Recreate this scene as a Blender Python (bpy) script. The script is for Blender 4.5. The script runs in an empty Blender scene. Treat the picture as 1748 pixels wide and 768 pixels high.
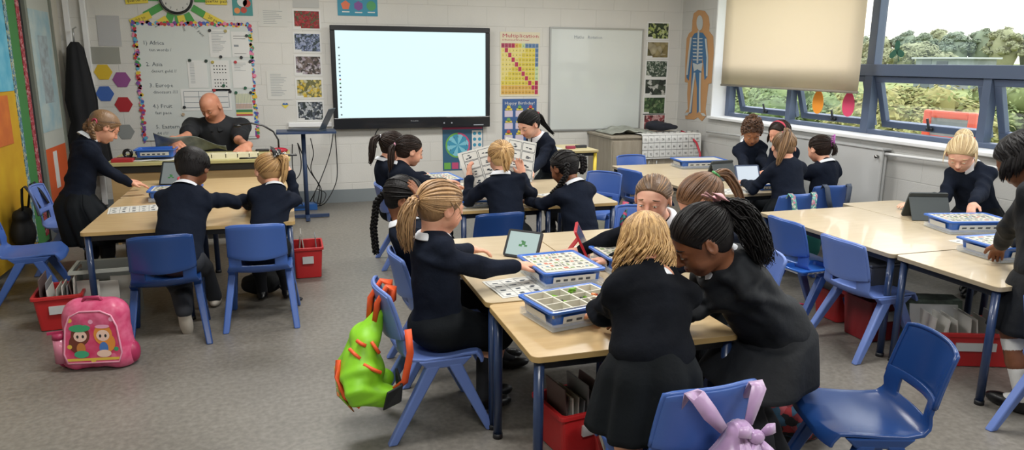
import bpy, bmesh, math, random
import numpy as np
from mathutils import Vector, Matrix
random.seed(7); RNG = np.random.RandomState(7)
S = bpy.context.scene; COL = S.collection
PI = math.pi
# ---------------- camera, world, lights, exposure ----------------
F, PITCH, ROLL, YAW, EYE = 1248.6, .21968, .00703, .29903, 1.6
def cam_basis():
    f = np.array([math.sin(YAW)*math.cos(PITCH), math.cos(YAW)*math.cos(PITCH), -math.sin(PITCH)])
    r = np.array([math.cos(YAW), -math.sin(YAW), 0.]); u = np.cross(r, f)
    c, s = math.cos(ROLL), math.sin(ROLL)
    return c*r+s*u, -s*r+c*u, f
CR, CU, CF = cam_basis()
cam = bpy.data.objects.new('camera', bpy.data.cameras.new('camera')); COL.objects.link(cam)
cam.matrix_world = Matrix(((CR[0], CU[0], -CF[0], 0), (CR[1], CU[1], -CF[1], 0), (CR[2], CU[2], -CF[2], EYE), (0, 0, 0, 1)))
cam.data.sensor_width = 36; cam.data.lens = F/1748*36; cam.data.clip_start = .05; cam.data.clip_end = 500
S.camera = cam
S.view_settings.view_transform = 'Standard'; S.view_settings.look = 'None'
S.view_settings.gamma = 1; S.view_settings.use_curve_mapping = False
S.view_settings.exposure = 0.28
S.cycles.use_denoising = True
S.cycles.max_bounces = 7; S.cycles.diffuse_bounces = 4; S.cycles.transmission_bounces = 6; S.cycles.transparent_max_bounces = 8
S.cycles.caustics_reflective = False; S.cycles.caustics_refractive = False
S.cycles.sample_clamp_indirect = 6
W = bpy.data.worlds.new('overcast_sky'); S.world = W; W.use_nodes = True
wn = W.node_tree.nodes; wl = W.node_tree.links
bg = wn['Background']; bg.inputs['Strength'].default_value = 3.3
tc = wn.new('ShaderNodeTexCoord'); sx = wn.new('ShaderNodeSeparateXYZ'); rp = wn.new('ShaderNodeValToRGB')
wl.new(tc.outputs['Generated'], sx.inputs[0]); wl.new(sx.outputs['Z'], rp.inputs[0]); wl.new(rp.outputs[0], bg.inputs[0])
rp.color_ramp.elements[0].position = 0; rp.color_ramp.elements[0].color = (.50, .49, .44, 1)
rp.color_ramp.elements[1].position = .6; rp.color_ramp.elements[1].color = (.86, .93, 1, 1)
def lamp(name, typ, loc, rot, energy, color, **kw):
    l = bpy.data.lights.new(name, typ); l.energy = energy; l.color = color
    for k, v in kw.items(): setattr(l, k, v)
    o = bpy.data.objects.new(name, l); o.location = loc; o.rotation_euler = rot; COL.objects.link(o); return o
sun = lamp('hazy_sun', 'SUN', (20, 3, 12), (0, 0, 0), 1.6, (1, .97, .9), angle=math.radians(50))
sun.rotation_euler = Vector((-1, .12, -.62)).to_track_quat('-Z', 'Y').to_euler()
por = lamp('window_portal', 'AREA', (5.3, 3.8, 1.85), (0, -PI/2, 0), 1, (1, 1, 1), shape='RECTANGLE', size=1.9, size_y=8.4)
por.rotation_euler = Vector((-1, 0, 0)).to_track_quat('-Z', 'Y').to_euler(); por.data.size = 8.4; por.data.size_y = 1.7
por.data.cycles.is_portal = True
for lx, ly in ((.2, 6.3), (3.0, 6.3), (.2, 3.2), (3.0, 3.2), (.2, .2), (3.0, .2)):
    lamp('ceiling_fill_light', 'AREA', (lx, ly, 2.86), (0, 0, 0), 50, (1, .985, .955), shape='RECTANGLE', size=1.2, size_y=.6)  # fill lamps added out of view under the ceiling to brighten the room

def P(px, py, ax, v):
    """world point where the sight line through a photo pixel meets the plane axis=v"""
    d = CF + CR*(px-874)/F + CU*(384-py)/F
    C = np.array([0, 0, EYE]); return C + d*((v-C[ax])/d[ax])
# ---------------- materials ----------------
MATS = {}
def hexc(h):
    h = h.lstrip('#'); c = [int(h[i:i+2], 16)/255 for i in (0, 2, 4)]
    return tuple(x/12.92 if x <= .04045 else ((x+.055)/1.055)**2.4 for x in c)
def mat(name, col, rough=.6, metal=0, col2=None, ns=8, bump=0, bs=60, stretch=(1, 1, 1), emit=0, spec=.5, coat=0, alpha=1, sheen=0, island=0, trans=0, detail=3):
    if name in MATS: return MATS[name]
    if isinstance(col, str): col = hexc(col)
    if isinstance(col2, str): col2 = hexc(col2)
    m = bpy.data.materials.new(name); m.use_nodes = True; MATS[name] = m
    n = m.node_tree.nodes; l = m.node_tree.links; b = n['Principled BSDF']
    b.inputs['Base Color'].default_value = (*col, 1); b.inputs['Roughness'].default_value = rough
    b.inputs['Metallic'].default_value = metal; b.inputs['Specular IOR Level'].default_value = spec
    b.inputs['Coat Weight'].default_value = coat; b.inputs['Alpha'].default_value = alpha
    b.inputs['Sheen Weight'].default_value = sheen; b.inputs['Transmission Weight'].default_value = trans
    if emit:
        b.inputs['Base Color'].default_value = (*[x*.08 for x in col], 1)
        b.inputs['Emission Color'].default_value = (*col, 1); b.inputs['Emission Strength'].default_value = emit
    src = None
    if col2 or bump:
        t = n.new('ShaderNodeTexCoord'); mp = n.new('ShaderNodeMapping'); mp.inputs['Scale'].default_value = stretch
        l.new(t.outputs['Object'], mp.inputs[0])
    if col2:
        nz = n.new('ShaderNodeTexNoise'); nz.inputs['Scale'].default_value = ns; nz.inputs['Detail'].default_value = detail
        l.new(mp.outputs[0], nz.inputs[0]); r = n.new('ShaderNodeValToRGB')
        r.color_ramp.elements[0].position = .35; r.color_ramp.elements[1].position = .65
        r.color_ramp.elements[0].color = (*col, 1); r.color_ramp.elements[1].color = (*col2, 1)
        l.new(nz.outputs[0], r.inputs[0]); src = r.outputs[0]
        if island:
            g = n.new('ShaderNodeNewGeometry'); mx = n.new('ShaderNodeMix'); mx.data_type = 'RGBA'
            mx.inputs[6].default_value = (*col, 1); mx.inputs[7].default_value = (*col2, 1)
            ma = n.new('ShaderNodeMath'); ma.operation = 'ADD'; ma.use_clamp = True
            mb = n.new('ShaderNodeMath'); mb.operation = 'MULTIPLY_ADD'; mb.inputs[1].default_value = .8; mb.inputs[2].default_value = -.3
            l.new(nz.outputs[0], mb.inputs[0]); l.new(g.outputs['Random Per Island'], ma.inputs[0]); l.new(mb.outputs[0], ma.inputs[1])
            l.new(ma.outputs[0], mx.inputs[0]); src = mx.outputs[2]
        l.new(src, b.inputs['Base Color'])
    if bump:
        nb = n.new('ShaderNodeTexNoise'); nb.inputs['Scale'].default_value = bs; nb.inputs['Detail'].default_value = 4
        l.new(mp.outputs[0], nb.inputs[0]); bp = n.new('ShaderNodeBump'); bp.inputs['Strength'].default_value = bump; bp.inputs['Distance'].default_value = .01
        l.new(nb.outputs[0], bp.inputs['Height']); l.new(bp.outputs[0], b.inputs['Normal'])
    return m
def voro(name, cols, scale, rough=.7, feature='F1', dark=None):
    """a printed photo of flowers, leaves ...: random cells of the given colours"""
    if name in MATS: return MATS[name]
    m = bpy.data.materials.new(name); m.use_nodes = True; MATS[name] = m
    n = m.node_tree.nodes; l = m.node_tree.links; b = n['Principled BSDF']; b.inputs['Roughness'].default_value = rough
    t = n.new('ShaderNodeTexCoord'); v = n.new('ShaderNodeTexVoronoi'); v.inputs['Scale'].default_value = scale
    w = n.new('ShaderNodeTexNoise'); w.inputs['Scale'].default_value = scale*.7
    va = n.new('ShaderNodeVectorMath'); va.operation = 'MULTIPLY_ADD'; va.inputs[1].default_value = (.05, .05, .05)
    l.new(t.outputs['Object'], w.inputs[0]); l.new(w.outputs[1], va.inputs[0]); l.new(t.outputs['Object'], va.inputs[2]); l.new(va.outputs[0], v.inputs[0])
    s = n.new('ShaderNodeSeparateColor'); l.new(v.outputs['Color'], s.inputs[0]); r = n.new('ShaderNodeValToRGB'); r.color_ramp.interpolation = 'CONSTANT'
    cs = [hexc(c) for c in cols]
    while len(r.color_ramp.elements) < len(cs): r.color_ramp.elements.new(.5)
    for i, c in enumerate(cs):
        r.color_ramp.elements[i].position = i/len(cs); r.color_ramp.elements[i].color = (*c, 1)
    l.new(s.outputs[0], r.inputs[0])
    d = n.new('ShaderNodeMix'); d.data_type = 'RGBA'; d.blend_type = 'MULTIPLY'; d.inputs[0].default_value = .55
    rr = n.new('ShaderNodeValToRGB'); rr.color_ramp.elements[0].color = (1, 1, 1, 1); rr.color_ramp.elements[1].color = (.15, .15, .15, 1); rr.color_ramp.elements[1].position = .8
    l.new(v.outputs['Distance'], rr.inputs[0]); l.new(r.outputs[0], d.inputs[6]); l.new(rr.outputs[0], d.inputs[7]); l.new(d.outputs[2], b.inputs['Base Color'])
    return m
# ---------------- mesh helpers ----------------
def link(name, me, m=None, parent=None):
    o = bpy.data.objects.new(name, me); COL.objects.link(o)
    if m is not None and hasattr(me, 'materials'):
        for x in (m if isinstance(m, (list, tuple)) else [m]): me.materials.append(x)
    if parent is not None: o.parent = parent
    return o
def thing(name, label, cat, loc=(0, 0, 0), rz=0, group=None):
    o = bpy.data.objects.new(name, None); COL.objects.link(o); o.location = loc; o.rotation_euler = (0, 0, rz); o.empty_display_size = .1
    o['label'] = label; o['category'] = cat
    if group: o['group'] = group
    return o
def tag(o, label, cat, group=None, kind=None):
    o['label'] = label; o['category'] = cat
    if group: o['group'] = group
    if kind: o['kind'] = kind
    return o
def copy_tree(o, parent=None):
    c = o.copy(); COL.objects.link(c)
    if parent is not None: c.parent = parent
    for ch in list(o.children): copy_tree(ch, c)
    return c
def again(src, loc, rz, label, group=None):
    c = copy_tree(src); c.location = loc; c.rotation_euler = (0, 0, rz); c['label'] = label
    if group: c['group'] = group
    return c
class MB:
    """collects shapes into one mesh"""
    def __init__(s): s.v = []; s.f = []; s.m = []; s.sm = []
    def add(s, vs, fs, mi=0, smooth=False):
        o = len(s.v); s.v += [tuple(map(float, v)) for v in vs]
        for f in fs: s.f.append(tuple(i+o for i in f)); s.m.append(mi); s.sm.append(smooth)
        return s
    def box(s, lo, hi, mi=0, M=None):
        x0, y0, z0 = lo; x1, y1, z1 = hi
        vs = [(x0, y0, z0), (x1, y0, z0), (x1, y1, z0), (x0, y1, z0), (x0, y0, z1), (x1, y0, z1), (x1, y1, z1), (x0, y1, z1)]
        if M is not None: vs = [M @ Vector(v) for v in vs]
        return s.add(vs, [(0, 3, 2, 1), (4, 5, 6, 7), (0, 1, 5, 4), (1, 2, 6, 5), (2, 3, 7, 6), (3, 0, 4, 7)], mi)
    def hexa(s, vs, mi=0):
        return s.add(vs, [(0, 3, 2, 1), (4, 5, 6, 7), (0, 1, 5, 4), (1, 2, 6, 5), (2, 3, 7, 6), (3, 0, 4, 7)], mi)
    def prism(s, pts, z0, z1, mi=0, M=None, smooth=False):
        n = len(pts); vs = [(p[0], p[1], z0) for p in pts]+[(p[0], p[1], z1) for p in pts]
        if M is not None: vs = [M @ Vector(v) for v in vs]
        s.add(vs, [tuple(range(n-1, -1, -1)), tuple(range(n, 2*n))], mi)
        s.add(vs, [(i, (i+1) % n, n+(i+1) % n, n+i) for i in range(n)], mi, smooth); return s
    def tube(s, pts, r, n=8, mi=0, cap=True, flat=None):
        pts = [np.array(p, float) for p in pts]; k = len(pts)
        rs = r if hasattr(r, '__len__') else [r]*k
        up = None; vs = []
        for i in range(k):
            t = pts[min(i+1, k-1)]-pts[max(i-1, 0)]; t = t/(np.linalg.norm(t)+1e-9)
            if up is None:
                a = np.array([0, 0, 1.]) if abs(t[2]) < .9 else np.array([1., 0, 0])
                up = np.cross(t, a)
            up = up-t*np.dot(up, t); up /= np.linalg.norm(up)+1e-9; w = np.cross(t, up)
            for j in range(n):
                th = 2*PI*j/n; vs.append(pts[i]+rs[i]*(math.cos(th)*up+math.sin(th)*w*(flat or 1)))
        fs = [(i*n+j, i*n+(j+1) % n, (i+1)*n+(j+1) % n, (i+1)*n+j) for i in range(k-1) for j in range(n)]
        if cap: fs += [tuple(range(n-1, -1, -1)), tuple((k-1)*n+j for j in range(n))]
        return s.add(vs, fs, mi, True)
    def strip(s, pts, w, wd, th=.004, mi=0):
        """ribbon along pts, wd = width direction"""
        pts = [np.array(p, float) for p in pts]; k = len(pts); vs = []
        for i in range(k):
            t = pts[min(i+1, k-1)]-pts[max(i-1, 0)]; t /= np.linalg.norm(t)+1e-9
            wv = np.array(wd[i] if hasattr(wd[0], '__len__') else wd, float); wv = wv-t*np.dot(wv, t); wv /= np.linalg.norm(wv)+1e-9
            nn = np.cross(t, wv); ww = w[i] if hasattr(w, '__len__') else w
            vs += [pts[i]-wv*ww/2-nn*th/2, pts[i]+wv*ww/2-nn*th/2, pts[i]+wv*ww/2+nn*th/2, pts[i]-wv*ww/2+nn*th/2]
        fs = [(i*4+j, i*4+(j+1) % 4, i*4+4+(j+1) % 4, i*4+4+j) for i in range(k-1) for j in range(4)]
        fs += [(3, 2, 1, 0), tuple((k-1)*4+j for j in range(4))]
        return s.add(vs, fs, mi, True)
    def ell(s, c, r, mi=0, n=12, M=None, noise=0):
        vs = []; fs = []; m = n//2+1
        for i in range(m+1):
            th = PI*i/m
            for j in range(n):
                ph = 2*PI*j/n; q = 1+noise*(random.random()-.5)
                v = Vector((math.sin(th)*math.cos(ph)*r[0]*q, math.sin(th)*math.sin(ph)*r[1]*q, math.cos(th)*r[2]*q))
                if M is not None: v = M @ v
                vs.append((v[0]+c[0], v[1]+c[1], v[2]+c[2]))
        fs = [(i*n+j, (i+1)*n+j, (i+1)*n+(j+1) % n, i*n+(j+1) % n) for i in range(m) for j in range(n)]
        return s.add(vs, fs, mi, True)
    def grid(s, fn, nu, nv, mi=0, smooth=True):
        vs = [fn(i/nu, j/nv) for i in range(nu+1) for j in range(nv+1)]
        return s.add(vs, [(i*(nv+1)+j, (i+1)*(nv+1)+j, (i+1)*(nv+1)+j+1, i*(nv+1)+j+1) for i in range(nu) for j in range(nv)], mi, smooth)
    def mesh(s, name):
        me = bpy.data.meshes.new(name); me.from_pydata(s.v, [], s.f)
        me.polygons.foreach_set('material_index', s.m); me.polygons.foreach_set('use_smooth', s.sm); me.update(); return me
    def build(s, name, m, parent=None, bevel=0, seg=2, solid=0, offset=0, sub=0, autosmooth=False):
        o = link(name, s.mesh(name), m, parent)
        if solid or bevel or sub:
            if solid:
                q = o.modifiers.new('solid', 'SOLIDIFY'); q.thickness = solid; q.offset = offset
            if bevel:
                q = o.modifiers.new('bevel', 'BEVEL'); q.width = bevel; q.segments = seg; q.limit_method = 'ANGLE'; q.angle_limit = .6
            if sub:
                q = o.modifiers.new('sub', 'SUBSURF'); q.levels = sub; q.render_levels = sub
            bake(o)
        return o
def bake(o):
    bpy.context.view_layer.update()
    dg = bpy.context.evaluated_depsgraph_get(); me = bpy.data.meshes.new_from_object(o.evaluated_get(dg)); me.name = o.name
    o.modifiers.clear(); o.data = me
def rrect(x0, y0, x1, y1, r, n=4):
    pts = []
    for cx, cy, a in ((x1-r, y1-r, 0), (x0+r, y1-r, PI/2), (x0+r, y0+r, PI), (x1-r, y0+r, 1.5*PI)):
        pts += [(cx+r*math.cos(a+PI/2*i/n), cy+r*math.sin(a+PI/2*i/n)) for i in range(n+1)]
    return pts
_TC = {}
def text_geo(txt):
    """(verts, faces) of a line of text, height about 1, starting at x=0, in the xy plane"""
    if txt in _TC: return _TC[txt]
    c = bpy.data.curves.new('t', 'FONT'); c.body = txt; c.resolution_u = 1; o = bpy.data.objects.new('t', c); COL.objects.link(o)
    bpy.context.view_layer.update(); dg = bpy.context.evaluated_depsgraph_get(); me = bpy.data.meshes.new_from_object(o.evaluated_get(dg))
    g = ([tuple(v.co) for v in me.vertices], [tuple(p.vertices) for p in me.polygons])
    bpy.data.objects.remove(o); bpy.data.meshes.remove(me); bpy.data.curves.remove(c); _TC[txt] = g; return g
def text(mb, txt, x, z, size, y, mi=0, M=None, centre=False, sx=1, fit=None):
    """lay text on the plane y (facing -Y), origin x,z; M maps afterwards"""
    vs, fs = text_geo(txt)
    if not vs: return
    w = max(v[0] for v in vs)*size
    if fit: sx = fit/w
    ox = x-(w*sx/2 if centre else 0)
    vv = [(ox+v[0]*size*sx, y, z+v[1]*size) for v in vs]
    if M is not None: vv = [M @ Vector(v) for v in vv]
    mb.add(vv, fs, mi)
# ---------------- the room ----------------
WX, WY, LX = 4.86, 8.52, -2.1
def block_wall(name, col, axis):
    m = bpy.data.materials.new(name); m.use_nodes = True; n = m.node_tree.nodes; l = m.node_tree.links; b = n['Principled BSDF']
    g = n.new('ShaderNodeNewGeometry'); s = n.new('ShaderNodeSeparateXYZ'); c = n.new('ShaderNodeCombineXYZ')
    l.new(g.outputs['Position'], s.inputs[0]); l.new(s.outputs['X' if axis == 'x' else 'Y'], c.inputs[0]); l.new(s.outputs['Z'], c.inputs[1])
    br = n.new('ShaderNodeTexBrick'); l.new(c.outputs[0], br.inputs[0])
    br.inputs['Scale'].default_value = 1; br.inputs['Brick Width'].default_value = .46; br.inputs['Row Height'].default_value = .222
    br.inputs['Mortar Size'].default_value = .005; br.inputs['Mortar Smooth'].default_value = .6
    cc = hexc(col); br.inputs['Color1'].default_value = (*cc, 1); br.inputs['Color2'].default_value = (*[x*.985 for x in cc], 1); br.inputs['Mortar'].default_value = (*[x*.9 for x in cc], 1)
    nz = n.new('ShaderNodeTexNoise'); nz.inputs['Scale'].default_value = 90; nz.inputs['Detail'].default_value = 5; l.new(g.outputs['Position'], nz.inputs[0])
    n2 = n.new('ShaderNodeTexNoise'); n2.inputs['Scale'].default_value = 2.2; l.new(g.outputs['Position'], n2.inputs[0])
    mx = n.new('ShaderNodeMix'); mx.data_type = 'RGBA'; mx.blend_type = 'MULTIPLY'; mx.inputs[0].default_value = .14
    l.new(br.outputs[0], mx.inputs[6]); l.new(n2.outputs[0], mx.inputs[7]); l.new(mx.outputs[2], b.inputs['Base Color'])
    bp = n.new('ShaderNodeBump'); bp.inputs['Strength'].default_value = .35; bp.inputs['Distance'].default_value = .006; bp.invert = True
    b2 = n.new('ShaderNodeBump'); b2.inputs['Strength'].default_value = .25; b2.inputs['Distance'].default_value = .004
    l.new(br.outputs['Fac'], bp.inputs['Height']); l.new(nz.outputs[0], b2.inputs['Height']); l.new(bp.outputs[0], b2.inputs['Normal']); l.new(b2.outputs[0], b.inputs['Normal'])
    b.inputs['Roughness'].default_value = .55; return m
M_wf = block_wall('painted_block_front', '#d7d6d1', 'x'); M_wr = block_wall('painted_block_right', '#c9c9c6', 'y')
M_plain = mat('painted_plaster', '#cbc8bd', .7, bump=.1, bs=30)
M_white = mat('white_gloss', '#e6e8ea', .35)
def floor_mat():
    m = bpy.data.materials.new('vinyl_floor'); m.use_nodes = True; n = m.node_tree.nodes; l = m.node_tree.links; b = n['Principled BSDF']
    g = n.new('ShaderNodeNewGeometry')
    def nz(sc, d=6):
        x = n.new('ShaderNodeTexNoise'); x.inputs['Scale'].default_value = sc; x.inputs['Detail'].default_value = d; l.new(g.outputs['Position'], x.inputs[0]); return x
    a = nz(38, 9); c = nz(1.1, 5); r = n.new('ShaderNodeValToRGB'); l.new(a.outputs[0], r.inputs[0])
    e = r.color_ramp.elements; e[0].position = .3; e[0].color = (*hexc('#6a6660'), 1); e[1].position = .7; e[1].color = (*hexc('#827e77'), 1)
    x = e.new(.5); x.color = (*hexc('#76726b'), 1)
    mx = n.new('ShaderNodeMix'); mx.data_type = 'RGBA'; mx.blend_type = 'OVERLAY'; mx.inputs[0].default_value = .22
    l.new(r.outputs[0], mx.inputs[6]); l.new(c.outputs[0], mx.inputs[7]); l.new(mx.outputs[2], b.inputs['Base Color'])
    rr = n.new('ShaderNodeMapRange'); rr.inputs['To Min'].default_value = .30; rr.inputs['To Max'].default_value = .5; l.new(c.outputs[0], rr.inputs[0]); l.new(rr.outputs[0], b.inputs['Roughness'])
    bp = n.new('ShaderNodeBump'); bp.inputs['Strength'].default_value = .05; bp.inputs['Distance'].default_value = .002; l.new(a.outputs[0], bp.inputs['Height']); l.new(bp.outputs[0], b.inputs['Normal'])
    return m
def struct(name, mb, m, **k):
    o = mb.build(name, m, **k); o['kind'] = 'structure'; return o
struct('floor', MB().box((LX-.3, -3, -.1), (WX+.3, WY+.3, 0)), floor_mat())
struct('ceiling', MB().box((LX-.3, -3, 2.9), (WX+.3, WY+.3, 3.0)), M_plain)
struct('wall_front', MB().box((LX-.3, WY, 0), (WX+.3, WY+.3, 2.9)), M_wf)
struct('wall_left', MB().box((LX-.3, -3, 0), (LX, WY, 2.9)), M_plain)
struct('wall_back', MB().box((LX-.3, -3.3, 0), (WX+.3, -3, 2.9)), M_plain)
SILL = .955; WT = 2.56; WY0, WY1 = -.6, 7.74
struct('wall_right', MB().box((WX, -3, 0), (WX+.32, WY, SILL)).box((WX, -3, WT), (WX+.32, WY, 2.9)).box((WX, WY1, SILL), (WX+.32, WY, WT)).box((WX, -3, SILL), (WX+.32, WY0, WT)), M_wr)
M_skirt = mat('grey_vinyl_skirting', '#7f878b', .45)
struct('baseboard_front', MB().box((LX, WY-.012, 0), (WX, WY, .15)), M_skirt)
struct('baseboard_right', MB().box((WX-.012, -3, 0), (WX, WY-.012, .15)), M_skirt)
struct('baseboard_left', MB().box((LX, -3, 0), (LX+.012, WY-.012, .15)), M_skirt)
# window sill and white reveal
struct('trim_1', MB().box((WX-.05, WY0, SILL), (WX+.25, WY1, SILL+.03)), M_white, bevel=.006)
struct('trim_2', MB().box((WX-.004, WY1-.02, SILL+.03), (WX+.25, WY1+.0, WT)), M_white)
# aluminium window: posts, transom, fixed panes, top-hung sashes tilted outwards
M_frame = mat('blue_grey_aluminium', '#55627a', .4, metal=.2)
M_glass = mat('window_glass', (1, 1, 1), 0, trans=1, spec=.5)
gm = M_glass.node_tree; gn = gm.nodes; 
for x in list(gn):
    if x.type == 'BSDF_PRINCIPLED': gn.remove(x)
tr = gn.new('ShaderNodeBsdfTransparent'); gl = gn.new('ShaderNodeBsdfGlossy'); gl.inputs['Roughness'].default_value = .02; ms = gn.new('ShaderNodeMixShader'); ms.inputs[0].default_value = .05
gm.links.new(tr.outputs[0], ms.inputs[1]); gm.links.new(gl.outputs[0], ms.inputs[2]); gm.links.new(ms.outputs[0], gn['Material Output'].inputs[0])
GX = WX+.22
fr = MB()
for y in (WY1-.045, 5.48, 3.25, 1.05, WY0+.03): fr.box((GX-.04, y-.045, SILL+.03), (GX+.05, y+.045, WT))
for y in (6.58, 4.30, 2.15, .2): fr.box((GX-.03, y-.035, SILL+.03), (GX+.05, y+.035, 1.54))
fr.box((GX-.05, WY0, 1.50), (GX+.05, WY1, 1.60)).box((GX-.035, WY0, WT-.05), (GX+.05, WY1, WT)).box((GX-.035, WY0, SILL+.03), (GX+.05, WY1, SILL+.07))
wf = struct('window_1', fr, M_frame, bevel=.004)
for y0, y1 in ((5.525, 7.65), (3.295, 5.435), (1.095, 3.205), (-.52, 1.0)):
    MB().box((GX-.003, y0, 1.6), (GX+.003, y1, WT-.05)).build('pane', M_glass, wf)
def sash(y0, y1):
    yc = (y0+y1)/2; w = (y1-y0)/2; h = 1.50-(SILL+.07)
    o = bpy.data.objects.new('sash', None); COL.objects.link(o); o.parent = wf; o.location = (GX, yc, 1.50); o.rotation_euler = (0, -.30, 0)
    b = MB().box((-.02, -w, -h), (.025, w, -h+.06)).box((-.02, -w, -.055), (.025, w, 0)).box((-.02, -w, -h+.06), (.025, -w+.06, -.055)).box((-.02, w-.06, -h+.06), (.025, w, -.055))
    q = b.build('sash_frame', M_frame, o, bevel=.004)
    MB().box((-.002, -w+.06, -h+.06), (.002, w-.06, -.055)).build('pane', M_glass, o)
    M_h = mat('dark_handle', '#23272c', .4)
    MB().box((-.045, -.03, -h+.02), (-.02, .03, -h+.045)).box((-.05, -.008, -h+.03), (-.032, .008, -h+.13)).build('handle', M_h, o, bevel=.003)
for a, b in ((6.62, 7.64), (5.53, 6.54), (4.34, 5.43), (3.30, 4.26), (2.2, 3.2), (1.1, 2.1)): sash(a, b)
# roller blind
M_blind = mat('blind_fabric', '#e2d8c4', .9, bump=.05, bs=300)
bn = M_blind.node_tree.nodes['Principled BSDF']
tl = M_blind.node_tree.nodes.new('ShaderNodeBsdfTranslucent'); tl.inputs[0].default_value = (*hexc('#f0e6d6'), 1); mm = M_blind.node_tree.nodes.new('ShaderNodeMixShader'); mm.inputs[0].default_value = .6
M_blind.node_tree.links.new(bn.outputs[0], mm.inputs[1]); M_blind.node_tree.links.new(tl.outputs[0], mm.inputs[2]); M_blind.node_tree.links.new(mm.outputs[0], M_blind.node_tree.nodes['Material Output'].inputs[0])
t = thing('roller_blind', 'cream roller blind pulled part way down over the left window', 'blind', (WX+.04, 6.53, 0))
MB().grid(lambda u, v: (.012*math.sin(v*3)*(1-u), -1.09+2.18*v, 1.36+u*1.2), 6, 12).build('fabric', M_blind, t, solid=.003)
MB().tube([(0, -1.09, 1.352), (0, 1.09, 1.352)], .012, 8).build('bottom_bar', mat('blind_bar', '#8d867a', .5), t)
MB().tube([(.02, -1.1, 2.56), (.02, 1.1, 2.56)], .035, 10).build('roller', M_white, t)
# radiator
t = thing('radiator', 'long white panel radiator below the window sill', 'radiator', (WX, 5.95, 0))
r = MB().box((-.10, -1.02, .36), (-.075, 1.02, .90)).box((-.045, -1.0, .38), (-.02, 1.0, .88))
r.build('panel', mat('radiator_paint', '#c4c6c6', .4), t, bevel=.01)
MB().box((-.11, -1.03, .895), (-.015, 1.03, .91)).build('top_grille', mat('radiator_top', '#b8babb', .4), t, bevel=.003)
MB().tube([(-.105, -.98, .84), (-.13, -.98, .84)], .014).build('bleed_valve', mat('chrome', '#9a9a98', .25, metal=1), t)
for y in (-.8, .8): MB().box((-.045, y-.02, .4), (-.001, y+.02, .8)).build('bracket', MATS['radiator_top'], t)
t = MB().tube([(WX-.05, 7.72, .80), (WX-.05, 3.2, .905)], .012, 8).build('trim_3', M_white); t['kind'] = 'structure'
# ---------------- outside the window ----------------
struct('trim_ground', MB().box((5.3, -60, -.6), (300, 200, -.5)).add([(18, -60, -.5), (18, 200, -.5), (90, 200, 1.75), (90, -60, 1.75), (300, -60, 1.75), (300, 200, 1.75)], [(0, 3, 2, 1), (3, 4, 5, 2)]), mat('field_grass', '#5f6a35', .95, col2='#7c8348', ns=.4))
bpy.data.objects['trim_ground'].name = 'floor_outdoor_field'
def foliage(name, cx, cy, z0, rx, ry, rz, n, cols, leaf, label, cat, group=None, seed=1, lumps=60):
    """a crown of many leafy clumps; rz = height"""
    rs = np.random.RandomState(seed); mb = MB(); D_ = .55
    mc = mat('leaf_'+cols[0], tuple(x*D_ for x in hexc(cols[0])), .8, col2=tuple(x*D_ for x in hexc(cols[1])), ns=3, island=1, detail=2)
    C = [(np.array([0, 0, rz*.42]), np.array([rx*.72, ry*.72, rz*.42]))]; mb.ell(C[0][0], C[0][1], 0, 16, noise=.1)
    for i in range(lumps):
        a = rs.normal(size=3); a /= np.linalg.norm(a); a[2] = abs(a[2])*.95-.25; q = .78+.22*rs.rand(); s = (.16+.14*rs.rand())*min(rx, ry, rz*.8)
        c = np.array([a[0]*rx*q, a[1]*ry*q, rz*.5+a[2]*rz*.45*q]); C.append((c, np.array([s, s, s*.85]))); mb.ell(c, C[-1][1], 0, 8, noise=.35)
    for i in range(n):
        c0, r0 = C[rs.randint(1, len(C))]; a = rs.normal(size=3); a /= np.linalg.norm(a); a[2] = a[2] if a[2] > -.2 else -a[2]
        c = c0+a*r0*(1.0+.45*rs.rand()); nn_ = a+np.array([-.3, 0, .7])+rs.normal(size=3)*.35; nn_ /= np.linalg.norm(nn_); e1 = np.cross(nn_, rs.normal(size=3)); e1 /= np.linalg.norm(e1); e2 = np.cross(nn_, e1); L = leaf*(.5+.6*rs.rand())
        mb.add([c-e1*L, c-e2*L*.45, c+e1*L, c+e2*L*.45], [(0, 1, 2, 3)], 0)
    o = mb.build(name, mc); o.location = (cx, cy, z0); tag(o, label, cat, group)
    return o
HG = 'bushes close outside the window'
hl = [(9.2, 15.4, 1.3, 1.6, 2.15, 'bright green bush seen below the blind, left window pane'),
      (9.8, 12.3, 1.3, 1.5, 2.0, 'green bush behind the orange paper egg'),
      (9.9, 9.75, 1.2, 1.3, 1.9, 'yellow-green bush between the pink egg and window post'),
      (12.6, 9.3, 1.3, 1.5, 2.35, 'leafy bush behind the green shamrock sticker'),
      (11.6, 6.9, 1.2, 1.3, 1.85, 'yellowish bush left of the red framed play panel'),
      (12.6, 5.0, 1.3, 1.4, 1.8, 'bush rising behind the red framed play panel'),
      (12.9, 2.3, 1.3, 1.5, 1.7, 'dull green bush right of the red framed play panel')]
for i, (x, y, rx, ry, h, lb) in enumerate(hl):
    cs = (('#6b8040', '#a3b06a'), ('#5e7a44', '#93a868'), ('#87934a', '#c2b972'))[i % 3]
    foliage('bush', x, y, -.55, rx, ry, h, 9000, cs, .065, lb, 'bush', HG, 10+i)
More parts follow.
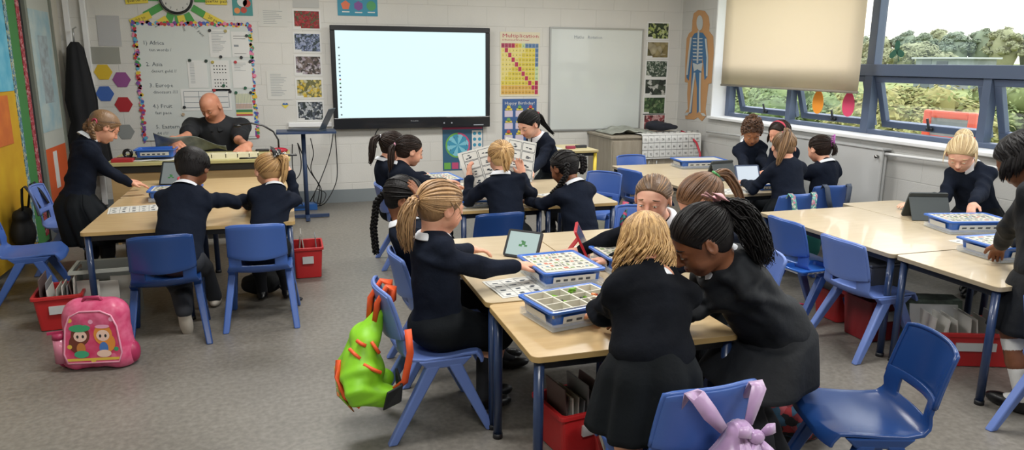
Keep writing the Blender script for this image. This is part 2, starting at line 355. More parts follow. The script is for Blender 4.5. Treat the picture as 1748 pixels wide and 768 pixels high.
tl = [(80, 93, 3.4, 6.6, 'far tree just left of the window post'), (84, 94, 3.4, 6.3, 'pale far tree further left behind the post'), (80, 85.5, 2.6, 5.9, 'far tree at the left end of the large pane'), (82, 83, 2.4, 6.6, 'far tree right behind the shamrock sticker'), (79, 77.2, 2.3, 6.1, 'far tree above the left end of the shed'),
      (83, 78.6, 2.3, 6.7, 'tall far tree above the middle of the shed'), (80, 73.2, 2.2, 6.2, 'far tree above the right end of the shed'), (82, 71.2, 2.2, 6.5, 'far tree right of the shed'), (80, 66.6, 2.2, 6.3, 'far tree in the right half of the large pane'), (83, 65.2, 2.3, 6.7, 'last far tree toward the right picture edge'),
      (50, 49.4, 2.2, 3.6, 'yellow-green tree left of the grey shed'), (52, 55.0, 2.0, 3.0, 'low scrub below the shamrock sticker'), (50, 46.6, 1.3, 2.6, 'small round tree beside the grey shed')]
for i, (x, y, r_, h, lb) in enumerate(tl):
    cs = (('#7d8f78', '#a0ae93'), ('#74866a', '#97a584'), ('#8d9466', '#aeb184'))[i % 3 if i < 10 else 2]  # distance haze is put into the pale, greyed leaf colours
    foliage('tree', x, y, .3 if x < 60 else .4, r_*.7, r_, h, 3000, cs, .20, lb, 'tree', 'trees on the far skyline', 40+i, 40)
t = thing('shed', 'grey flat-roofed shed out on the field', 'shed', (40, 36.5, .2))
MB().box((-1.5, -1.6, -.2), (1.5, 1.5, 1.75)).build('wall', mat('shed_grey', '#7e8787', .8, col2='#6d7676', ns=2), t)
MB().box((-1.7, -1.8, 1.75), (1.7, 1.7, 1.85)).build('roof', mat('shed_roof', '#a9aeae', .7), t)
MB().box((-1.54, -.9, .9), (-1.5, -.1, 1.6)).build('window', mat('shed_window', '#39424a', .3), t)
MB().box((-1.53, .3, 0), (-1.5, 1.0, 1.8)).build('door', mat('shed_door', '#5d6668', .6), t)
# orange framed playground panel
a = P(1580, 190, 0, 6.6); b_ = P(1658, 228, 0, 6.6)
t = thing('play_panel', 'orange-red framed grey play panel standing outside the window', 'play panel', (6.6, (a[1]+b_[1])/2, 0))
w = (a[1]-b_[1])/2+.03; z0, z1 = b_[2]-.12, a[2]+.02
MB().box((0, -w, z0), (.06, -w+.1, z1)).box((0, w-.1, z0), (.06, w, z1)).box((0, -w+.1, z1-.08), (.06, w-.1, z1)).box((0, -w+.1, z0), (.06, w-.1, z0+.06)).build('frame', mat('orange_plastic', '#e0583a', .5), t, bevel=.02)
MB().box((.02, -w+.1, z0+.06), (.04, w-.1, z1-.08)).build('board', mat('slate_board', '#8f9596', .6, col2='#7d8486', ns=6), t)
for y in (-w+.06, w-.06): MB().tube([(.03, y, -.5), (.03, y, z0+.02)], .03, 8).build('leg', MATS['orange_plastic'], t)
# ---------------- smooth bodies: distance fields turned into one continuous mesh ----------------
A = lambda *v: np.array(v, float)
def nrm(v): v = np.array(v, float); return v/(np.linalg.norm(v)+1e-12)
class Sh:
    def __init__(s): s.p = []
    def cone(s, a, b, ra, rb=None, k=.012, sub=False):
        rb = ra if rb is None else rb; s.p.append(('c', np.array(a, float), np.array(b, float), ra, rb, k, sub)); return s
    def ell(s, c, r, R=None, k=.012, sub=False):
        s.p.append(('e', np.array(c, float), np.array(r, float), np.eye(3) if R is None else R, None, k, sub)); return s
    def plane(s, c, n, k=.01):            # cut away the side n points to
        s.p.append(('p', np.array(c, float), nrm(n), 0, 0, k, True)); return s
    def build(s, vx):
        lo = A(9, 9, 9); hi = -lo
        for t, a, b, ra, rb, k, sub in s.p:
            if sub: continue
            if t == 'c': lo = np.minimum(lo, np.minimum(a-ra, b-rb)); hi = np.maximum(hi, np.maximum(a+ra, b+rb))
            else: m = b.max(); lo = np.minimum(lo, a-m); hi = np.maximum(hi, a+m)
        lo -= 3*vx+.01; hi += 3*vx+.01
        n = np.ceil((hi-lo)/vx).astype(int)+1
        D = np.full(n, .5, np.float32); ax = [(lo[i]+vx*np.arange(n[i])).astype(np.float32) for i in range(3)]
        for t, a, b, ra, rb, k, sub in s.p:
            if t == 'c': l0 = np.minimum(a-ra, b-rb); h0 = np.maximum(a+ra, b+rb)
            elif t == 'e': m = np.abs(ra*b).sum(1) if t == 'e' else 0; l0 = a-m; h0 = a+m
            else: l0 = lo; h0 = hi
            i0 = np.maximum(0, ((l0-k-2*vx-lo)/vx).astype(int)); i1 = np.minimum(n, ((h0+k+2*vx-lo)/vx).astype(int)+2)
            if (i1 <= i0).any(): continue
            sl = tuple(slice(i0[i], i1[i]) for i in range(3))
            X = ax[0][sl[0]][:, None, None]; Y = ax[1][sl[1]][None, :, None]; Z = ax[2][sl[2]][None, None, :]
            if t == 'c':
                d = b-a; L2 = float(d@d)+1e-12
                h = np.clip(((X-a[0])*d[0]+(Y-a[1])*d[1]+(Z-a[2])*d[2])/L2, 0, 1)
                F_ = np.sqrt((X-a[0]-h*d[0])**2+(Y-a[1]-h*d[1])**2+(Z-a[2]-h*d[2])**2)-(ra+(rb-ra)*h)
            elif t == 'e':
                q = [((X-a[0])*ra[0, j]+(Y-a[1])*ra[1, j]+(Z-a[2])*ra[2, j]) for j in range(3)]
                k0 = np.sqrt(sum((q[j]/b[j])**2 for j in range(3))); k1 = np.sqrt(sum((q[j]/b[j]**2)**2 for j in range(3)))+1e-6
                F_ = k0*(k0-1)/k1
            else:
                F_ = -((X-a[0])*b[0]+(Y-a[1])*b[1]+(Z-a[2])*b[2])
            c = D[sl]
            if sub:
                h = np.clip(.5-.5*(c+F_)/k, 0, 1); D[sl] = c*(1-h)-F_*h+k*h*(1-h)
            else:
                h = np.clip(.5+.5*(c-F_)/k, 0, 1); D[sl] = c*(1-h)+F_*h-k*h*(1-h)
        return surface_nets(D, lo, vx)
def surface_nets(D, lo, vx):
    s = D < 0; n = D.shape
    c = np.zeros((n[0]-1, n[1]-1, n[2]-1), np.int8)
    offs = [(i, j, k) for i in (0, 1) for j in (0, 1) for k in (0, 1)]
    for i, j, k in offs: c += s[i:n[0]-1+i, j:n[1]-1+j, k:n[2]-1+k]
    act = np.argwhere((c > 0) & (c < 8)); N = len(act)
    idx = np.full(c.shape, -1, np.int32); idx[act[:, 0], act[:, 1], act[:, 2]] = np.arange(N)
    val = {o: D[act[:, 0]+o[0], act[:, 1]+o[1], act[:, 2]+o[2]] for o in offs}
    sm = np.zeros((N, 3)); cn = np.zeros(N)
    for a in offs:
        for ax in range(3):
            if a[ax] == 0:
                b = list(a); b[ax] = 1; b = tuple(b); va, vb = val[a], val[b]; m = (va < 0) != (vb < 0)
                t = np.where(m, va/(va-vb+1e-12*(va == vb)), 0); pt = np.tile(np.array(a, float), (N, 1)); pt[:, ax] = t
                sm[m] += pt[m]; cn[m] += 1
    V = lo+vx*(act+sm/cn[:, None]); Fs = []
    for ax in range(3):
        sl0 = [slice(None)]*3; sl1 = [slice(None)]*3; sl0[ax] = slice(0, n[ax]-1); sl1[ax] = slice(1, n[ax])
        u, w = (ax+1) % 3, (ax+2) % 3
        e = s[tuple(sl0)] != s[tuple(sl1)]; q = np.argwhere(e)
        q = q[(q[:, u] > 0) & (q[:, w] > 0) & (q[:, u] < n[u]-1) & (q[:, w] < n[w]-1)]
        ins = s[q[:, 0], q[:, 1], q[:, 2]]
        def g(du, dw):
            r = q.copy(); r[:, u] -= du; r[:, w] -= dw; return idx[r[:, 0], r[:, 1], r[:, 2]]
        f = np.stack([g(1, 1), g(0, 1), g(0, 0), g(1, 0)], 1); f[~ins] = f[~ins][:, ::-1]; Fs.append(f)
    return V, np.concatenate(Fs)
def np_mesh(name, V, Fq, m, parent=None, off=None, smooth=True):
    if off is not None: V = V-off
    me = bpy.data.meshes.new(name); nv, nf = len(V), len(Fq)
    me.vertices.add(nv); me.vertices.foreach_set('co', np.ascontiguousarray(V, np.float32).ravel())
    me.loops.add(nf*4); me.loops.foreach_set('vertex_index', np.ascontiguousarray(Fq, np.int32).ravel())
    me.polygons.add(nf); me.polygons.foreach_set('loop_start', np.arange(0, nf*4, 4, dtype=np.int32))
    try: me.polygons.foreach_set('loop_total', np.full(nf, 4, np.int32))
    except Exception: pass
    me.polygons.foreach_set('use_smooth', np.full(nf, smooth)); me.update(calc_edges=True); me.validate()
    return link(name, me, m, parent)
def normals(V, Fq):
    a = V[Fq[:, 2]]-V[Fq[:, 0]]; b = V[Fq[:, 3]]-V[Fq[:, 1]]; fn = np.cross(a, b); N = np.zeros_like(V)
    for j in range(4): np.add.at(N, Fq[:, j], fn)
    return N/(np.linalg.norm(N, axis=1)[:, None]+1e-12)
def folds(V, Fq, amp, seed, anchors=()):
    """cloth folds: soft warped ridges, stronger near the joints given in anchors"""
    r = np.random.RandomState(seed); N = normals(V, Fq); d = np.zeros(len(V))
    for i in range(5):
        w = nrm(r.normal(size=3)+A(0, 0, 1.0)); w2 = nrm(r.normal(size=3)); fr = 38+24*r.rand()
        ph = V@w*fr+2.2*np.sin(V@w2*(13+8*r.rand())+r.rand()*6); d += (np.sin(ph)-.3*np.cos(2*ph))*(.5+.5*np.sin(V@w2*9+i))
    g = np.full(len(V), .45)
    for a in anchors: g += 1.3*np.exp(-((V-a)**2).sum(1)/(2*.06**2))
    return V+N*(d*amp*.4*g)[:, None]
# ---------------- people ----------------
def skin(n, c, c2): return mat('skin_'+n, c, .5, col2=c2, ns=14, bump=.05, bs=180, spec=.35)
SK = {'fair': skin('fair', '#dca68c', '#cf9178'), 'pale': skin('pale', '#e2b49c', '#d69c86'), 'tan': skin('tan', '#b07a5a', '#9c6849'), 'brown': skin('brown', '#7d5038', '#6b422d'), 'adult': skin('adult', '#c98f74', '#bb7c62')}
def hairm(n, c, c2): dk = n in ('black', 'dark_brown'); return mat('hair_'+n, c, .5 if dk else .45, col2=c2, ns=26, island=1, bump=.3, bs=120, stretch=(1, 1, .35), spec=.22 if dk else .5)
HR = {'black': hairm('black', '#070607', '#151213'), 'dark': hairm('dark_brown', '#150f0d', '#2c1e18'), 'brown': hairm('brown', '#4a3222', '#7a563a'), 'light': hairm('light_brown', '#453122', '#8c6c4b'), 'honey': hairm('honey_blond', '#59402a', '#b08c63'),
      'blond': hairm('blond', '#7d5a33', '#d9b27a'), 'sand': hairm('sandy', '#84633f', '#c09a66'), 'pale': hairm('pale_blond', '#a98f68', '#dcc79c'), 'curly': hairm('curly_brown', '#3c2a20', '#6d4d38')}
M_sw = mat('navy_knit', '#131824', .95, col2='#1a202d', ns=5, bump=.55, bs=22, spec=.12)
M_sw2 = mat('black_knit', '#0f1116', .95, col2='#15181f', ns=5, bump=.55, bs=22, spec=.12)
M_sk = mat('dark_pleated_cloth', '#0c1014', .85, col2='#12171c', ns=4, bump=.4, bs=20, spec=.2)
M_coat = mat('grey_black_coat', '#101318', .75, col2='#161a20', ns=3, bump=.6, bs=16, spec=.3)
M_coll = mat('white_cotton', '#dfe3ea', .75, bump=.05, bs=90)
M_tight = mat('navy_tights', '#0d1019', .8); M_sock = mat('white_sock', '#dcdcd8', .85); M_shoe = mat('black_shoe', '#0b0b0d', .35)
M_sole = mat('pale_sole', '#b9b2a6', .7); M_grey = mat('grey_trousers', '#2c2f36', .8)
M_eye = mat('eye_white', '#e9e6e0', .25); M_iris = mat('iris_brown', '#2a1a12', .2); M_lash = mat('lash', '#140f0d', .6); M_lip = mat('lip', '#b0604f', .5); M_lipd = mat('lip_dark', '#6a3a33', .5)
def ik(a, b, l1, l2, pole):
    a = np.array(a, float); b = np.array(b, float); d = b-a; L = np.linalg.norm(d); u = d/L
    if L > .985*(l1+l2): L = .985*(l1+l2); b = a+u*L
    x = (l1*l1-l2*l2+L*L)/(2*L); h = math.sqrt(max(l1*l1-x*x, 0)); p = np.array(pole, float); p -= u*(p@u); p = nrm(p)
    return a+u*x+p*h, b
def frame(g, roll=0, up=(0, 0, 1)):
    f = nrm(g); r = nrm(np.cross(f, up)); u = np.cross(r, f); c, s = math.cos(roll), math.sin(roll)
    return np.stack([c*r+s*u, f, -s*r+c*u], 1)      # columns right, forward, up
def head_sdf(sh, c, R, H, adult=False, ears=True):
    e = lambda x, y, z: c+R@(A(x, y, z)*H)
    def el(x, y, z, rx, ry, rz, k=.06, sub=False, Q=None): sh.ell(e(x, y, z), A(rx, ry, rz)*H, R if Q is None else R@Q, k*H, sub)
    el(0, -.05, .13, .365, .45, .37)
    el(0, .10, -.13, .285, .31, .33 if adult else .31, .14)
    el(0, .24, -.37, .12, .11, .09, .14)
    el(.15, .25, -.17, .13, .12, .13, .1); el(-.15, .25, -.17, .13, .12, .13, .1)
    el(0, .33, .09, .22, .07, .05, .08)
    el(.145, .43, .0, .085, .07, .06, .06, True); el(-.145, .43, .0, .085, .07, .06, .06, True)
    sh.cone(e(0, .375, .05), e(0, .475 if not adult else .50, -.115), .028*H, .05*H, .05*H)
    el(.045, .435, -.13, .033, .035, .028, .02); el(-.045, .435, -.13, .033, .035, .028, .02)
    el(0, .375, -.245, .10, .06, .055, .05)
    el(0, .445, -.243, .09, .03, .010, .015, True)
    el(.145, .362, .015, .072, .05, .045, .03); el(-.145, .362, .015, .072, .05, .045, .03)      # lids
    if ears:
        for sx in (1, -1):
            a = .35*sx; Q = np.array(Matrix.Rotation(sx*-.35, 3, 'Z'))
            el(.375*sx, -.02, -.02, .035, .09, .135, .03, Q=Q); el(.415*sx, .0, .0, .03, .045, .075, .02, True, Q)
def face_parts(root, off, c, R, H, brow='lash', gaze_down=True, lip=None, eyes=True):
    eo = .013 if R[2, 1] < -.36 else .024
    e = lambda x, y, z: c+R@(A(x, y, z)*H)-off
    if eyes:
        Mx = Matrix(R.tolist()); ew = MB()
        for sx in (.145, -.145): ew.ell(e(sx, .376, -.004), A(.052, .045, eo)*H, 0, 12, Mx)
        for sx in (.145, -.145): ew.ell(e(sx, .400, -.008), A(.024, .024, min(eo, .019))*H, 1, 10, Mx)
        ew.build('eyes', [M_eye, M_iris], root)
    l = MB()
    for sx in (1, -1):
        l.tube([e(sx*(.145+q*.075), .412-.05*q*q-.012*q*1, .012-.02*q*q+.004) for q in (-1, -.5, 0, .5, 1)], [.004*H, .009*H, .011*H, .009*H, .004*H], 6)
        l.tube([e(sx*(.15+q*.095), .405-.06*q*q-.02*max(q, 0), .115+.02*(1-q*q)-.012*q) for q in (-1, -.5, 0, .5, 1)], [.007*H, .014*H, .014*H, .010*H, .004*H], 6)
    l.build('eyebrows_and_lashes', brow if not isinstance(brow, str) else M_lash, root)
    m = MB(); m.tube([e(q*.095, .432-.045*q*q, -.228+.012*(1-abs(q))*abs(q)*2) for q in (-1, -.6, -.2, .2, .6, 1)], [.004*H, .015*H, .017*H, .017*H, .015*H, .004*H], 6)
    m.tube([e(q*.08, .43-.04*q*q, -.262) for q in (-1, -.5, 0, .5, 1)], [.004*H, .018*H, .022*H, .018*H, .004*H], 6)
    m.build('lips', lip or M_lip, root)
def hand_sdf(sh, w, d, pn, side, s, curl=.5, spread=.12, thumb=.7, pinch=0):
    """w wrist, d finger direction, pn palm normal, side +1 = thumb towards cross(d,pn)"""
    d = nrm(d); pn = nrm(np.array(pn)-d*np.dot(pn, d)); r = np.cross(d, pn)*side; s = s*1.0
    pc = w+d*.040*s; Rm = np.stack([r, d, pn], 1)
    sh.ell(pc, A(.030, .040, .0135)*s, Rm, .008*s)
    sh.cone(w-d*.012*s, w+d*.02*s, .0185*s, .019*s, .014*s)
    for i, (o, L) in enumerate(((.021, .9), (.0075, 1.0), (-.007, .94), (-.020, .76))):
        b = w+d*(.072-.004*abs(i-1.2))*s+r*o*s; a0 = b; dd = nrm(d+r*spread*(1.3-i)*.5); cu = curl*(.8+.15*i)
        if pinch and i == 0: cu = curl+.5
        for j, (l_, ra, rb) in enumerate(((.026, .0078, .0074), (.018, .0073, .0067), (.015, .0066, .0056))):
            an = cu*(.55, .75, .55)[j]; ddn = nrm(dd*math.cos(an)+pn*math.sin(an)); b2 = a0+ddn*l_*L*s
            sh.cone(a0, b2, ra*s, rb*s, .0025*s if j else .006*s); a0 = b2; dd = ddn; pn_ = pn
            pn = nrm(pn*math.cos(an)-ddn*math.sin(an)) if False else pn
    t0 = w+d*.022*s+r*.022*s; t1 = t0+nrm(r*.75+d*.75+pn*.35*thumb)*.030*s; t2 = t1+nrm(r*.25+d*.9+pn*.5*thumb)*.024*s
    sh.cone(t0, t1, .0115*s, .009*s, .008*s); sh.cone(t1, t2, .0088*s, .007*s, .003*s)
def cap_frame(c, R, H):
    ce = c+R@(A(0, -.055, .135)*H); ra = A(.385, .475, .395)*H
    to = lambda u: ce+R@(np.array(u)*ra)          # unit-sphere direction to the scalp
    return ce, ra, to
def slerp(a, b, t):
    a = nrm(a); b = nrm(b); w = math.acos(max(-1, min(1, a@b))); 
    if w < 1e-4: return a
    return (math.sin((1-t)*w)*a+math.sin(t*w)*b)/math.sin(w)
def hair_cap(c, R, H, vx, front=.15, low=-.30, fat=1.0):
    sh = Sh(); ce, ra, to = cap_frame(c, R, H)
    sh.ell(ce, ra*fat, R, .01*H)
    sh.ell(c+R@(A(0, -.17, -.10)*H), A(.30, .27, .25)*H*fat, R, .08*H)
    n = R@nrm(A(0, .78, -.62)); sh.plane(c+n*front*H, n, .03*H)
    for sx in (1, -1): sh.ell(c+R@(A(.40*sx, .02, -.03)*H), A(.10, .11, .15)*H, R, .03*H, True)
    return sh.build(vx)
def quads(tb, segs, n):
    return tb
def tubes_np(paths, radii, n=5):
    Vs = []; Fs = []; o = 0
    for P_, r_ in zip(paths, radii):
        P_ = np.asarray(P_, float); k = len(P_); T = np.gradient(P_, axis=0); T /= np.linalg.norm(T, axis=1)[:, None]+1e-9
        up = np.cross(T[0], A(.3, .5, .8)); ring = []
        for i in range(k):
            up = up-T[i]*(up@T[i]); up = nrm(up); w = np.cross(T[i], up); th = 2*PI*np.arange(n)/n
            ring.append(P_[i]+r_[i]*(np.cos(th)[:, None]*up+np.sin(th)[:, None]*w))
        Vs.append(np.concatenate(ring)); a = np.arange(k-1)[:, None]*n; j = np.arange(n)[None, :]; j2 = (j+1) % n
        Fs.append(np.stack([a+j, a+j2, a+n+j2, a+n+j], -1).reshape(-1, 4)+o); o += k*n
    return np.concatenate(Vs), np.concatenate(Fs)
def tie_locks(rs, c, R, H, tie, n=90, front=.15, rad=.020):
    """hair drawn from the hairline over the scalp to a tie (unit direction)"""
    ce, ra, to = cap_frame(c, R, H); P_ = []; r_ = []; tie = nrm(tie); nn = nrm(A(0, .78, -.62))
    for i in range(n):
        th = 2*PI*(i+rs.rand()*.8)/n
        a = nrm(np.cross(nn, A(1, 0, 0))); b = np.cross(nn, a); q = .28+.10*rs.rand()-.05
        u = nn*(q+.02)+math.sqrt(1-q*q)*(math.cos(th)*a+math.sin(th)*b)
        if rs.rand() < .35: u = slerp(u, tie, .45*rs.rand())
        t = np.linspace(0, 1, 11); k = 1.0+.012*rs.rand()
        P_.append([to(slerp(u, tie, x)*(k+.02*math.sin(PI*x)*rs.rand())) for x in t]); w = rad*H*(.6+.8*rs.rand())
        r_.append(w*np.clip(np.minimum(t*6+.25, 1), 0, 1)*(1-.35*t))
    return P_, r_
def tail_locks(rs, p0, ctrl, n, r0, rads, jit=.012, curl=0.0):
    """a ponytail: locks along a guide curve through ctrl points"""
    ctrl = [np.array(x, float) for x in [p0]+ctrl]; m = 16; T = np.linspace(0, 1, m); C = np.array(ctrl); k = len(C)-1
    def cr(t):
        x = t*k; i = min(int(x), k-1); f = x-i; p1, p2 = C[i], C[i+1]; pa = C[max(i-1, 0)]; pb = C[min(i+2, k)]
        return .5*((2*p1)+(-pa+p2)*f+(2*pa-5*p1+4*p2-pb)*f*f+(-pa+3*p1-3*p2+pb)*f**3)
    G = np.array([cr(t) for t in T]); P_ = []; r_ = []
    fat = np.interp(T, np.linspace(0, 1, len(rads)), rads)
    for i in range(n):
        a = rs.normal(size=3); a /= np.linalg.norm(a); q = rs.rand()**.5; end = .78+.22*rs.rand()
        Q = np.array([cr(t*end) for t in T]); f2 = np.interp(T*end, T, fat)
        ph = rs.rand()*6; w = curl*np.sin(T*9+ph)[:, None]*np.roll(a, 1)*.02
        P_.append(Q+a*(f2*q)[:, None]*.92+w+np.cumsum(rs.normal(size=(m, 3))*.0012, 0)); 
        rr = r0*(.6+.7*rs.rand()); r_.append(rr*np.clip(1.15-T*T*.9, .15, 1))
    return P_, r_
def loose_locks(rs, c, R, H, n, length, part=(0, .05, 1), face=.45, rad=.024, curl=.0, back=0, flare=.04, jitter=.25):
    ce, ra, to = cap_frame(c, R, H); P_ = []; r_ = []; part = nrm(part)
    for i in range(n):
        az = 2*PI*(i+rs.rand())/n; hd = A(math.sin(az), math.cos(az), 0)
        if hd[1] > face: continue
        st = nrm(part+A(rs.normal()*.12, rs.normal()*.25, 0)); low = nrm(hd*A(1, 1, 1)+A(0, 0, -.12-.3*rs.rand()))
        P0 = [to(slerp(st, low, t)*(1.0+.05*rs.rand()*t)) for t in np.linspace(0, 1, 9)]
        L = length*(1-jitter*rs.rand()); e = P0[-1]; out = nrm(A(*(R@hd)[:2], 0)); ph = rs.rand()*6; m = 10
        for j in range(1, m+1):
            t = j/m; P0.append(e+A(0, 0, -L*t)+out*flare*math.sin(t*2.2)*.6+curl*.02*A(math.sin(t*9+ph), math.cos(t*8+ph), 0)*t)
        P_.append(P0); k = len(P0); r_.append(rad*H*(.6+.8*rs.rand())*np.clip(np.concatenate([np.linspace(.4, 1, 5), np.ones(k-9), [.8, .6, .4, .15]]), 0, 1))
    return P_, r_
def braid(mb_p, start, pts, r):
    """plaited tail: three strands weaving"""
    C = [np.array(start, float)]+[np.array(p, float) for p in pts]; seg = np.array(C); L = np.r_[0, np.cumsum(np.linalg.norm(np.diff(seg, axis=0), axis=1))]
    m = max(24, int(L[-1]/.008)); s = np.linspace(0, L[-1], m); G = np.stack([np.interp(s, L, seg[:, i]) for i in range(3)], 1)
    T = np.gradient(G, axis=0); T /= np.linalg.norm(T, axis=1)[:, None]; u = np.cross(T, A(.2, 1, .1)); u /= np.linalg.norm(u, axis=1)[:, None]; w = np.cross(T, u)
    P_, r_ = mb_p
    for k in range(3):
        ph = s/.03*2*PI/2+k*2*PI/3
        P_.append(G+u*(np.sin(ph)*r*.75)[:, None]+w*(np.sin(2*ph)*r*.35)[:, None]); r_.append(np.full(m, r*.62)*np.clip((L[-1]-s)/.02+.3, 0, 1))
def collar(root, off, nb, nu, fw, s, m=M_coll, w=.024):
    """shirt collar folded over the jumper neck: nb neck base, nu neck axis, fw front"""
    nu = nrm(nu); f = nrm(np.array(fw)-nu*np.dot(fw, nu)); r = np.cross(f, nu); mb = MB(); n = 28
    def pt(u, v):
        a = (u-.5)*2*PI*.97; ca, sa = math.cos(a), math.sin(a)      # a=0 back, +-pi front
        rad = (.046, .052, .060, .080)[v]*s; h = (.0, .034, .031, .004)[v]*s; q = abs(a)/PI
        if v == 3: rad += .010*s*q**4; h -= .020*s*q**3
        return nb-off+(-f*ca*rad*1.02+r*sa*rad)+nu*(h-.012*s*q)
    mb.grid(lambda u, v: pt(u, int(round(v*3))), n, 3); return mb.build('shirt_collar', m, root, solid=.0025, sub=1)

def person(label, hip, head, gaze, feet, hands, h=1.25, fac=None, roll=0, vx=.006, sk='fair', hair='brown', style=None, top=M_sw, legs='tights', skirt=None, collar_=True, shoes=True,
           hipdir=None, lean=None, elbow=((-.5, -.4, -1), (.5, -.4, -1)), knee=None, adult=False, face=False, seed=1, H=None, palms=((0, 0, -1), (0, 0, -1)), hd=(None, None), curl=(.5, .5), bulk=1, sleeves='long', headfirst=True, neck=None, group=None, chestfat=1, coll_w=M_coll, curlf=.5, shoew=None, shoe_m=None, thumb=(1, -1), shrug=0, swfold=.006):
    """hip, head, feet, hands in world metres; fac = body facing (xy)"""
    rs = np.random.RandomState(seed); s = h/1.25; H = H or (.222*s if not adult else .242)
    hip = np.array(hip, float); head = np.array(head, float); fac = nrm([*(fac or gaze)[:2], 0]); rt = np.cross(fac, A(0, 0, 1))
    R = frame(gaze, roll)
    nb = np.array(neck, float) if neck is not None else head+R@(A(0, -.22, -.46)*H)+A(0, 0, -.020*s)-fac*.01
    root = thing('person', label, 'person', (hip[0], hip[1], 0), 0, group); off = A(hip[0], hip[1], 0)
    ax = nrm(nb-hip); shw = (.108 if not adult else .165)*s; k_ = s*bulk
    rt2 = nrm(rt-ax*(rt@ax)); ff = np.cross(ax, rt2) ; ff = nrm(ff) if ff@fac > 0 else -nrm(ff)
    chest = hip+(nb-hip)*.70; waist = hip+(nb-hip)*.33; shc = hip+(nb-hip)*(.88 if not adult else .90)
    Rt = np.stack([rt2, ff, ax], 1)
    dr_ = -ax*.022*s if not adult else ax*0; sL = shc-rt2*shw+dr_; sR = shc+rt2*shw+dr_
    ua, fa = (.205*s, .185*s) if not adult else (.30, .26)
    el = []; wr = []
    for i, (sp, tgt) in enumerate(((sL, hands[0]), (sR, hands[1]))):
        if tgt is None: el.append(None); wr.append(None); continue
        pl = elbow[i]; pole = rt2*pl[0]+fac*pl[1]+A(0, 0, pl[2]); e_, w_ = ik(sp, tgt, ua, fa, pole); el.append(e_); wr.append(w_)
    th, shn = (.29*s, .28*s) if not adult else (.44, .42)
    hj = [hip-rt*.068*s, hip+rt*.068*s]; kn = []; an = []
    for i in (0, 1):
        if feet is None or feet[i] is None: kn.append(None); an.append(None); continue
        kp = (knee[i] if knee else fac); a_, b_ = ik(hj[i], np.array(feet[i], float), th, shn, kp); kn.append(a_); an.append(b_)
    # --- body: one continuous surface
    sh = Sh(); head_sdf(sh, head, R, H, adult)
    sh.cone(head+R@(A(0, -.13, -.22)*H), nb-ax*.02*s, (.044 if not adult else .058)*s, (.046 if not adult else .064)*s, .03*s)
    sh.ell(shc-ax*.02*s, A(.10, .06, .07)*s, Rt, .05*s); sh.ell(chest, A(.105, .075, .12)*k_, Rt, .05*s); sh.ell(waist, A(.095, .07, .11)*k_, Rt, .05*s); sh.ell(hip, A(.10, .085, .09)*k_, Rt, .05*s)
    for i in (0, 1):
        if wr[i] is not None:
            sp = (sL, sR)[i]; sh.cone(shc, sp, .034*s, .028*s, .015*s); sh.cone(sp, el[i], .030*s if not adult else .046, .026*s if not adult else .040, .02*s); sh.cone(el[i], wr[i], .028*s if not adult else .040, .019*s if not adult else .027, .012*s)
            d = hd[i] if hd[i] is not None else wr[i]-el[i]
            hand_sdf(sh, wr[i], d, palms[i], thumb[i], (1.0 if not adult else 1.32)*s, curl[i])
        if kn[i] is not None:
            sh.cone(hj[i], kn[i], .062*s, .044*s, .03*s); sh.cone(kn[i], an[i], .043*s, .026*s, .015*s); sh.cone(kn[i]+(an[i]-kn[i])*.1, kn[i]+(an[i]-kn[i])*.45, .040*s, .044*s, .02*s)
            kd = an[i]-kn[i]; fd = nrm(A(*(knee[i] if knee else fac)[:2], 0)) if abs(kd[2]) > .12 else None
            fo = (fd*.075*s+A(0, 0, -.035*s)) if fd is not None else (nrm(kd)*.02+A(0, 0, -.09))*s
            if shoew: fo = np.array(shoew[i], float)
            sh.cone(an[i], an[i]+fo, .026*s, .022*s, .02*s); an[i] = (an[i], fo)
        else: an[i] = None if an[i] is None else an[i]
    V, Fq = sh.build(vx); np_mesh('body', V, Fq, SK[sk], root, off)
    # --- jumper
    sw = Sh(); vs = max(vx, .007)
    sw.ell(shc-ax*.015*s, A(.105 if not adult else .13, .072, .055)*s, Rt, .05*s); sw.ell(chest, A(.124, .096, .14)*k_*chestfat, Rt, .06*s); sw.ell(waist, A(.122, .098, .13)*k_, Rt, .06*s); sw.ell(hip+ax*.015, A(.132, .116, .085)*k_, Rt, .05*s)
    sw.cone(nb-ax*.045*s, nb-ax*.008*s, .060*s, .050*s, .035*s)
    cu = []
    for i in (0, 1):
        if wr[i] is None: continue
        sp = (sL, sR)[i]; sw.cone(shc, sp, .050*s if not adult else .058*s, .044*s if not adult else .056*s, .035*s)
        if sleeves == 'long':
            wv = nrm(wr[i]-el[i]); sw.cone(sp, el[i], .047*s, .043*s, .03*s); sw.cone(el[i], wr[i]-wv*.018*s, .044*s, .033*s, .012*s); sw.cone(wr[i]-wv*.03*s, wr[i]-wv*.004*s, .030*s, .028*s, .004*s)
        else:
            mid = sp+(el[i]-sp)*.72; sw.cone(sp, mid, .058*s, .060*s, .03*s)
        cu += [el[i]]
    V, Fq = sw.build(vs); V = folds(V, Fq, swfold*s, seed, cu+[waist, shc-rt2*shw, shc+rt2*shw]); np_mesh('jumper' if sleeves == 'long' else 'polo_shirt', V, Fq, top, root, off)
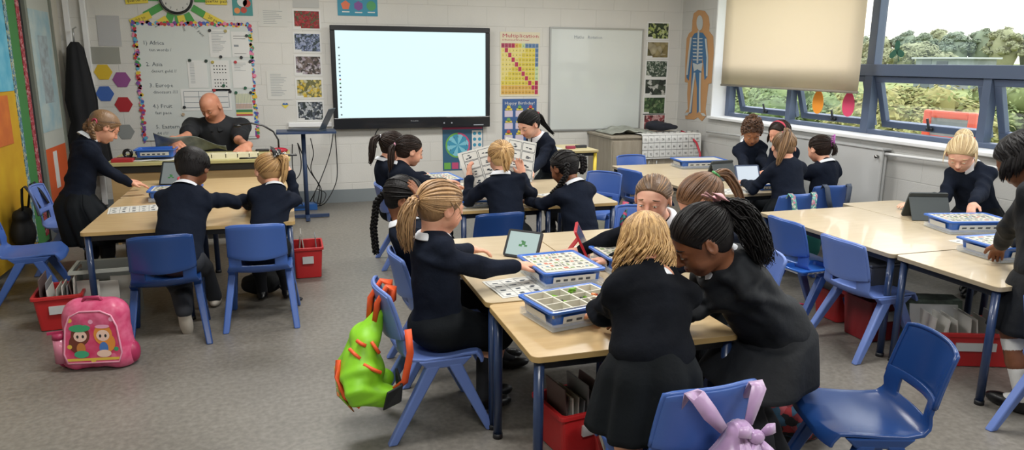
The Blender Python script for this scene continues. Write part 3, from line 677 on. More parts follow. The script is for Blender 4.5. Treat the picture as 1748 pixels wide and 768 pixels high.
    # --- legs, skirt, shoes
    if kn[0] is not None and legs:
        lg = Sh()
        for i in (0, 1):
            a_, fo = an[i]; q = .004 if legs != 'trousers' else .016
            if 'socks' in legs:
                p0 = kn[i]+(a_-kn[i])*(.12 if legs != 'dark socks' else .45); lg.cone(p0, a_, .048*s, .032*s, .01); lg.cone(a_, a_+fo, .030*s, .027*s, .02)
            else:
                lg.cone(hj[i], kn[i], (.067+q)*s, (.048+q)*s, .02*s); lg.cone(kn[i], a_, (.048+q)*s, (.030+q)*s, .012*s)
                if legs == 'tights': lg.cone(kn[i]+(a_-kn[i])*.1, kn[i]+(a_-kn[i])*.45, .045*s, .048*s, .02*s); lg.cone(a_, a_+fo, .030*s, .027*s, .02*s)
        V, Fq = lg.build(.008); np_mesh({'tights': 'tights', 'trousers': 'trousers'}.get(legs, 'socks'), V, Fq, {'tights': M_tight, 'trousers': M_grey, 'white socks': M_sock, 'socks': M_sock, 'dark socks': M_tight}[legs], root, off)
    if kn[0] is not None and shoes:
        for i in (0, 1):
            a_, fo = an[i]; fw_ = nrm(fo-A(0, 0, fo[2])) if np.linalg.norm(fo[:2]) > .03 else nrm(fo); so = Sh()
            b0 = a_+A(0, 0, -.035*s)-fw_*.02*s; b1 = a_+fo*1.0+fw_*.045*s; 
            if np.linalg.norm(fo[:2]) > .03: b0[2] = a_[2]-.038*s; b1[2] = b0[2]-.004
            Rs = frame(b1-b0, 0, (0, 0, 1) if abs(nrm(b1-b0)[2]) < .9 else -fac); L = np.linalg.norm(b1-b0)/2
            so.ell((b0+b1)/2, A(.037*s, L+.038*s, .034*s), Rs, .02); so.ell(a_+A(0, 0, .0)-A(0, 0, .012*s), A(.034, .038, .034)*s, None, .02*s)
            dn = -Rs[:, 2]
            if abs(nrm(fo)[2]) < .7: so.plane((b0+b1)/2+dn*.022*s, dn, .004)
            V, Fq = so.build(.006); np_mesh('shoe', V, Fq, shoe_m or M_shoe, root, off)
    if skirt == 'sit':
        q = Sh(); q.ell(hip-A(0, 0, .01), A(.145, .13, .09)*s, np.stack([rt, fac, A(0, 0, 1)], 1), .04)
        for i in (0, 1):
            if kn[i] is None: continue
            q.cone(hj[i], kn[i], .086*s, .070*s, .05*s)
        if kn[0] is not None:
            q.cone(hip, (kn[0]+kn[1])/2, .09*s, .062*s, .05*s)
        V, Fq = q.build(.007); V = folds(V, Fq, .006*s, seed+5, []); np_mesh('skirt', V, Fq, M_sk, root, off)
    elif skirt:
        # hanging pleated skirt: (length, flare, material, top offset)
        L, fl, mm_, npl = skirt; c0 = hip+ax*.07*s; mb = MB(); nn = 96; nr = 14; hx = (hj[0]+hj[1])/2
        kc = hx if kn[0] is None else (kn[0]+kn[1])/2
        bot = A(hip[0]+(kc-hip)[0]*.7, hip[1]+(kc-hip)[1]*.7, hip[2]-L)
        def fn(u, v):
            t = v; a = 2*PI*u; e = t**.8; c = c0*(1-t)+bot*t
            hh = hip[2]+.0; c = np.where(t < .25, c0+(hip+A(0, 0, -.02)-c0)*(t/.25), (hip+A(0, 0, -.02))+(bot-hip-A(0, 0, -.02))*((t-.25)/.75)) if True else c
            ra = (.108+.034*min(t*3.5, 1)+fl*e)*s; rb = (.092+.034*min(t*3.5, 1)+fl*e)*s
            pl = .010*s*min(t*3, 1)*(math.sin(a*npl)+.35*math.sin(a*npl*2+.8))*(.5+t)+.008*math.sin(a*3+seed)*t
            tl = nrm(ax*(1-min(t*3, 1))+A(0, 0, 1)*min(t*3, 1)); r1 = rt2*(1-min(t*3, 1))+rt*min(t*3, 1); f1 = nrm(np.cross(tl, r1)); f1 = f1 if f1@fac > 0 else -f1
            return c+nrm(r1)*math.cos(a)*(ra+pl)+f1*math.sin(a)*(rb+pl)-off
        mb.grid(fn, nn, nr); mb.build('skirt', mm_, root, solid=.004)
    if collar_: collar(root, off, nb-ax*.004*s, nrm(nrm(head+R@(A(0, -.13, -.3)*H)-nb)+ax), ff, s*(1.0 if not adult else 1.3), coll_w)
    if face: face_parts(root, off, head, R, H, HR.get(hair, M_lash) if not adult else mat('thin_brow', '#8a6450', .8), lip=M_lipd if sk in ('brown', 'tan') else None)
    # --- hair
    if style:
        hv = max(.005, vx); V, Fq = hair_cap(head, R, H, hv, front=style.get('front', .10), fat=style.get('fat', 1.0)); sets = [(V, Fq)]; P_ = []; r_ = []
        lo_ = lambda x, y, z: head+R@(A(x, y, z)*H); kind = style['kind']; ties = style.get('tie', [])
        for tz in ties:
            a, b = tie_locks(rs, head, R, H, tz, int(110/len(ties)), style.get('front', .10)); P_ += a; r_ += b
        ce, ra, to = cap_frame(head, R, H); tp = [to(nrm(t)*1.06) for t in ties]
        def wpt(p): return np.array(p, float)
        if kind == 'pony':
            for t, g in zip(tp, style['tails']):
                a, b = tail_locks(rs, t, [t+wpt(x) for x in g['c']], g.get('n', 46), g.get('r0', .0065), g.get('rads', [.014, .03, .032, .026, .008]), curl=g.get('curl', 0)); P_ += a; r_ += b
        if kind == 'braid':
            for t, g in zip(tp, style['tails']): braid((P_, r_), t, [t+wpt(x) for x in g['c']], g.get('r', .018))
        if kind in ('bob', 'loose'):
            a, b = loose_locks(rs, head, R, H, style.get('n', 150), style.get('L', .1), face=style.get('face', .45), curl=style.get('curl', 0), flare=style.get('flare', .03), part=style.get('part', (0, .1, 1)), rad=style.get('rad', .03)); P_ += a; r_ += b
        if kind == 'curly':
            mb = []; sets2 = []
            for i in range(420):
                u = nrm(rs.normal(size=3)); 
                if u@nrm(A(0, .78, -.62)) > .30: continue
                bulge = style.get('puff', .25)*max(0, u[2])**2*.5; p = to(u*(1.01+bulge)*A(1-.12*max(0, u[2]), 1, 1)); ph = rs.rand()*6; t = np.linspace(0, 1, 12); ax_ = R@u; s1 = nrm(np.cross(ax_, rs.normal(size=3))); s2 = np.cross(ax_, s1); q = .009+.006*rs.rand()
                P_.append(p+np.outer(t*.02-.006, ax_)+np.outer(np.cos(t*11+ph)*q, s1)+np.outer(np.sin(t*11+ph)*q, s2)); r_.append(np.full(12, .0035))
            sp = Sh(); sp.ell(ce+R@(A(0, -.05, .24)*H), A(.31, .36, .36)*H, R, .02); sp.plane(head+R@nrm(A(0, .78, -.62))*.16*H, R@nrm(A(0, .78, -.62)), .02); sets.append(sp.build(.006))
        if kind == 'bun':
            b0 = to(nrm(style['tie'][0])*1.15); q = Sh(); q.ell(b0, A(.06, .06, .06)*style.get('br', 1), None, .01); sets.append(q.build(.006))
            for i in range(24):
                w = nrm(rs.normal(size=3)); a1 = nrm(np.cross(w, A(.2, .3, .9))); a2 = np.cross(w, a1); t = np.linspace(0, 2*PI, 20); P_.append(b0+.056*style.get('br', 1)*(np.outer(np.cos(t), a1)+np.outer(np.sin(t), a2))); r_.append(np.full(20, .007))
        if style.get('wisps'):
            for i in range(style['wisps']):
                u = nrm(A(rs.choice([-1, 1])*(.7+.3*rs.rand()), .45*rs.rand()-.1, .1)); p = to(u*1.02); t = np.linspace(0, 1, 10); L = .05+.07*rs.rand()
                P_.append(p+np.outer(t, A(0, 0, -L))+np.outer(np.sin(t*3), R@A(.01*np.sign(u[0]), .02, 0))); r_.append(.0028*(1.1-t))
        if P_: sets.append(tubes_np(P_, r_))
        o = 0; VV = []; FF = []
        for v, f in sets: VV.append(v); FF.append(f+o); o += len(v)
        np_mesh('hair', np.concatenate(VV), np.concatenate(FF), HR[hair], root, off)
        for t, cl in zip(tp, style.get('bands', [])):
            d = nrm(t-ce); m = MB(); a1 = nrm(np.cross(d, A(.1, .2, 1))); a2 = np.cross(d, a1); q = style.get('bandr', .017)
            m.tube([t-off+q*(math.cos(x)*a1+math.sin(x)*a2) for x in np.linspace(0, 2*PI, 17)], .0055, 8, cap=False); m.build('hair_tie', mat('tie_'+cl, cl, .7), root)
    return dict(root=root, R=R, head=head, H=H, nb=nb, el=el, wr=wr, off=off, hip=hip, rt=rt, fac=fac, ax=ax, ff=ff, shc=shc, kn=kn)
# ---------------- furniture makers ----------------
M_top = mat('maple_laminate', '#c8ae82', .32, col2='#bfa276', ns=5, stretch=(1, 5, 1), coat=.15)
M_topg = mat('pale_beige_laminate', '#c6b699', .3, col2='#bfae90', ns=5, stretch=(1, 5, 1), coat=.2)
M_edge = mat('table_edge', '#b0935f', .5); M_edged = mat('table_edge_grey', '#9c8f78', .5)
M_navy = mat('navy_tube', '#1d3257', .35, coat=.3); M_blk = mat('black_steel', '#14161b', .45)
CH = {'navy': mat('chair_navy', '#1e3f78', .24, bump=.05, bs=400), 'blue': mat('chair_blue', '#3f60a6', .35, bump=.05, bs=400), 'peri': mat('chair_periwinkle', '#637cbd', .38, bump=.05, bs=400), 'grey': mat('chair_grey', '#54565c', .5)}
def table(label, x0, y0, x1, y1, z=.60, top=M_top, edge=M_edge, legc=M_navy, group=None, r=.03, name='school_table', lr=.019):
    cx, cy = (x0+x1)/2, (y0+y1)/2; w, d = (x1-x0)/2, (y1-y0)/2
    t = thing(name, label, 'table', (cx, cy, 0), 0, group)
    pts = rrect(-w, -d, w, d, r, 5); m = MB(); m.prism(pts, z-.022, z-.002, 1); m.prism([(p[0]*.998, p[1]*.998) for p in pts], z-.002, z, 0)
    m.build('tabletop', [top, edge], t)
    f = MB(); a, b = w-.05, d-.045
    f.box((-a, -b-.012, z-.06), (a, -b+.012, z-.022)).box((-a, b-.012, z-.06), (a, b+.012, z-.022)).box((-a-.012, -b+.012, z-.06), (-a+.012, b-.012, z-.022)).box((a-.012, -b+.012, z-.06), (a+.012, b-.012, z-.022))
    f.build('frame', M_blk, t)
    for sx in (-1, 1):
        for sy in (-1, 1):
            lx, ly = sx*(w-.035), sy*(d-.035)
            l = MB().tube([(lx, ly, 0.02), (lx, ly, z-.022)], lr, 14).build('leg', legc, t)
            MB().tube([(lx, ly, 0), (lx, ly, .022)], lr+.003, 12).build('foot_cap', M_blk, l)
    return t
def make_chair(label, color, group=None, s=1.0):
    """one-piece moulded school chair; the sitter faces +Y"""
    m = CH[color]; t = thing('school_chair', label, 'chair', (0, 0, 0), 0, group)
    prof = [(.205, .318), (.198, .338), (.175, .350), (.09, .351), (0, .345), (-.08, .343), (-.135, .350), (-.165, .368), (-.180, .395), (-.187, .425), (-.192, .45), (-.198, .48)]
    nu = 14; n = len(prof); mb = MB(); vs = []
    for k, (y, z) in enumerate(prof):
        for i in range(nu+1):
            u = i/nu*2-1; wd = .185 if k < 6 else .185-.02*min((k-5)/3, 1)
            zz = z+(.016*u*u if 1 < k < 8 else 0)+(.0 if k > 1 else -.004*u*u); yy = y+(.035*(u*u) if k >= 9 else (.012*u*u*(k-6) if k > 6 else 0))-(.025*u**4 if k < 3 else 0)
            vs.append((u*wd, yy, zz))
    fs = []
    for k in range(n-1):
        for i in range(nu):
            if k in (8, 9) and 3 <= i <= nu-4: continue      # the hand slot under the backrest
            fs.append((k*(nu+1)+i, k*(nu+1)+i+1, (k+1)*(nu+1)+i+1, (k+1)*(nu+1)+i))
    mb.add(vs, fs, 0, True); seat = mb.build('seat', m, t, solid=.013, offset=1, bevel=.003)
    # underside box that carries the legs
    for sx in (-1, 1): MB().hexa([(sx*.145, -.07, .31), (sx*.185, -.07, .31), (sx*.185, .09, .31), (sx*.145, .09, .31), (sx*.145, -.11, .35), (sx*.19, -.11, .35), (sx*.19, .13, .35), (sx*.145, .13, .35)] if sx > 0 else [(-.185, -.07, .31), (-.145, -.07, .31), (-.145, .09, .31), (-.185, .09, .31), (-.19, -.11, .35), (-.145, -.11, .35), (-.145, .13, .35), (-.19, .13, .35)]).build('leg_socket', m, t, bevel=.006)
    # backrest: curved panel, flanged rim, bowed lower lip
    vs = []; nv = 8
    for j in range(nv+1):
        v = j/nv
        for i in range(nu+1):
            u = i/nu*2-1; wd = .165-.006*v; lo = .452-.020*(1-u*u); zt = .655-.012*u**4
            z = lo+(zt-lo)*v; y = -.205-.055*v+.045*u*u*(1-.25*v)-(.012*(1-v)**2)
            vs.append((u*wd, y, z))
    fs = [(j*(nu+1)+i, j*(nu+1)+i+1, (j+1)*(nu+1)+i+1, (j+1)*(nu+1)+i) for j in range(nv) for i in range(nu)]
    b = MB().add(vs, fs, 0, True); b.build('backrest', m, t, solid=.014, offset=0, bevel=.004)
    rim = MB(); tr_ = [vs[j*(nu+1)] for j in range(0, nv+1)]+[vs[nv*(nu+1)+i] for i in range(1, nu+1)]+[vs[j*(nu+1)+nu] for j in range(nv-1, -1, -1)]
    rim.tube([(x, y+.006, z) for x, y, z in tr_], .0085, 8); rim.build('rim', m, t)
    def leg(sx, y0, y1, x1):
        x0 = .165*sx; q = .022; p = .018; a = .031; c = .020
        MB().hexa([(sx*x1-p, y1-c, 0), (sx*x1+p, y1-c, 0), (sx*x1+p, y1+c, 0), (sx*x1-p, y1+c, 0), (x0-q, y0-a, .325), (x0+q, y0-a, .325), (x0+q, y0+a, .325), (x0-q, y0+a, .325)]).build('leg', m, t, bevel=.008, seg=3)
    for sx in (-1, 1): leg(sx, -.04, -.235, .205); leg(sx, .05, .205, .20)
    return t
CG = 'moulded blue classroom chairs'
_proto = {}
def chair(label, color, x, y, rz):
    """rz turns the sitter's facing direction away from +Y (counter-clockwise)"""
    if color not in _proto:
        c = make_chair(label, color, CG if color != 'grey' else None); _proto[color] = c; c.location = (x, y, 0); c.rotation_euler = (0, 0, rz); return c
    c = copy_tree(_proto[color]); c.location = (x, y, 0); c.rotation_euler = (0, 0, rz); c['label'] = label; return c
M_tray = mat('tray_blue', '#2a5fb4', .35, coat=.2); M_ins = mat('tray_insert', '#c6c2b4', .5); M_clear = mat('clear_plastic', '#dfe6ea', .15, alpha=.28)
M_lab = mat('paper_label', '#c2c5c6', .6); M_ink = mat('grey_ink', '#3f4650', .7); M_green = mat('brick_green', '#6fa52f', .4); M_orange = mat('brick_orange', '#e0762a', .4); M_red = mat('brick_red', '#b83232', .4); M_dk = mat('brick_dark', '#3b3f45', .5)
def tray(label, x, y, z, w, d, h=.07, rz=0, insert='grid', base=True, group='blue component trays', seed=1, lid=None, lip=True):
    rs = np.random.RandomState(seed); t = thing('storage_tray', label, 'tray', (x, y, z), rz, group); b0 = .012 if base else 0
    if base:
        MB().box((-w*.44, -d*.44, 0), (w*.44, d*.44, .004)).box((-w*.47, -d*.47, .004), (-w*.45, d*.47, .03)).box((w*.45, -d*.47, .004), (w*.47, d*.47, .03)).box((-w*.45, -d*.47, .004), (w*.45, -d*.455, .03)).box((-w*.45, d*.455, .004), (w*.45, d*.47, .03)).build('clear_base', M_clear, t)
    def ring(sx, sy, zz, r=.02): return [(p[0], p[1], zz) for p in rrect(-sx, -sy, sx, sy, r, 4)]
    w2, d2 = w/2, d/2; R_ = [ring(w2*.86, d2*.84, b0), ring(w2*.90, d2*.89, b0+h-.012), ring(w2*.93, d2*.92, b0+h-.012), ring(w2, d2, b0+h-.010), ring(w2, d2, b0+h), ring(w2*.93, d2*.92, b0+h+.001), ring(w2*.885, d2*.87, b0+h-.004), ring(w2*.845, d2*.82, b0+.006)]
    n = len(R_[0]); vs = [v for r in R_ for v in r]
    vs = [(x_, y_-(.012 if lip and k_ >= 3*n and k_ < 6*n and abs(x_) < w*.22 and y_ < 0 else 0), z_-(.010 if lip and 2*n <= k_ < 7*n and abs(x_) < w*.22 and y_ < 0 else 0)) for k_, (x_, y_, z_) in enumerate(vs)]
    fs = [(k*n+i, k*n+(i+1) % n, (k+1)*n+(i+1) % n, (k+1)*n+i) for k in range(len(R_)-1) for i in range(n)]+[tuple(range(n-1, -1, -1)), tuple((len(R_)-1)*n+i for i in range(n))]
    MB().add(vs, fs, 0).build('tray_body', M_tray, t, bevel=.002)
    zt = b0+h+.002
    if insert == 'grid':
        g = MB(); xs = [-.43, -.2, .02, .22, .43]; ys = [-.40, -.14, .12, .40]; th = .006
        g.box((-w*.44, -d*.42, zt-.032), (w*.44, d*.42, zt-.028))
        for a in xs: g.box((a*w-th/2-.001, -d*.42, zt-.028), (a*w+th/2+.001, d*.42, zt))
        for a in ys: g.box((-w*.44, a*d-th/2, zt-.028), (w*.44, a*d+th/2, zt-.0005))
        for a in (.12, .32): g.box((a*w-th/2, -d*.40, zt-.028), (a*w+th/2, -.14*d, zt-.001))
        g.build('compartment_insert', M_ins, t)
        pc = MB()
        for i in range(26):
            a, b = rs.uniform(-.4, .4)*w, rs.uniform(-.37, .37)*d; s_ = .004+.004*rs.rand(); M_ = Matrix.Translation((a, b, zt-.024)) @ Matrix.Rotation(rs.rand()*3, 4, 'Z'); pc.box((-s_*1.6, -s_, 0), (s_*1.6, s_, .007), rs.choice([0, 0, 1, 2, 3, 3]), M_)
        for i in range(9):
            M_ = Matrix.Translation((.11*w+rs.uniform(-.05, .05)*w, .24*d+rs.uniform(-.05, .05)*d, zt-.02+.003*i)) @ Matrix.Rotation(rs.rand()*3, 4, 'Z'); pc.box((-.009, -.005, 0), (.009, .005, .006), 0, M_)
        M_ = Matrix.Translation((.26*w, -.05*d, zt-.02)); 
        for i in range(6): pc.box((-.008+.002*i, -.008, .004*i), (.006+.002*i, .006, .004*i+.005), 1 if i else 3, M_ @ Matrix.Rotation(i*.7, 4, 'Z'))
        o = pc.build('brick_pieces', [M_green, M_orange, M_red, M_dk], t); o['kind'] = 'stuff'
    elif insert == 'card':   # printed parts list laid in the tray
        g = MB(); g.box((-w*.43, -d*.41, zt-.010), (w*.43, d*.41, zt-.004), 0)
        for r in range(6):
            y0 = d*(.33-.13*r); g.box((-w*.40, y0-.03*d, zt-.004), (w*.40, y0-.024*d, zt-.0034), 1)
            x_ = -.39
            while x_ < .36:
                l_ = rs.uniform(.02, .07); g.box((x_*w, y0, zt-.004), ((x_+l_)*w, y0+.055*d*rs.uniform(.5, 1.3), zt-.0032), rs.choice([1, 1, 1, 2, 3, 4])); x_ += l_+rs.uniform(.015, .06)
        g.box((-w*.02, -d*.38, zt-.004), (-w*.012, d*.38, zt-.0034), 1)
        g.build('printed_card', [M_ins, mat('print_grey', '#5f6360', .7), mat('print_green', '#6c8450', .7), mat('print_red', '#b06a58', .7), mat('print_blue', '#557a96', .7)], t)
    elif insert == 'pale':
        MB().box((-w*.43, -d*.41, zt-.012), (w*.43, d*.41, zt-.006)).build('insert_lid', M_ins, t)
    l = MB(); yy = -d2*.885; l.add([(-w*.34, yy-.004, b0+h*.24), (w*.34, yy-.004, b0+h*.24), (w*.34, yy-.009, b0+h*.66), (-w*.34, yy-.009, b0+h*.66)], [(0, 1, 2, 3)], 0)
    for i in range(5): a = -.30+.12*i; l.add([(a*w, yy-.0062, b0+h*.33), ((a+.07)*w, yy-.0062, b0+h*.33), ((a+.07)*w, yy-.0085, b0+h*.48), (a*w, yy-.0085, b0+h*.48)], [(0, 1, 2, 3)], 1)
    l.build('label', [M_lab, M_ink], t)
    xx = -w2*.90; MB().add([(xx-.005, d*.28, b0+h*.24), (xx-.005, -d*.28, b0+h*.24), (xx-.010, -d*.28, b0+h*.66), (xx-.010, d*.28, b0+h*.66)], [(0, 1, 2, 3)], 0).build('side_label', [M_lab], t)
    return t
M_scr = mat('screen_pale', '#cfe6e2', .2, emit=.55); M_scrw = mat('screen_white', '#dfeaf5', .2, emit=.7); M_case = mat('tablet_case', '#1b1e22', .5); M_redc = mat('red_case', '#b3202c', .45); M_grc = mat('grey_folio', '#3c4243', .6)
def tablet(label, x, y, z, rz, tilt=60, w=.24, h=.17, case=M_case, screen=M_scr, drawing=True, folio=False, group='classroom tablets', frame_=None):
    """screen faces -Y before turning; tilt from the table"""
    t = thing('tablet', label, 'tablet', (x, y, z), rz, group); a = math.radians(tilt); M_ = Matrix.Translation((0, 0, .006)) @ Matrix.Rotation(a, 4, 'X')
    def pm(pts, z0, z1, mb, mi=0): mb.prism(pts, z0, z1, mi, M_)
    b = MB(); pm(rrect(-w/2, 0, w/2, h, .012, 3), -.012, 0, b); b.build('case', case, t, bevel=.002)
    s_ = MB(); s_.prism([(-w/2+.014, .012), (w/2-.014, .012), (w/2-.014, h-.012), (-w/2+.014, h-.012)], 0, .001, 0, M_); o = s_.build('screen', screen, t)
    if drawing:
        d = MB()
        for i, (a_, b_, c_, e_) in enumerate(((-.02, .06, .018, .012), (-.005, .07, .02, .02), (.012, .062, .016, .01), (-.01, .085, .014, .008))): d.box((a_, b_, .001), (a_+c_, b_+e_, .002), 0, M_)
        d.build('drawing', mat('ink_green', '#3f7a4a', .5), o)
    if folio:   # folded stand leg behind
        c = M_ @ Vector((0, h*.9, -.012)); q = MB(); q.add([(-w/2, c[1]*.98, c[2]*.93), (w/2, c[1]*.98, c[2]*.93), (w/2, c[1]+h*.42, 0.003), (-w/2, c[1]+h*.42, .003)], [(0, 1, 2, 3)]); q.build('folio_stand', case, t, solid=.006)
        MB().box((w*.22, h*.62, -.0145), (w*.40, h*.84, -.0125), 0, M_).box((-w*.40, h*.62, -.0145), (-w*.22, h*.84, -.0125), 0, M_).build('sticker', M_lab, t)
    else:
        c = M_ @ Vector((0, h*.65, -.012)); q = MB(); q.add([(-w*.3, c[1], c[2]), (w*.3, c[1], c[2]), (w*.3, c[1]+h*.4, .004), (-w*.3, c[1]+h*.4, .004)], [(0, 1, 2, 3)]); q.build('stand', case, t, solid=.005)
    return t
M_paper = mat('worksheet_paper', '#d0d0ca', .7)
def sheet(label, x, y, z, w, d, rz=0, cells=(4, 4), group='printed worksheets', seed=1, name='worksheet', curl=.004):
    rs = np.random.RandomState(seed); m = MB(); nx, ny = 8, 6
    m.grid(lambda u, v: ((u-.5)*w, (v-.5)*d, .0015+curl*(math.sin(u*5+seed)*math.sin(v*4))**2), nx, ny, 0)
    zf = lambda a, b: .0024+curl*(math.sin((a+.5)*5+seed)*math.sin((b+.5)*4))**2
    def bar(x0, y0, x1, y1, mi=1):
        m.add([(p[0]*w, p[1]*d, zf(*p)) for p in ((x0, y0), (x1, y0), (x1, y1), (x0, y1))], [(0, 1, 2, 3)], mi)
    cx, cy = cells
    for i in range(cx+1):
        for k in range(4): a = -.46+.92*i/cx; bar(a-.003, -.44+.22*k, a+.003, -.44+.22*(k+1))
    for j in range(cy+1):
        for k in range(4): b = -.44+.88*j/cy; bar(-.46+.23*k, b-.004, -.46+.23*(k+1), b+.004)
    for i in range(cx):
        for j in range(cy):
            a = -.46+.92*(i+.2)/cx; b = -.44+.88*(j+.25)/cy
            for k in range(3): o1, o2 = rs.rand(2)*.5; bar(a+.4*o1/cx, b+.5*o2/cy, a+(.4*o1+.28)/cx, b+(.5*o2+.16)/cy)
    o = m.build(name, [M_paper, M_ink], None); o.location = (x, y, z); o.rotation_euler = (0, 0, rz)
    tag(o, label, 'paper', group); return o
M_crate = mat('red_plastic', '#b8272a', .4); 
def bin_(label, x, y, w, d, h, rz=0, color=M_crate, files=12, group='red book bins', seed=1, z=0, white=False):
    rs = np.random.RandomState(seed); t = thing('book_bin', label, 'bin', (x, y, z), rz, group); R_ = []
    for sx, zz in ((.84, .003), (.97, h-.02), (1.06, h-.02), (1.06, h), (.93, h), (.80, .012)): R_.append([(p[0], p[1], zz) for p in rrect(-w/2*sx, -d/2*sx, w/2*sx, d/2*sx, .02, 3)])
    n = len(R_[0]); fs = [(k*n+i, k*n+(i+1) % n, (k+1)*n+(i+1) % n, (k+1)*n+i) for k in range(5) for i in range(n)]+[tuple(range(n-1, -1, -1)), tuple(5*n+i for i in range(n))]
    MB().add([v for r in R_ for v in r], fs).build('bin_body', color, t, bevel=.003)
    MB().box((-w*.18, -d/2*1.0-.004, h*.5), (w*.18, -d/2*.93, h*.72)).build('label', M_lab, t)
    cols = [mat('file_a', '#a9a7a0', .6), mat('file_b', '#7b7d80', .6), mat('file_c', '#cfcdc6', .6), mat('file_d', '#5b4a48', .6)]
    for i in range(files):
        k = MB(); xx = -w*.36+w*.72*i/max(files-1, 1); hh = h*rs.uniform(1.02, 1.35); M_ = Matrix.Translation((xx, 0, .02)) @ Matrix.Rotation(rs.uniform(-.16, .16), 4, 'Y'); dd = d*rs.uniform(.28, .36)
        k.box((-.003, -dd, 0), (.003, dd, hh), 0, M_); o = k.build('exercise_book', cols[2 if white else rs.randint(4)], None); o.location = (x, y, z); o.rotation_euler = (0, 0, rz)
        tag(o, 'thin book upright in a '+group[:-1], 'book', 'thin books upright in the '+group)
    return t
# ---------------- tables ----------------
TG = 'school tables'
table('maple table at front left of the left group, worksheet near its corner', -1.20, 4.74, -.60, 5.88, group=TG)
table('maple table of the left group with the bow-haired child at its end', -.596, 4.74, .02, 5.88, group=TG)
table('maple table pushed against the teacher desk, far end of the left group', -1.20, 5.885, .02, 6.72, group=TG)
table('pale table under the black cased tablet, left of the middle group', .77, 2.85, 1.355, 4.02, top=M_topg, group=TG)
table('pale table on the far side of the red cased tablet', 1.36, 2.85, 1.95, 4.02, top=M_topg, group=TG)
table('nearest maple table with a blue tray on it', .77, 2.24, 1.60, 2.835, group=TG)
table('table with the upright sheet holder, in front of the middle of the back wall', 1.10, 4.78, 1.72, 5.95, top=M_topg, group=TG)
table('table at right of the back middle group beside the empty blue chair', 1.725, 4.80, 2.30, 5.95, top=M_topg, group=TG)
table('long pale table by the cabinet with a grey folio tablet', 3.08, 4.86, 3.95, 5.72, top=M_topg, edge=M_edged, legc=M_blk, group=TG)
table('pale table by the cabinet, its far half with the blue tray', 3.06, 5.725, 4.15, 6.60, top=M_topg, edge=M_edged, legc=M_blk, group=TG)
table('empty pale table with two chairs tucked under its left edge', 3.08, 3.04, 3.865, 4.22, top=M_topg, edge=M_edged, group=TG)
table('pale table near the radiator with a folio tablet on it', 3.87, 3.20, 4.38, 4.34, top=M_topg, edge=M_edged, group=TG)
table('narrow pale table under the nearer right-hand tray', 3.09, 2.42, 4.20, 3.03, top=M_topg, edge=M_edged, group=TG)
# yellow legged side table
table('beige side table with yellow legs against the back wall', 2.28, 7.05, 3.13, 7.65, z=.70, top=mat('side_table_top', '#c9bd92', .4), edge=mat('side_edge', '#a7986a', .5), legc=mat('yellow_tube', '#d8bf3c', .4), name='side_table')
# ---------------- teacher's desk ----------------
t = thing('teacher_desk', 'teacher desk with pale green top and maple front panel', 'desk', (-.72, 7.3, 0))
M_dtop = mat('desk_top', '#b9b27c', .45, col2='#b1a972', ns=3); M_panel = mat('desk_panel', '#c2a473', .5, col2='#b99a69', ns=4, stretch=(1, 1, 5))
MB().prism(rrect(-.78, -.36, .74, .36, .02), .70, .725).build('desktop', [M_dtop], t)
MB().box((-.75, -.325, .635), (.70, -.30, .70)).build('drawer_rail', mat('rail_dark', '#2b2a26', .5), t)
MB().box((-.75, -.31, .12), (.70, -.29, .635)).build('modesty_panel', M_panel, t)
for x in (-.74, .70): MB().box((x-.012, -.30, 0), (x+.012, .33, .70)).build('side_panel', M_panel, t)
MB().box((.50, -.318, .55), (.60, -.310, .64)).build('socket_plate', mat('socket_white', '#c8c6bd', .4), t)
# ---------------- chairs ----------------
chair('dark blue chair in front, holding the black-haired child at the left group', 'navy', -.72, 4.52, .10)
chair('lighter blue chair holding the child with the black bow', 'blue', -.20, 4.68, -.04)
chair('blue chair at far left facing the left table group', 'blue', -1.66, 5.42, -PI/2+.15)
chair('blue chair at far left with a black bag on its back', 'peri', -1.62, 6.30, -PI/2)
chair('periwinkle chair holding the child whose bag is green and orange', 'peri', .58, 3.08, -PI/2+.05)
chair('periwinkle chair holding the child with a hand on the forehead', 'peri', .72, 3.62, -PI/2+.05)
chair('dark blue chair with its back toward us, centre of the room', 'navy', 1.26, 4.62, .08)
chair('chair holding the two dark ponytailed children by the wall', 'peri', .90, 5.75, -PI/2)
chair('empty rounded blue chair at right end of the back middle group', 'blue', 2.50, 5.72, PI/2+.75)
chair('blue chair with a pink and black floral bag strap', 'blue', 2.12, 4.18, PI/2+.95)
chair('light blue chair seen over the far edge of the cabinet-side table', 'blue', 3.42, 6.68, PI)
chair('dark blue chair tucked under the left edge of the cabinet-side table', 'blue', 3.16, 6.02, -PI/2+.25)
chair('blue chair with teal patterned straps over its back', 'blue', 3.58, 4.70, .05)
chair('blue chair with a dark grey bag hanging on it, near the radiator', 'blue', 4.15, 4.96, -.10)
chair('blue chair tucked under the right table, farther of the two', 'blue', 3.16, 3.76, -PI/2+.03)
chair('blue chair tucked under the right table, nearer of the two', 'peri', 3.13, 3.23, -PI/2+.03)
chair('empty dark blue chair with shiny seat in the lower right corner', 'navy', 1.95, 1.98, PI/2-.32)
chair('lowest chair with the lilac satin bag tied over its back', 'blue', 1.17, 2.00, .04)
chair('chair behind the bending children with only its curved back showing', 'peri', 2.12, 3.12, PI/2-.05)
chair('periwinkle chair cut off by the right edge of the picture', 'peri', 3.185, 2.04, -PI/2+.02)
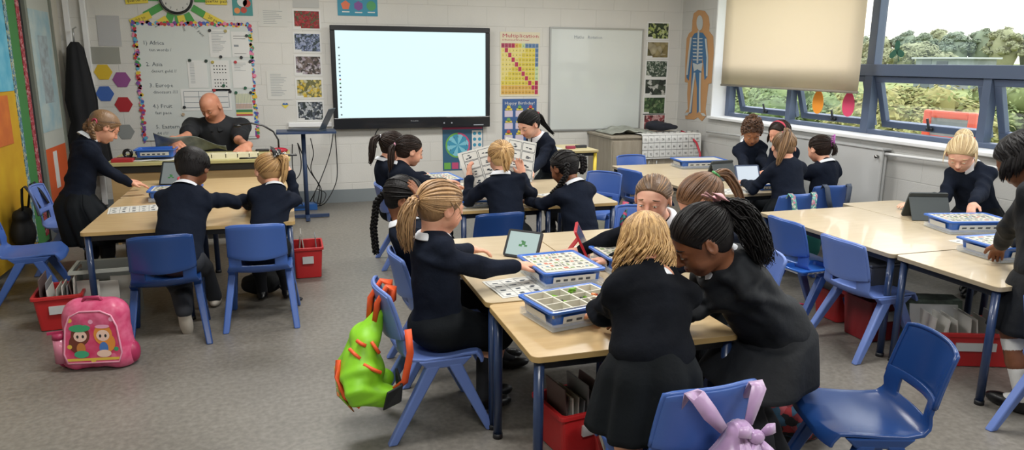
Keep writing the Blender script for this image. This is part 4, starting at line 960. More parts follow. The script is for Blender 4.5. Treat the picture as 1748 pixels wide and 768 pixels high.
# ---------------- trays ----------------
tray('blue tray with pale compartments holding green and orange bricks, nearest table', 1.06, 2.60, .60, .37, .27, rz=.20, seed=3)
tray('blue tray with a printed parts card, right of the black tablet', 1.20, 3.12, .60, .31, .36, rz=.06, insert='card', seed=4)
tray('blue tray half hidden behind the blond child at the nearest table', 1.62, 3.22, .60, .36, .28, rz=.0, insert='card', seed=5)
tray('blue tray on the left table group beside a red-edged tablet', -.80, 5.78, .60, .36, .26, rz=.0, insert='card', seed=6)
tray('blue tray with one white label on the teacher desk', -1.12, 7.17, .755, .34, .25, insert='none', base=False, seed=7)
tray('blue tray against the wall behind the two dark ponytails', 1.15, 5.83, .60, .34, .40, insert='card', seed=8, rz=.1)
tray('blue tray lying at the front of the back middle group', 1.20, 4.98, .60, .34, .24, h=.04, insert='card', seed=9)
tray('blue tray at far side of the cabinet-side table', 3.86, 6.30, .60, .50, .28, insert='pale', seed=10, rz=-.1)
tray('small blue tray below the white screened tablet', 3.72, 5.06, .60, .22, .22, h=.05, insert='pale', base=False, seed=11)
tray('blue tray the blond child on the right is reaching into', 4.00, 3.40, .60, .42, .27, rz=-.22, seed=12, insert='card')
tray('nearer right-hand blue tray with a lime green stick on it', 3.72, 2.86, .60, .50, .30, rz=-.06, insert='card', seed=13)
tray('shallow blue tray lid on the chair seat under the right table', 3.02, 3.60, .36, .3, .2, h=.03, insert='none', base=False, seed=14, rz=.1)
# ---------------- tablets ----------------
tablet('black cased tablet with a small green drawing on its screen', 1.12, 3.50, .60, -.78, 60, w=.20, h=.15)
tablet('red cased tablet seen from the side, middle of the room', 1.50, 3.46, .60, 1.15, 64, case=M_redc, screen=mat('screen_dark', '#2a2d33', .2), drawing=False)
tablet('small tablet leaning by the tray on the left group', -.93, 6.40, .60, -.25, 58, w=.17, h=.21, drawing=True, screen=mat('screen_grey', '#aab4b4', .2, emit=.3))
tablet('red-edged tablet in front of the black-haired child', -.66, 5.52, .60, .35, 70, w=.15, h=.2, case=M_redc)
tablet('dark cased tablet showing grey picture, back middle group', 1.36, 5.35, .60, -.35, 62, w=.20, h=.26, drawing=True, screen=mat('screen_slate', '#55666c', .2, emit=.25))
tablet('grey folio tablet standing on the cabinet-side table, back toward us', 3.62, 5.62, .60, PI+.15, 66, w=.24, h=.18, case=M_grc, folio=True, drawing=False)
tablet('tablet with bright white screen held by the pink-tied ponytail child', 3.67, 5.18, .60, -.10, 64, w=.22, h=.18, screen=M_scrw, drawing=False, case=mat('blue_grey_case', '#3b4a66', .5))
tablet('dark folio tablet with two white stickers, right-hand table', 4.06, 3.82, .60, PI-.35, 64, w=.25, h=.19, case=M_grc, folio=True, drawing=False)
# ---------------- sheets on tables ----------------
sheet('worksheet under the arm of the child with the green bag', .99, 3.04, .60, .30, .26, .10, (4, 4), seed=2)
sheet('worksheet near the corner of the left front table', -1.02, 5.43, .60, .32, .24, .15, (5, 3), seed=3)
sheet('worksheet at the near edge of the cabinet-side table', 3.35, 4.99, .60, .34, .22, .05, (4, 3), seed=4)
sheet('worksheet beside the red cased tablet', 1.66, 3.60, .60, .28, .26, .5, (3, 4), seed=5)
sheet('worksheet between the two right-hand trays', 3.80, 3.12, .60, .3, .2, .1, (4, 4), seed=6)
sheet('worksheet lying right of the folio tablet by the cabinet', 3.78, 5.52, .60, .28, .2, .3, (4, 4), seed=7)
sheet('worksheet by the right end of the back middle group', 1.98, 5.2, .60, .28, .2, .3, (4, 4), seed=8)
# ---------------- bins and crates under tables ----------------
bin_('red bin under the nearest table, farther of the two', 1.12, 2.66, .30, .26, .21, .15, seed=1)
bin_('red bin full of thin books below the blond standing child', 1.18, 2.26, .26, .34, .22, -.25, seed=2, files=14)
bin_('red bin with a white sheet under the right-hand tables', 3.52, 2.93, .58, .30, .20, -.35, seed=3, files=9, white=True)
bin_('red bin beside the pink backpack at left', -1.38, 4.92, .26, .32, .22, .1, seed=4, files=8)
bin_('red bin on the floor right of the left table group', .10, 5.62, .22, .30, .24, .0, seed=5, files=3)
bin_('dark red bin on the floor behind the legs of the empty right table', 3.30, 3.35, .26, .24, .26, .0, color=mat('dark_red_plastic', '#7d1c22', .45), seed=6, files=0)
t = thing('storage_box', 'dark grey storage box standing on the dark red bin under the right tables', 'box', (3.30, 3.35, .262))
MB().hexa([(-.12, -.09, 0), (.12, -.09, 0), (.12, .09, 0), (-.12, .09, 0), (-.14, -.10, .20), (.14, -.10, .20), (.14, .10, .20), (-.14, .10, .20)]).build('box_body', mat('dark_grey_plastic', '#4b4e55', .5), t, bevel=.015)
MB().box((-.145, -.105, .20), (.145, .105, .215)).build('lid', MATS['dark_grey_plastic'], t, bevel=.004)
bin_('red bin with a few books hanging inside the frame of the right table', 3.36, 3.68, .26, .24, .20, .0, seed=16, files=4, z=0)
t2 = thing('file_crate', 'grey plastic crate of papers behind the pink backpack', 'crate', (-1.13, 4.98, 0), .05)
M_gc = mat('grey_crate', '#8c918e', .5)
MB().box((-.17, -.13, 0), (.17, .13, .012)).box((-.17, -.13, .012), (-.158, .13, .30)).box((.158, -.13, .012), (.17, .13, .30)).box((-.158, .118, .012), (.158, .13, .34)).box((-.158, -.13, .012), (.158, -.118, .14)).build('crate_body', M_gc, t2)
MB().box((-.185, -.145, .325), (.185, -.125, .345)).box((-.185, .12, .325), (.185, .14, .345)).box((-.185, -.125, .325), (-.165, .12, .345)).box((.165, -.125, .325), (.185, .12, .345)).build('rim', mat('crate_rim', '#a8aca6', .5), t2)
for i, (x, h_, c) in enumerate(((-.10, .27, 'file_c'), (.0, .25, 'file_c'), (.08, .27, 'file_a'), (.02, .22, 'file_d'))):
    o = MB().box((x-.06, -.09+.03*i, .015), (x+.07, -.085+.03*i, h_)).build('paper_folder', MATS[c]); o.location = (-1.13, 4.98, 0); tag(o, 'folder in the grey crate, '+('front white one', 'second white one', 'light grey one', 'dark one')[i], 'folder', 'folders in the grey crate')
t2 = thing('file_box', 'box file of papers standing in the red bin at right', 'box', (3.42, 3.02, .03), -.4)
MB().hexa([(-.16, -.02, 0), (.16, -.02, 0), (.16, .10, 0), (-.16, .10, 0), (-.16, .06, .27), (.16, .06, .27), (.16, .18, .27), (-.16, .18, .27)]).build('box_body', mat('marbled_green', '#3c4a41', .6, col2='#55645a', ns=30), t2)
MB().hexa([(-.13, -.035, .0), (.13, -.035, 0), (.13, -.028, 0), (-.13, -.028, 0), (-.13, .04, .25), (.13, .04, .25), (.13, .047, .25), (-.13, .047, .25)]).build('white_sheet', M_lab, t2)
# ---------------- things on the front wall (all on the plane Y = WY, facing the room) ----------------
def wp(px, py): v = P(px, py, 1, WY-.01); return v[0], v[2]
def panel(name, label, cat, x0, z0, x1, z1, m, group=None, th=.004, frame_=None):
    """flat sheet; local x right, z up, its face at local y=-th; origin at lower left"""
    t = thing(name, label, cat, (x0, WY-.001, z0), 0, group); w, h = x1-x0, z1-z0
    MB().box((0, -th, 0), (w, 0, h)).build('sheet', m, t); return t, w, h, -th-.0012
def ppx(name, label, cat, a, b, m, group=None, th=.004):
    x0, z1 = wp(*a); x1, z0 = wp(*b); return panel(name, label, cat, x0, z0, x1, z1, m, group, th)
M_wb = mat('whiteboard', '#ccd2d0', .16, coat=.5); M_alu = mat('aluminium_trim', '#a9abab', .35, metal=.6); M_pap = mat('poster_white', '#d9dad8', .6); M_txt = mat('black_print', '#24272c', .7)
# interactive screen
x0, z1 = wp(561.5, 43); x1, z0 = wp(833, 215)
t = thing('interactive_display', 'large black framed wall display with a glowing blank white screen', 'screen', (x0, WY-.001, z0))
w, h = x1-x0, z1-z0; M_bez = mat('bezel_black', '#14171d', .3, coat=.3)
MB().box((.03, -.06, .03), (w-.03, -.0, h-.03)).build('housing', M_bez, t)
f = MB(); bw, bb, bt = .052, .125, .055
f.box((0, -.10, 0), (w, -.055, bb)).box((0, -.10, h-bt), (w, -.055, h)).box((0, -.10, bb), (bw, -.055, h-bt)).box((w-bw, -.10, bb), (w, -.055, h-bt)); f.build('bezel', M_bez, t, bevel=.006)
M_disp = mat('lit_screen', '#d9f3f8', .3, emit=.86)
o = MB().box((bw, -.085, bb), (w-bw, -.06, h-bt)).build('screen', M_disp, t)
ic = MB(); M_ic = [mat('icon_grey', '#9fb4b8', .5, emit=.3), mat('icon_blue', '#3b8fe0', .5, emit=.3), mat('icon_red', '#d8534f', .5, emit=.3), mat('icon_green', '#3f9a5c', .5, emit=.3), mat('icon_black', '#1b1d20', .5)]
for i, c in enumerate((0, None, 0, 0, 0, 0, 0, 1, 2, 3, 4, 0, 0, 0, 0, 0, None, 0)):
    if c is not None: zz = h-bt-.19-i*.043; ic.box((bw+.028, -.0865, zz), (bw+.046, -.085, zz+.016), c)
ic.build('toolbar_icons', M_ic, o)
q = MB(); text(q, 'Promethean', w/2-.04, bb*.62, .018, -.1012); q.build('brand_lettering', mat('silver_print', '#b9bdc2', .4), t)
q = MB().box((w-.56, -.103, .045), (w-.545, -.10, .06)).box((w-.47, -.103, .045), (w-.455, -.10, .06)); q.box((w-.2, -.102, .02), (w-.08, -.10, .03)); q.build('buttons', mat('button_light', '#dfe6ec', .3, emit=.3), t)
# right-hand whiteboard
x0, z1 = wp(940, 47.5); x1, z0 = wp(1090, 219)
t = thing('whiteboard', 'plain square whiteboard with faint writing, right of the charts', 'whiteboard', (x0, WY-.001, z0)); w, h = x1-x0, z1-z0
MB().box((0, -.014, 0), (w, 0, h)).build('board', M_wb, t)
MB().box((-.012, -.022, -.012), (w+.012, -.002, .008)).box((-.012, -.022, h-.008), (w+.012, -.002, h+.012)).box((-.012, -.022, .008), (.008, -.002, h-.008)).box((w-.008, -.022, .008), (w+.012, -.002, h-.008)).build('rim', M_alu, t)
q = MB(); text(q, 'Maths   Rotation', .30, h-.12, .055, -.0155); q.build('handwriting', mat('faint_marker', '#87909a', .6), t)
# left whiteboard with bubble border
x0, z1 = wp(226, 38); x1, z0 = wp(441, 236); 
t = thing('bordered_whiteboard', 'whiteboard with spelling list and a multicoloured bubble border', 'whiteboard', (x0, WY-.001, z0)); w, h = x1-x0, z1-z0
MB().box((0, -.012, 0), (w, 0, h)).build('board', M_wb, t)
q = MB(); rs = np.random.RandomState(3); bc = ['#c23b4a', '#3f8f5a', '#3a63b0', '#d9b73a', '#7a4a95', '#d97fa0', '#58a5c4', '#bb3b3b']
def dot(mb, x, z, y, r, mi, n=9): mb.add([(x+r*math.cos(2*PI*i/n), y, z+r*math.sin(2*PI*i/n)) for i in range(n)][::1], [tuple(range(n))], mi)
def dots_line(ax0, az0, ax1, az1):
    L = math.hypot(ax1-ax0, az1-az0); n = int(L/.020)
    for i in range(n):
        for k in range(2): tt = (i+rs.rand())/n; r = rs.uniform(.010, .020); dot(q, ax0+(ax1-ax0)*tt+rs.uniform(-.016, .016), az0+(az1-az0)*tt+rs.uniform(-.016, .016), -.0135-.0002*rs.randint(9), r, rs.randint(8))
dots_line(.01, 0, .01, h); dots_line(w-.01, 0, w-.01, h); dots_line(0, h-.005, w, h-.005)
q.build('bubble_border', [mat('bubble_'+c, c, .5) for c in bc], t)
q = MB(); wl_ = [('1) Africa', 'ten words /'), ('2. Asia', 'desert gold //'), ('3. Europe', 'dinosaurs ////'), ('4.) Fruit', 'fast pace'), ('5. Eastern', '44 ////')]
for i, (a, b) in enumerate(wl_): text(q, a, .075+.012*i, h-.22-.215*i, .058, -.0135); text(q, b, .13, h-.285-.215*i, .045, -.0135)
q.build('handwriting', mat('marker_grey', '#4f5963', .6), t)
notes = [((355.5, 50), (395, 98), 'lines'), ((394, 54), (426, 97), 'form'), ((319, 103), (356, 150), 'list'), ((358, 103), (394, 155), 'grid'), ((395, 103), (432, 150), 'plain'), ((308, 152), (396, 188), 'wide'), ((401, 158), (432, 197), 'chart'), ((398, 200), (436, 232), 'plain')]
ls = {'lines': 'typed page pinned at top of the bordered whiteboard', 'form': 'form with two dark rules pinned at top right of the bordered board', 'list': 'typed list pinned left of the grid of dots sheet', 'grid': 'sheet of small dark shapes in a grid on the bordered board', 'wide': 'wide timetable sheet behind the teacher', 'chart': 'pale chart with green, yellow and red bands beside the teacher'}
k = 0
for a, b, kd in notes:
    lb = ls.get(kd)
    if kd == 'plain': lb = ('plain sheet pinned right of the grid of dots sheet', 'blank white sheet low at right of the teacher')[k]; k += 1
    nt, nw, nh, y = ppx('pinned_sheet', lb, 'paper', a, b, M_pap, 'papers pinned on the bordered whiteboard', .016)
    q = MB()
    if kd in ('lines', 'list', 'plain'):
        for i in range(14 if kd != 'plain' else 6): zz = nh*(.9-.055*i); q.box((nw*.12, y, zz), (nw*(.12+.7*rs.uniform(.4, 1) if kd != 'list' else .35), y+.001, zz+.004), 1)
    if kd == 'form': q.box((.02, y, nh*.82), (nw-.03, y+.001, nh*.835), 0).box((.02, y, nh*.72), (nw-.03, y+.001, nh*.735), 0).box((.02, y, nh*.40), (nw*.4, y+.001, nh*.48), 1).box((.02, y, nh*.12), (nw-.03, y+.001, nh*.135), 0)
    if kd == 'wide':
        for zz in (.88, .62, .36, .12): q.box((.03, y, nh*zz), (nw-.03, y+.001, nh*zz+.008), 1)
        for xx in (.05, .35, .65, .95): q.box((nw*xx, y, nh*.12), (nw*xx+.006, y+.001, nh*.88), 1)
    if kd == 'grid':
        for i in range(6):
            for j in range(5): dot(q, nw*(.2+.15*j), nh*(.82-.11*i-(.12 if i > 2 else 0)), y, .007, 0, 6)
    if kd == 'chart':
        for c, z0_, z1_ in ((2, .0, .06), (3, .07, .14), (4, .15, .27), (5, .30, .52), (6, .55, .95)): q.box((.0, y, nh*z0_), (nw, y+.001, nh*z1_), c)
        for i in range(11): q.box((nw*i/11, y-.0006, nh*.3), (nw*i/11+.003, y, nh), 1)
    q.build('print', [M_txt, mat('print_midgrey', '#8e959b', .7), mat('band_red', '#b8403f', .6), mat('band_yellow', '#d9c24a', .6), mat('band_green', '#3f7d4b', .6), mat('band_tan', '#c3a999', .6), mat('band_pale', '#c9cdb0', .6)], nt)
for i, (px_, py_, c, lb) in enumerate([(358, 52, '#20242a', 'at the top left corner of the typed page'), (385, 53, '#a79a60', 'beige, at the top of the typed page'), (421, 61, '#1c3029', 'at the top right of the form'), (377, 97, '#20242a', 'under the typed page'), (412, 98, '#20242a', 'below the form'), (324, 103, '#2a3a34', 'on the left corner of the typed list'), (352, 104, '#2a3a34', 'on the right corner of the typed list'), (363, 106, '#b0a04a', 'yellow, on the dot grid sheet'), (402, 106, '#b23038', 'red, above the plain sheet'), (427, 105, '#20242a', 'on the right corner of the plain sheet'), (382, 146, '#1f5a40', 'under the dot grid sheet'), (419, 150, '#1f5a40', 'under the plain sheet'), (366, 154, '#a8303c', 'red, above the wide timetable'), (393, 156, '#20242a', 'at the right end of the wide timetable'), (403, 158, '#2a5a44', 'at the left top of the banded chart'), (428, 158, '#20242a', 'at the right top of the banded chart'), (315, 183, '#20242a', 'at the lower left of the wide timetable'), (313, 195, '#b59f86', 'tan, left of the teacher head')]):
    x_, z_ = wp(px_, py_); o = MB(); n = 12; o.prism([(.016*math.cos(2*PI*j/n), .016*math.sin(2*PI*j/n)) for j in range(n)], 0, .009, 0, Matrix.Rotation(PI/2, 4, 'X')); o = o.build('magnet', mat('magnet_'+c, c, .4)); o.location = (x_, WY-.019, z_); tag(o, 'round board magnet '+lb, 'magnet', 'magnets on the bordered whiteboard')
# clock with rays
cx_, cz_ = wp(301, 0)
t = thing('wall_clock', 'round white clock with a black rim above the bordered whiteboard', 'clock', (cx_, WY-.001, cz_+.02))
n = 36; circ = lambda r: [(r*math.cos(2*PI*i/n), r*math.sin(2*PI*i/n)) for i in range(n)]; RX = Matrix.Rotation(PI/2, 4, 'X')
MB().prism(circ(.145), 0, .03, 0, RX).build('dial', mat('dial', '#c9cac6', .4), t)
MB().tube([(.15*math.cos(a), -.03, .15*math.sin(a)) for a in np.linspace(0, 2*PI, 41)], .013, 8, cap=False).build('rim', M_bez, t)
q = MB()
for i in range(12): a = 2*PI*i/12; text(q, str(12 if i == 0 else i), .115*math.sin(a), .115*math.cos(a)-.012, .032, -.0312, centre=True)
q.build('numerals', M_txt, t)
MB().box((-.004, -.034, 0), (.004, -.032, .09)).build('minute_hand', M_txt, t); MB().box((-.06, -.036, -.004), (0, -.034, .004)).build('hour_hand', M_txt, t)
M_ray = mat('ray_green', '#4c9a4e', .6); M_slip = mat('slip_yellow', '#dcc84a', .6)
rays = [((250, 22), '25 to'), ((282, 38), '25 to'), ((304, 44), 'half'), ((328, 42), '25 past'), ((340, 25), '20 past'), ((350, 3), 'quarter'), ((240, 3), 'quarter')]
rl = ['lower left', 'bottom left', 'bottom', 'bottom right', 'lower right', 'right', 'left']
for i, ang in enumerate((-150, -112, -88, -62, -32, 0, 180)):
    a = math.radians(ang); o = MB().box((.17, -.003, -.035), (.36, 0, .035)).build('clock_ray', M_ray); o.location = (cx_, WY-.002-.002*(i % 3), cz_+.02); o.rotation_euler = (0, -a, 0); tag(o, 'green paper ray at the '+rl[i]+' of the wall clock', 'paper strip', 'paper rays round the clock')
for (px_, py_, ang, tx, lb) in [(240, 32, 25, '20 to', 'below the left green ray of the clock'), (270, 41, 32, '25 to', 'at the lower left of the clock'), (313, 44, -80, '5 past', 'hanging upright under the clock'), (340, 53, -55, '25 past', 'slanting at lower right of the clock'), (366, 34, -28, '20 past', 'right of the lower right ray'), (369, 2, 0, 'quarter past', 'at the right of the clock'), (233, 0, 5, 'quarter to', 'at the far left of the clock')]:
    x_, z_ = wp(px_, py_); t = thing('time_slip', 'yellow paper slip with written minutes '+lb, 'paper slip', (x_, WY-.010, z_)); t['group'] = 'yellow slips round the clock'; t.rotation_euler = (0, -math.radians(ang), 0)
    MB().box((-.105, -.002, -.035), (.105, 0, .035)).build('slip', M_slip, t); q = MB(); text(q, tx, 0, -.014, .045, -.003, centre=True); q.build('lettering', M_txt, t)
# flower photographs, two columns
ph = lambda n_, c, s_: voro('photo_'+n_, c, s_)
FP = [((501, 18), (546, 49), ph('poppy', ['#a83238', '#8f2a30', '#b84246', '#5c6a4a'], 60), 'photo of a red poppy field, left column beside the screen'), ((502, 57), (547, 88), ph('bluebell', ['#8f9cc0', '#5f6c86', '#a9b4d2', '#3c4a4c'], 55), 'photo of blue flowers, second in the left column'), ((504, 96), (548, 127), ph('crocus', ['#c9c3c9', '#4a4440', '#7d6f6a', '#a79aa6'], 38), 'photo of pale crocuses, third in the left column'), ((506, 136), (550, 166), ph('daffodil', ['#d8b83c', '#e0cf78', '#7b7a4c', '#c9c6a8'], 36), 'photo of yellow daffodils, fourth in the left column'), ((508, 174), (552, 204), ph('snowdrop', ['#39404a', '#5b6470', '#c3c8cc', '#2e3a38'], 42), 'photo of white flowers in the dark, lowest of the left column'),
      ((1108, 39.5), (1140, 66), ph('green_bloom', ['#a8b868', '#c4cf96', '#3a4a2c', '#2a3524'], 34), 'photo of a lime green flower head, top of the right column'), ((1107, 72), (1139, 98), ph('tan_bloom', ['#8a7c50', '#a3966c', '#5f5a38', '#b3a98a'], 14), 'photo of a beige blossom, second in the right column'), ((1105, 104.5), (1137, 131), ph('daisies', ['#47584a', '#2f4034', '#b9c0b4', '#5a6c5a'], 60), 'photo of tiny white flowers, third in the right column'), ((1103, 136), (1135, 161.5), ph('white_petals', ['#3c463c', '#c4c6c0', '#4c564a', '#2c342e'], 22), 'photo of two white petals, fourth in the right column'), ((1101, 167), (1133, 193), ph('leafy', ['#3d5a36', '#56744a', '#2e4729', '#7d9068'], 30), 'photo of green leaves, fifth in the right column'), ((1101, 197), (1133, 222), ph('red_bloom', ['#8c3a40', '#a04a50', '#d0a4a4', '#5a2a2c'], 34), 'photo of red and pink flowers, lowest of the right column')]
for a, b, m_, lb in FP:
    pt, pw, phh, y = ppx('flower_photo', lb, 'photograph', (a[0]-2.5, a[1]-2.5), (b[0]+2.5, b[1]+2.5), M_pap, 'flower photographs'); MB().box((.017, y-.001, .017), (pw-.017, y, phh-.017)).build('picture', m_, pt)
    q = MB().box((.017, y-.0022, .017), (.017+pw*.22, y-.001, .035)); q.build('caption_strip', M_pap, pt)
pt, pw, phh, y = ppx('printed_sheet', 'grey note at the top of the left photo column', 'paper', (499, -4), (545, 14), mat('note_grey', '#b9bab8', .7))
# shapes poster (top)
pt, pw, phh, y = ppx('shapes_poster', 'blue poster of coloured shapes above the wall display', 'poster', (574, -38), (645, 28), mat('poster_blue', '#2f8aa6', .5))
q = MB()
for i, (c_, n_, u, v) in enumerate(((0, 5, .2, .28), (1, 6, .52, .27), (2, 16, .84, .28), (3, 4, .52, .62), (1, 3, .2, .64), (0, 8, .84, .64))):
    cx2, cz2, r_ = u*pw, v*phh, .052; vs_ = [(cx2+r_*math.cos(2*PI*j/n_+PI/2), y, cz2+r_*math.sin(2*PI*j/n_+PI/2)) for j in range(n_)]; q.add(vs_, [tuple(range(n_))], c_); q.box((cx2-.04, y-.0005, cz2-.075), (cx2+.04, y, cz2-.063), 4)
q.build('printed_shapes', [mat('sh_orange', '#d9704a', .5), mat('sh_purple', '#7a4a92', .5), mat('sh_green', '#4d9a62', .5), mat('sh_red', '#b83a3e', .5), M_pap], pt)
# small poster near clock + worksheets
pt, pw, phh, y = ppx('teal_poster', 'small teal poster with red and orange rounds, above the bordered board', 'poster', (395, -12), (432, 27), mat('poster_teal', '#3d8c8c', .5))
q = MB(); 
for u, v, r_, c_ in ((.22, .22, .03, 0), (.55, .25, .032, 1), (.72, .55, .04, 1), (.5, .62, .05, 2)): dot(q, u*pw, v*phh, y, r_, c_, 14)
q.build('printed_rounds', [mat('rd_or', '#dc8a4a', .5), mat('rd_red', '#b8402f', .5), M_pap], pt)
for a, b, lb, nl in (((441, 15), (491, 46), 'faded sheet with tiny print right of the bordered board', 8), ((454, 121), (499, 170), 'typed letter pinned left of the daffodil photo', 14)):
    pt, pw, phh, y = ppx('printed_sheet', lb, 'paper', a, b, mat('paper_offwhite', '#cfcfca', .7)); q = MB()
    for i in range(nl): q.box((pw*.15, y, phh*(.88-.8*i/nl)), (pw*rs.uniform(.5, .85), y+.001, phh*(.88-.8*i/nl)+.004))
    q.build('print', MATS['print_midgrey'], pt)
# heart sticker
x_, z_ = wp(487, 180); t = thing('heart_sticker', 'small blue and yellow paper heart', 'sticker', (x_, WY-.003, z_))
hp = [(16*math.sin(a)**3, 13*math.cos(a)-5*math.cos(2*a)-2*math.cos(3*a)-math.cos(4*a)) for a in np.linspace(0, 2*PI, 33)[:-1]]
MB().add([(x*.0022, 0, z*.0022) for x, z in hp], [tuple(range(32))]).build('yellow_heart', M_slip, t, solid=.002); MB().add([(x*.0019, -.002, max(z, 0)*.0019+.004) for x, z in hp], [tuple(range(32))]).build('blue_half', mat('ukr_blue', '#3a6ab0', .6), t)
# multiplication chart
pt, pw, phh, y = ppx('multiplication_chart', 'yellow times table chart headed Multiplication', 'poster', (854, 54), (920.5, 164), mat('chart_cream', '#d8d2b8', .55))
q = MB(); text(q, 'Multiplication', pw*.05, phh*.915, .062, y, fit=pw*.91); text(q, '& Illustrated Word Count', pw*.05, phh*.865, .028, y, fit=pw*.68); q.build('heading', mat('magenta_print', '#b53352', .6), pt)
q = MB(); nn = MB(); cc_ = [mat('cell_'+c, c, .6) for c in ('#d8c64c', '#e0d27a', '#b02e52', '#b8cfa0', '#5e7fa8', '#a8405e', '#d5a94e')]
N_ = 11; cwid = pw*.94/N_; chh = phh*.80/N_
for r in range(N_):
    for c in range(N_):
        x_ = pw*.03+c*cwid; z_ = phh*.03+(N_-1-r)*chh
        if r == 0: k_ = (5, 5, 5, 2, 6, 0, 3, 4, 4, 4, 4)[c]
        elif c == r: k_ = 2
        elif c == 10: k_ = 4 if r < 5 else (3 if r < 8 else 2)
        else: k_ = 1 if (c+r) < 8 else (0 if r < 9 else 6)
        q.box((x_, y, z_), (x_+cwid*.93, y+.001, z_+chh*.93), k_)
        if r > 0 and c != r: text(nn, str(c*r if c else r), x_+cwid*.47, z_+chh*.25, chh*.5, y-.0008, centre=True)
        elif r == 0: text(nn, 'X' if c == 0 else str(c), x_+cwid*.47, z_+chh*.25, chh*.5, y-.0008, centre=True)
q.build('coloured_cells', cc_, pt); nn.build('numbers', M_txt, pt)
# happy birthday poster
pt, pw, phh, y = ppx('birthday_poster', 'blue poster headed Happy Birthday with yellow cakes', 'poster', (858, 169), (915, 262), mat('poster_navy', '#3a5c92', .5))
q = MB(); text(q, 'Happy Birthday!', pw*.06, phh*.90, .05, y, fit=pw*.88); q.build('heading', M_pap, pt)
q = MB()
for r in range(4):
    for c in range(3):
        x_ = pw*(.04+.32*c); z_ = phh*(.68-.22*r); q.box((x_+.01, y, z_), (x_+pw*.26, y+.001, z_+phh*.11), 0).box((x_+.02, y, z_+phh*.115), (x_+pw*.24, y+.001, z_+phh*.15), 1); dot(q, x_+pw*.14, z_+phh*.17, y, .025, (1, 2, 3)[(r+c) % 3], 8)
q.build('printed_cakes', [mat('cake_pale', '#cfc3d4', .6), mat('cake_yellow', '#d5c14c', .6), mat('cake_green', '#6fa35c', .6), mat('cake_red', '#c2504a', .6)], pt)
# clock poster below the display
pt, pw, phh, y = ppx('clock_poster', 'blue learning poster with a big clock face below the wall display', 'poster', (755.5, 216), (825, 289), mat('poster_steel', '#33607e', .5))
q = MB(); cx2, cz2 = pw*.37, phh*.57; cm = [mat('cf_light', '#7fc3d6', .5), mat('cf_mid', '#3f93b4', .5), mat('cf_green', '#6fae50', .5), mat('cf_pink', '#c04f78', .5), M_pap]
dot(q, cx2, cz2, y, .150, 2, 30)
q.add([(cx2+.150*math.cos(a), y-.0004, cz2+.150*math.sin(a)) for a in np.linspace(-PI/2, PI/2, 16)], [tuple(range(16))], 3)
for i in range(12): a = 2*PI*i/12; q.add([(cx2, y-.0008, cz2), (cx2+.128*math.cos(a), y-.0008, cz2+.128*math.sin(a)), (cx2+.134*math.cos(a+.26), y-.0008, cz2+.134*math.sin(a+.26)), (cx2+.128*math.cos(a+.5236), y-.0008, cz2+.128*math.sin(a+.5236))], [(0, 1, 2, 3)], i % 2)
q.box((.0, y, phh*.93), (pw*.98, y+.001, phh*.985), 3).box((pw*.72, y, phh*.2), (pw*.98, y+.001, phh*.90), 4)
for r in range(5):
    for c in range(2): dot(q, pw*(.785+.125*c), phh*(.83-.13*r), y-.0008, .021, 1, 14); 
for c in range(5): q.box((pw*(.03+.19*c), y, phh*.03), (pw*(.19+.19*c), y+.001, phh*.18), (2, 3, 4, 0, 1)[c])
q.build('printed_clock', cm, pt); q = MB()
for i in range(12): a = 2*PI*(i+1)/12; text(q, str(i+1), cx2+.105*math.sin(a), cz2+.105*math.cos(a)-.010, .028, y-.0016, centre=True)
q.build('numerals', M_txt, pt)
# hexagons on the left pillar, thermostat, notices
for (px_, py_, c, lb) in ((176, 123, '#d2b12e', 'yellow'), (207.5, 136, '#8a4a86', 'purple'), (179, 160, '#3c62ac', 'blue'), (211, 178.5, '#a5222c', 'red'), (214.5, 225, '#8b8f8e', 'grey')):
    x_, z_ = wp(px_, py_); o = MB().prism([(.086*math.cos(PI/3*i), .086*math.sin(PI/3*i)) for i in range(6)], 0, .004, 0, RX).build('paper_hexagon', mat('hexagon_'+lb, c, .6)); o.location = (x_, WY-.002, z_); tag(o, lb+' paper hexagon on the wall left of the bordered board', 'paper hexagon', 'paper hexagons in two columns')
pt, pw, phh, y = ppx('notice_sheet', 'glossy grey sheet in a plastic pocket, high on the left', 'paper', (163, 26), (208, 79), mat('pocket_grey', '#b4b4b6', .25), None); 
pt, pw, phh, y = ppx('notice_sheet', 'darker grey sheet right below the glossy pocket', 'paper', (154, 80), (206, 109), mat('sheet_midgrey', '#93948c', .6))
x_, z_ = wp(142, 110); t = thing('thermostat', 'small white thermostat with a dark display, left of the grey sheets', 'thermostat', (x_, WY-.001, z_)); MB().box((-.045, -.03, -.045), (.045, 0, .045)).build('body', M_white, t, bevel=.006); MB().box((-.02, -.032, -.005), (.025, -.03, .03)).build('display', M_txt, t)
for i, px_ in enumerate((118, 147)):
    x_, _ = wp(px_, 60); o = MB().box((x_-.025, WY-.04, .1), (x_+.025, WY-.0, 2.9)).build('trim_%d' % (4+i), M_white, bevel=.004); o['kind'] = 'structure'
x_, z_ = wp(520, 212); o = MB().box((wp(492, 209)[0], WY-.03, z_-.03), (wp(566, 209)[0], WY, z_+.02)).build('trim_6', M_white, bevel=.004); o['kind'] = 'structure'
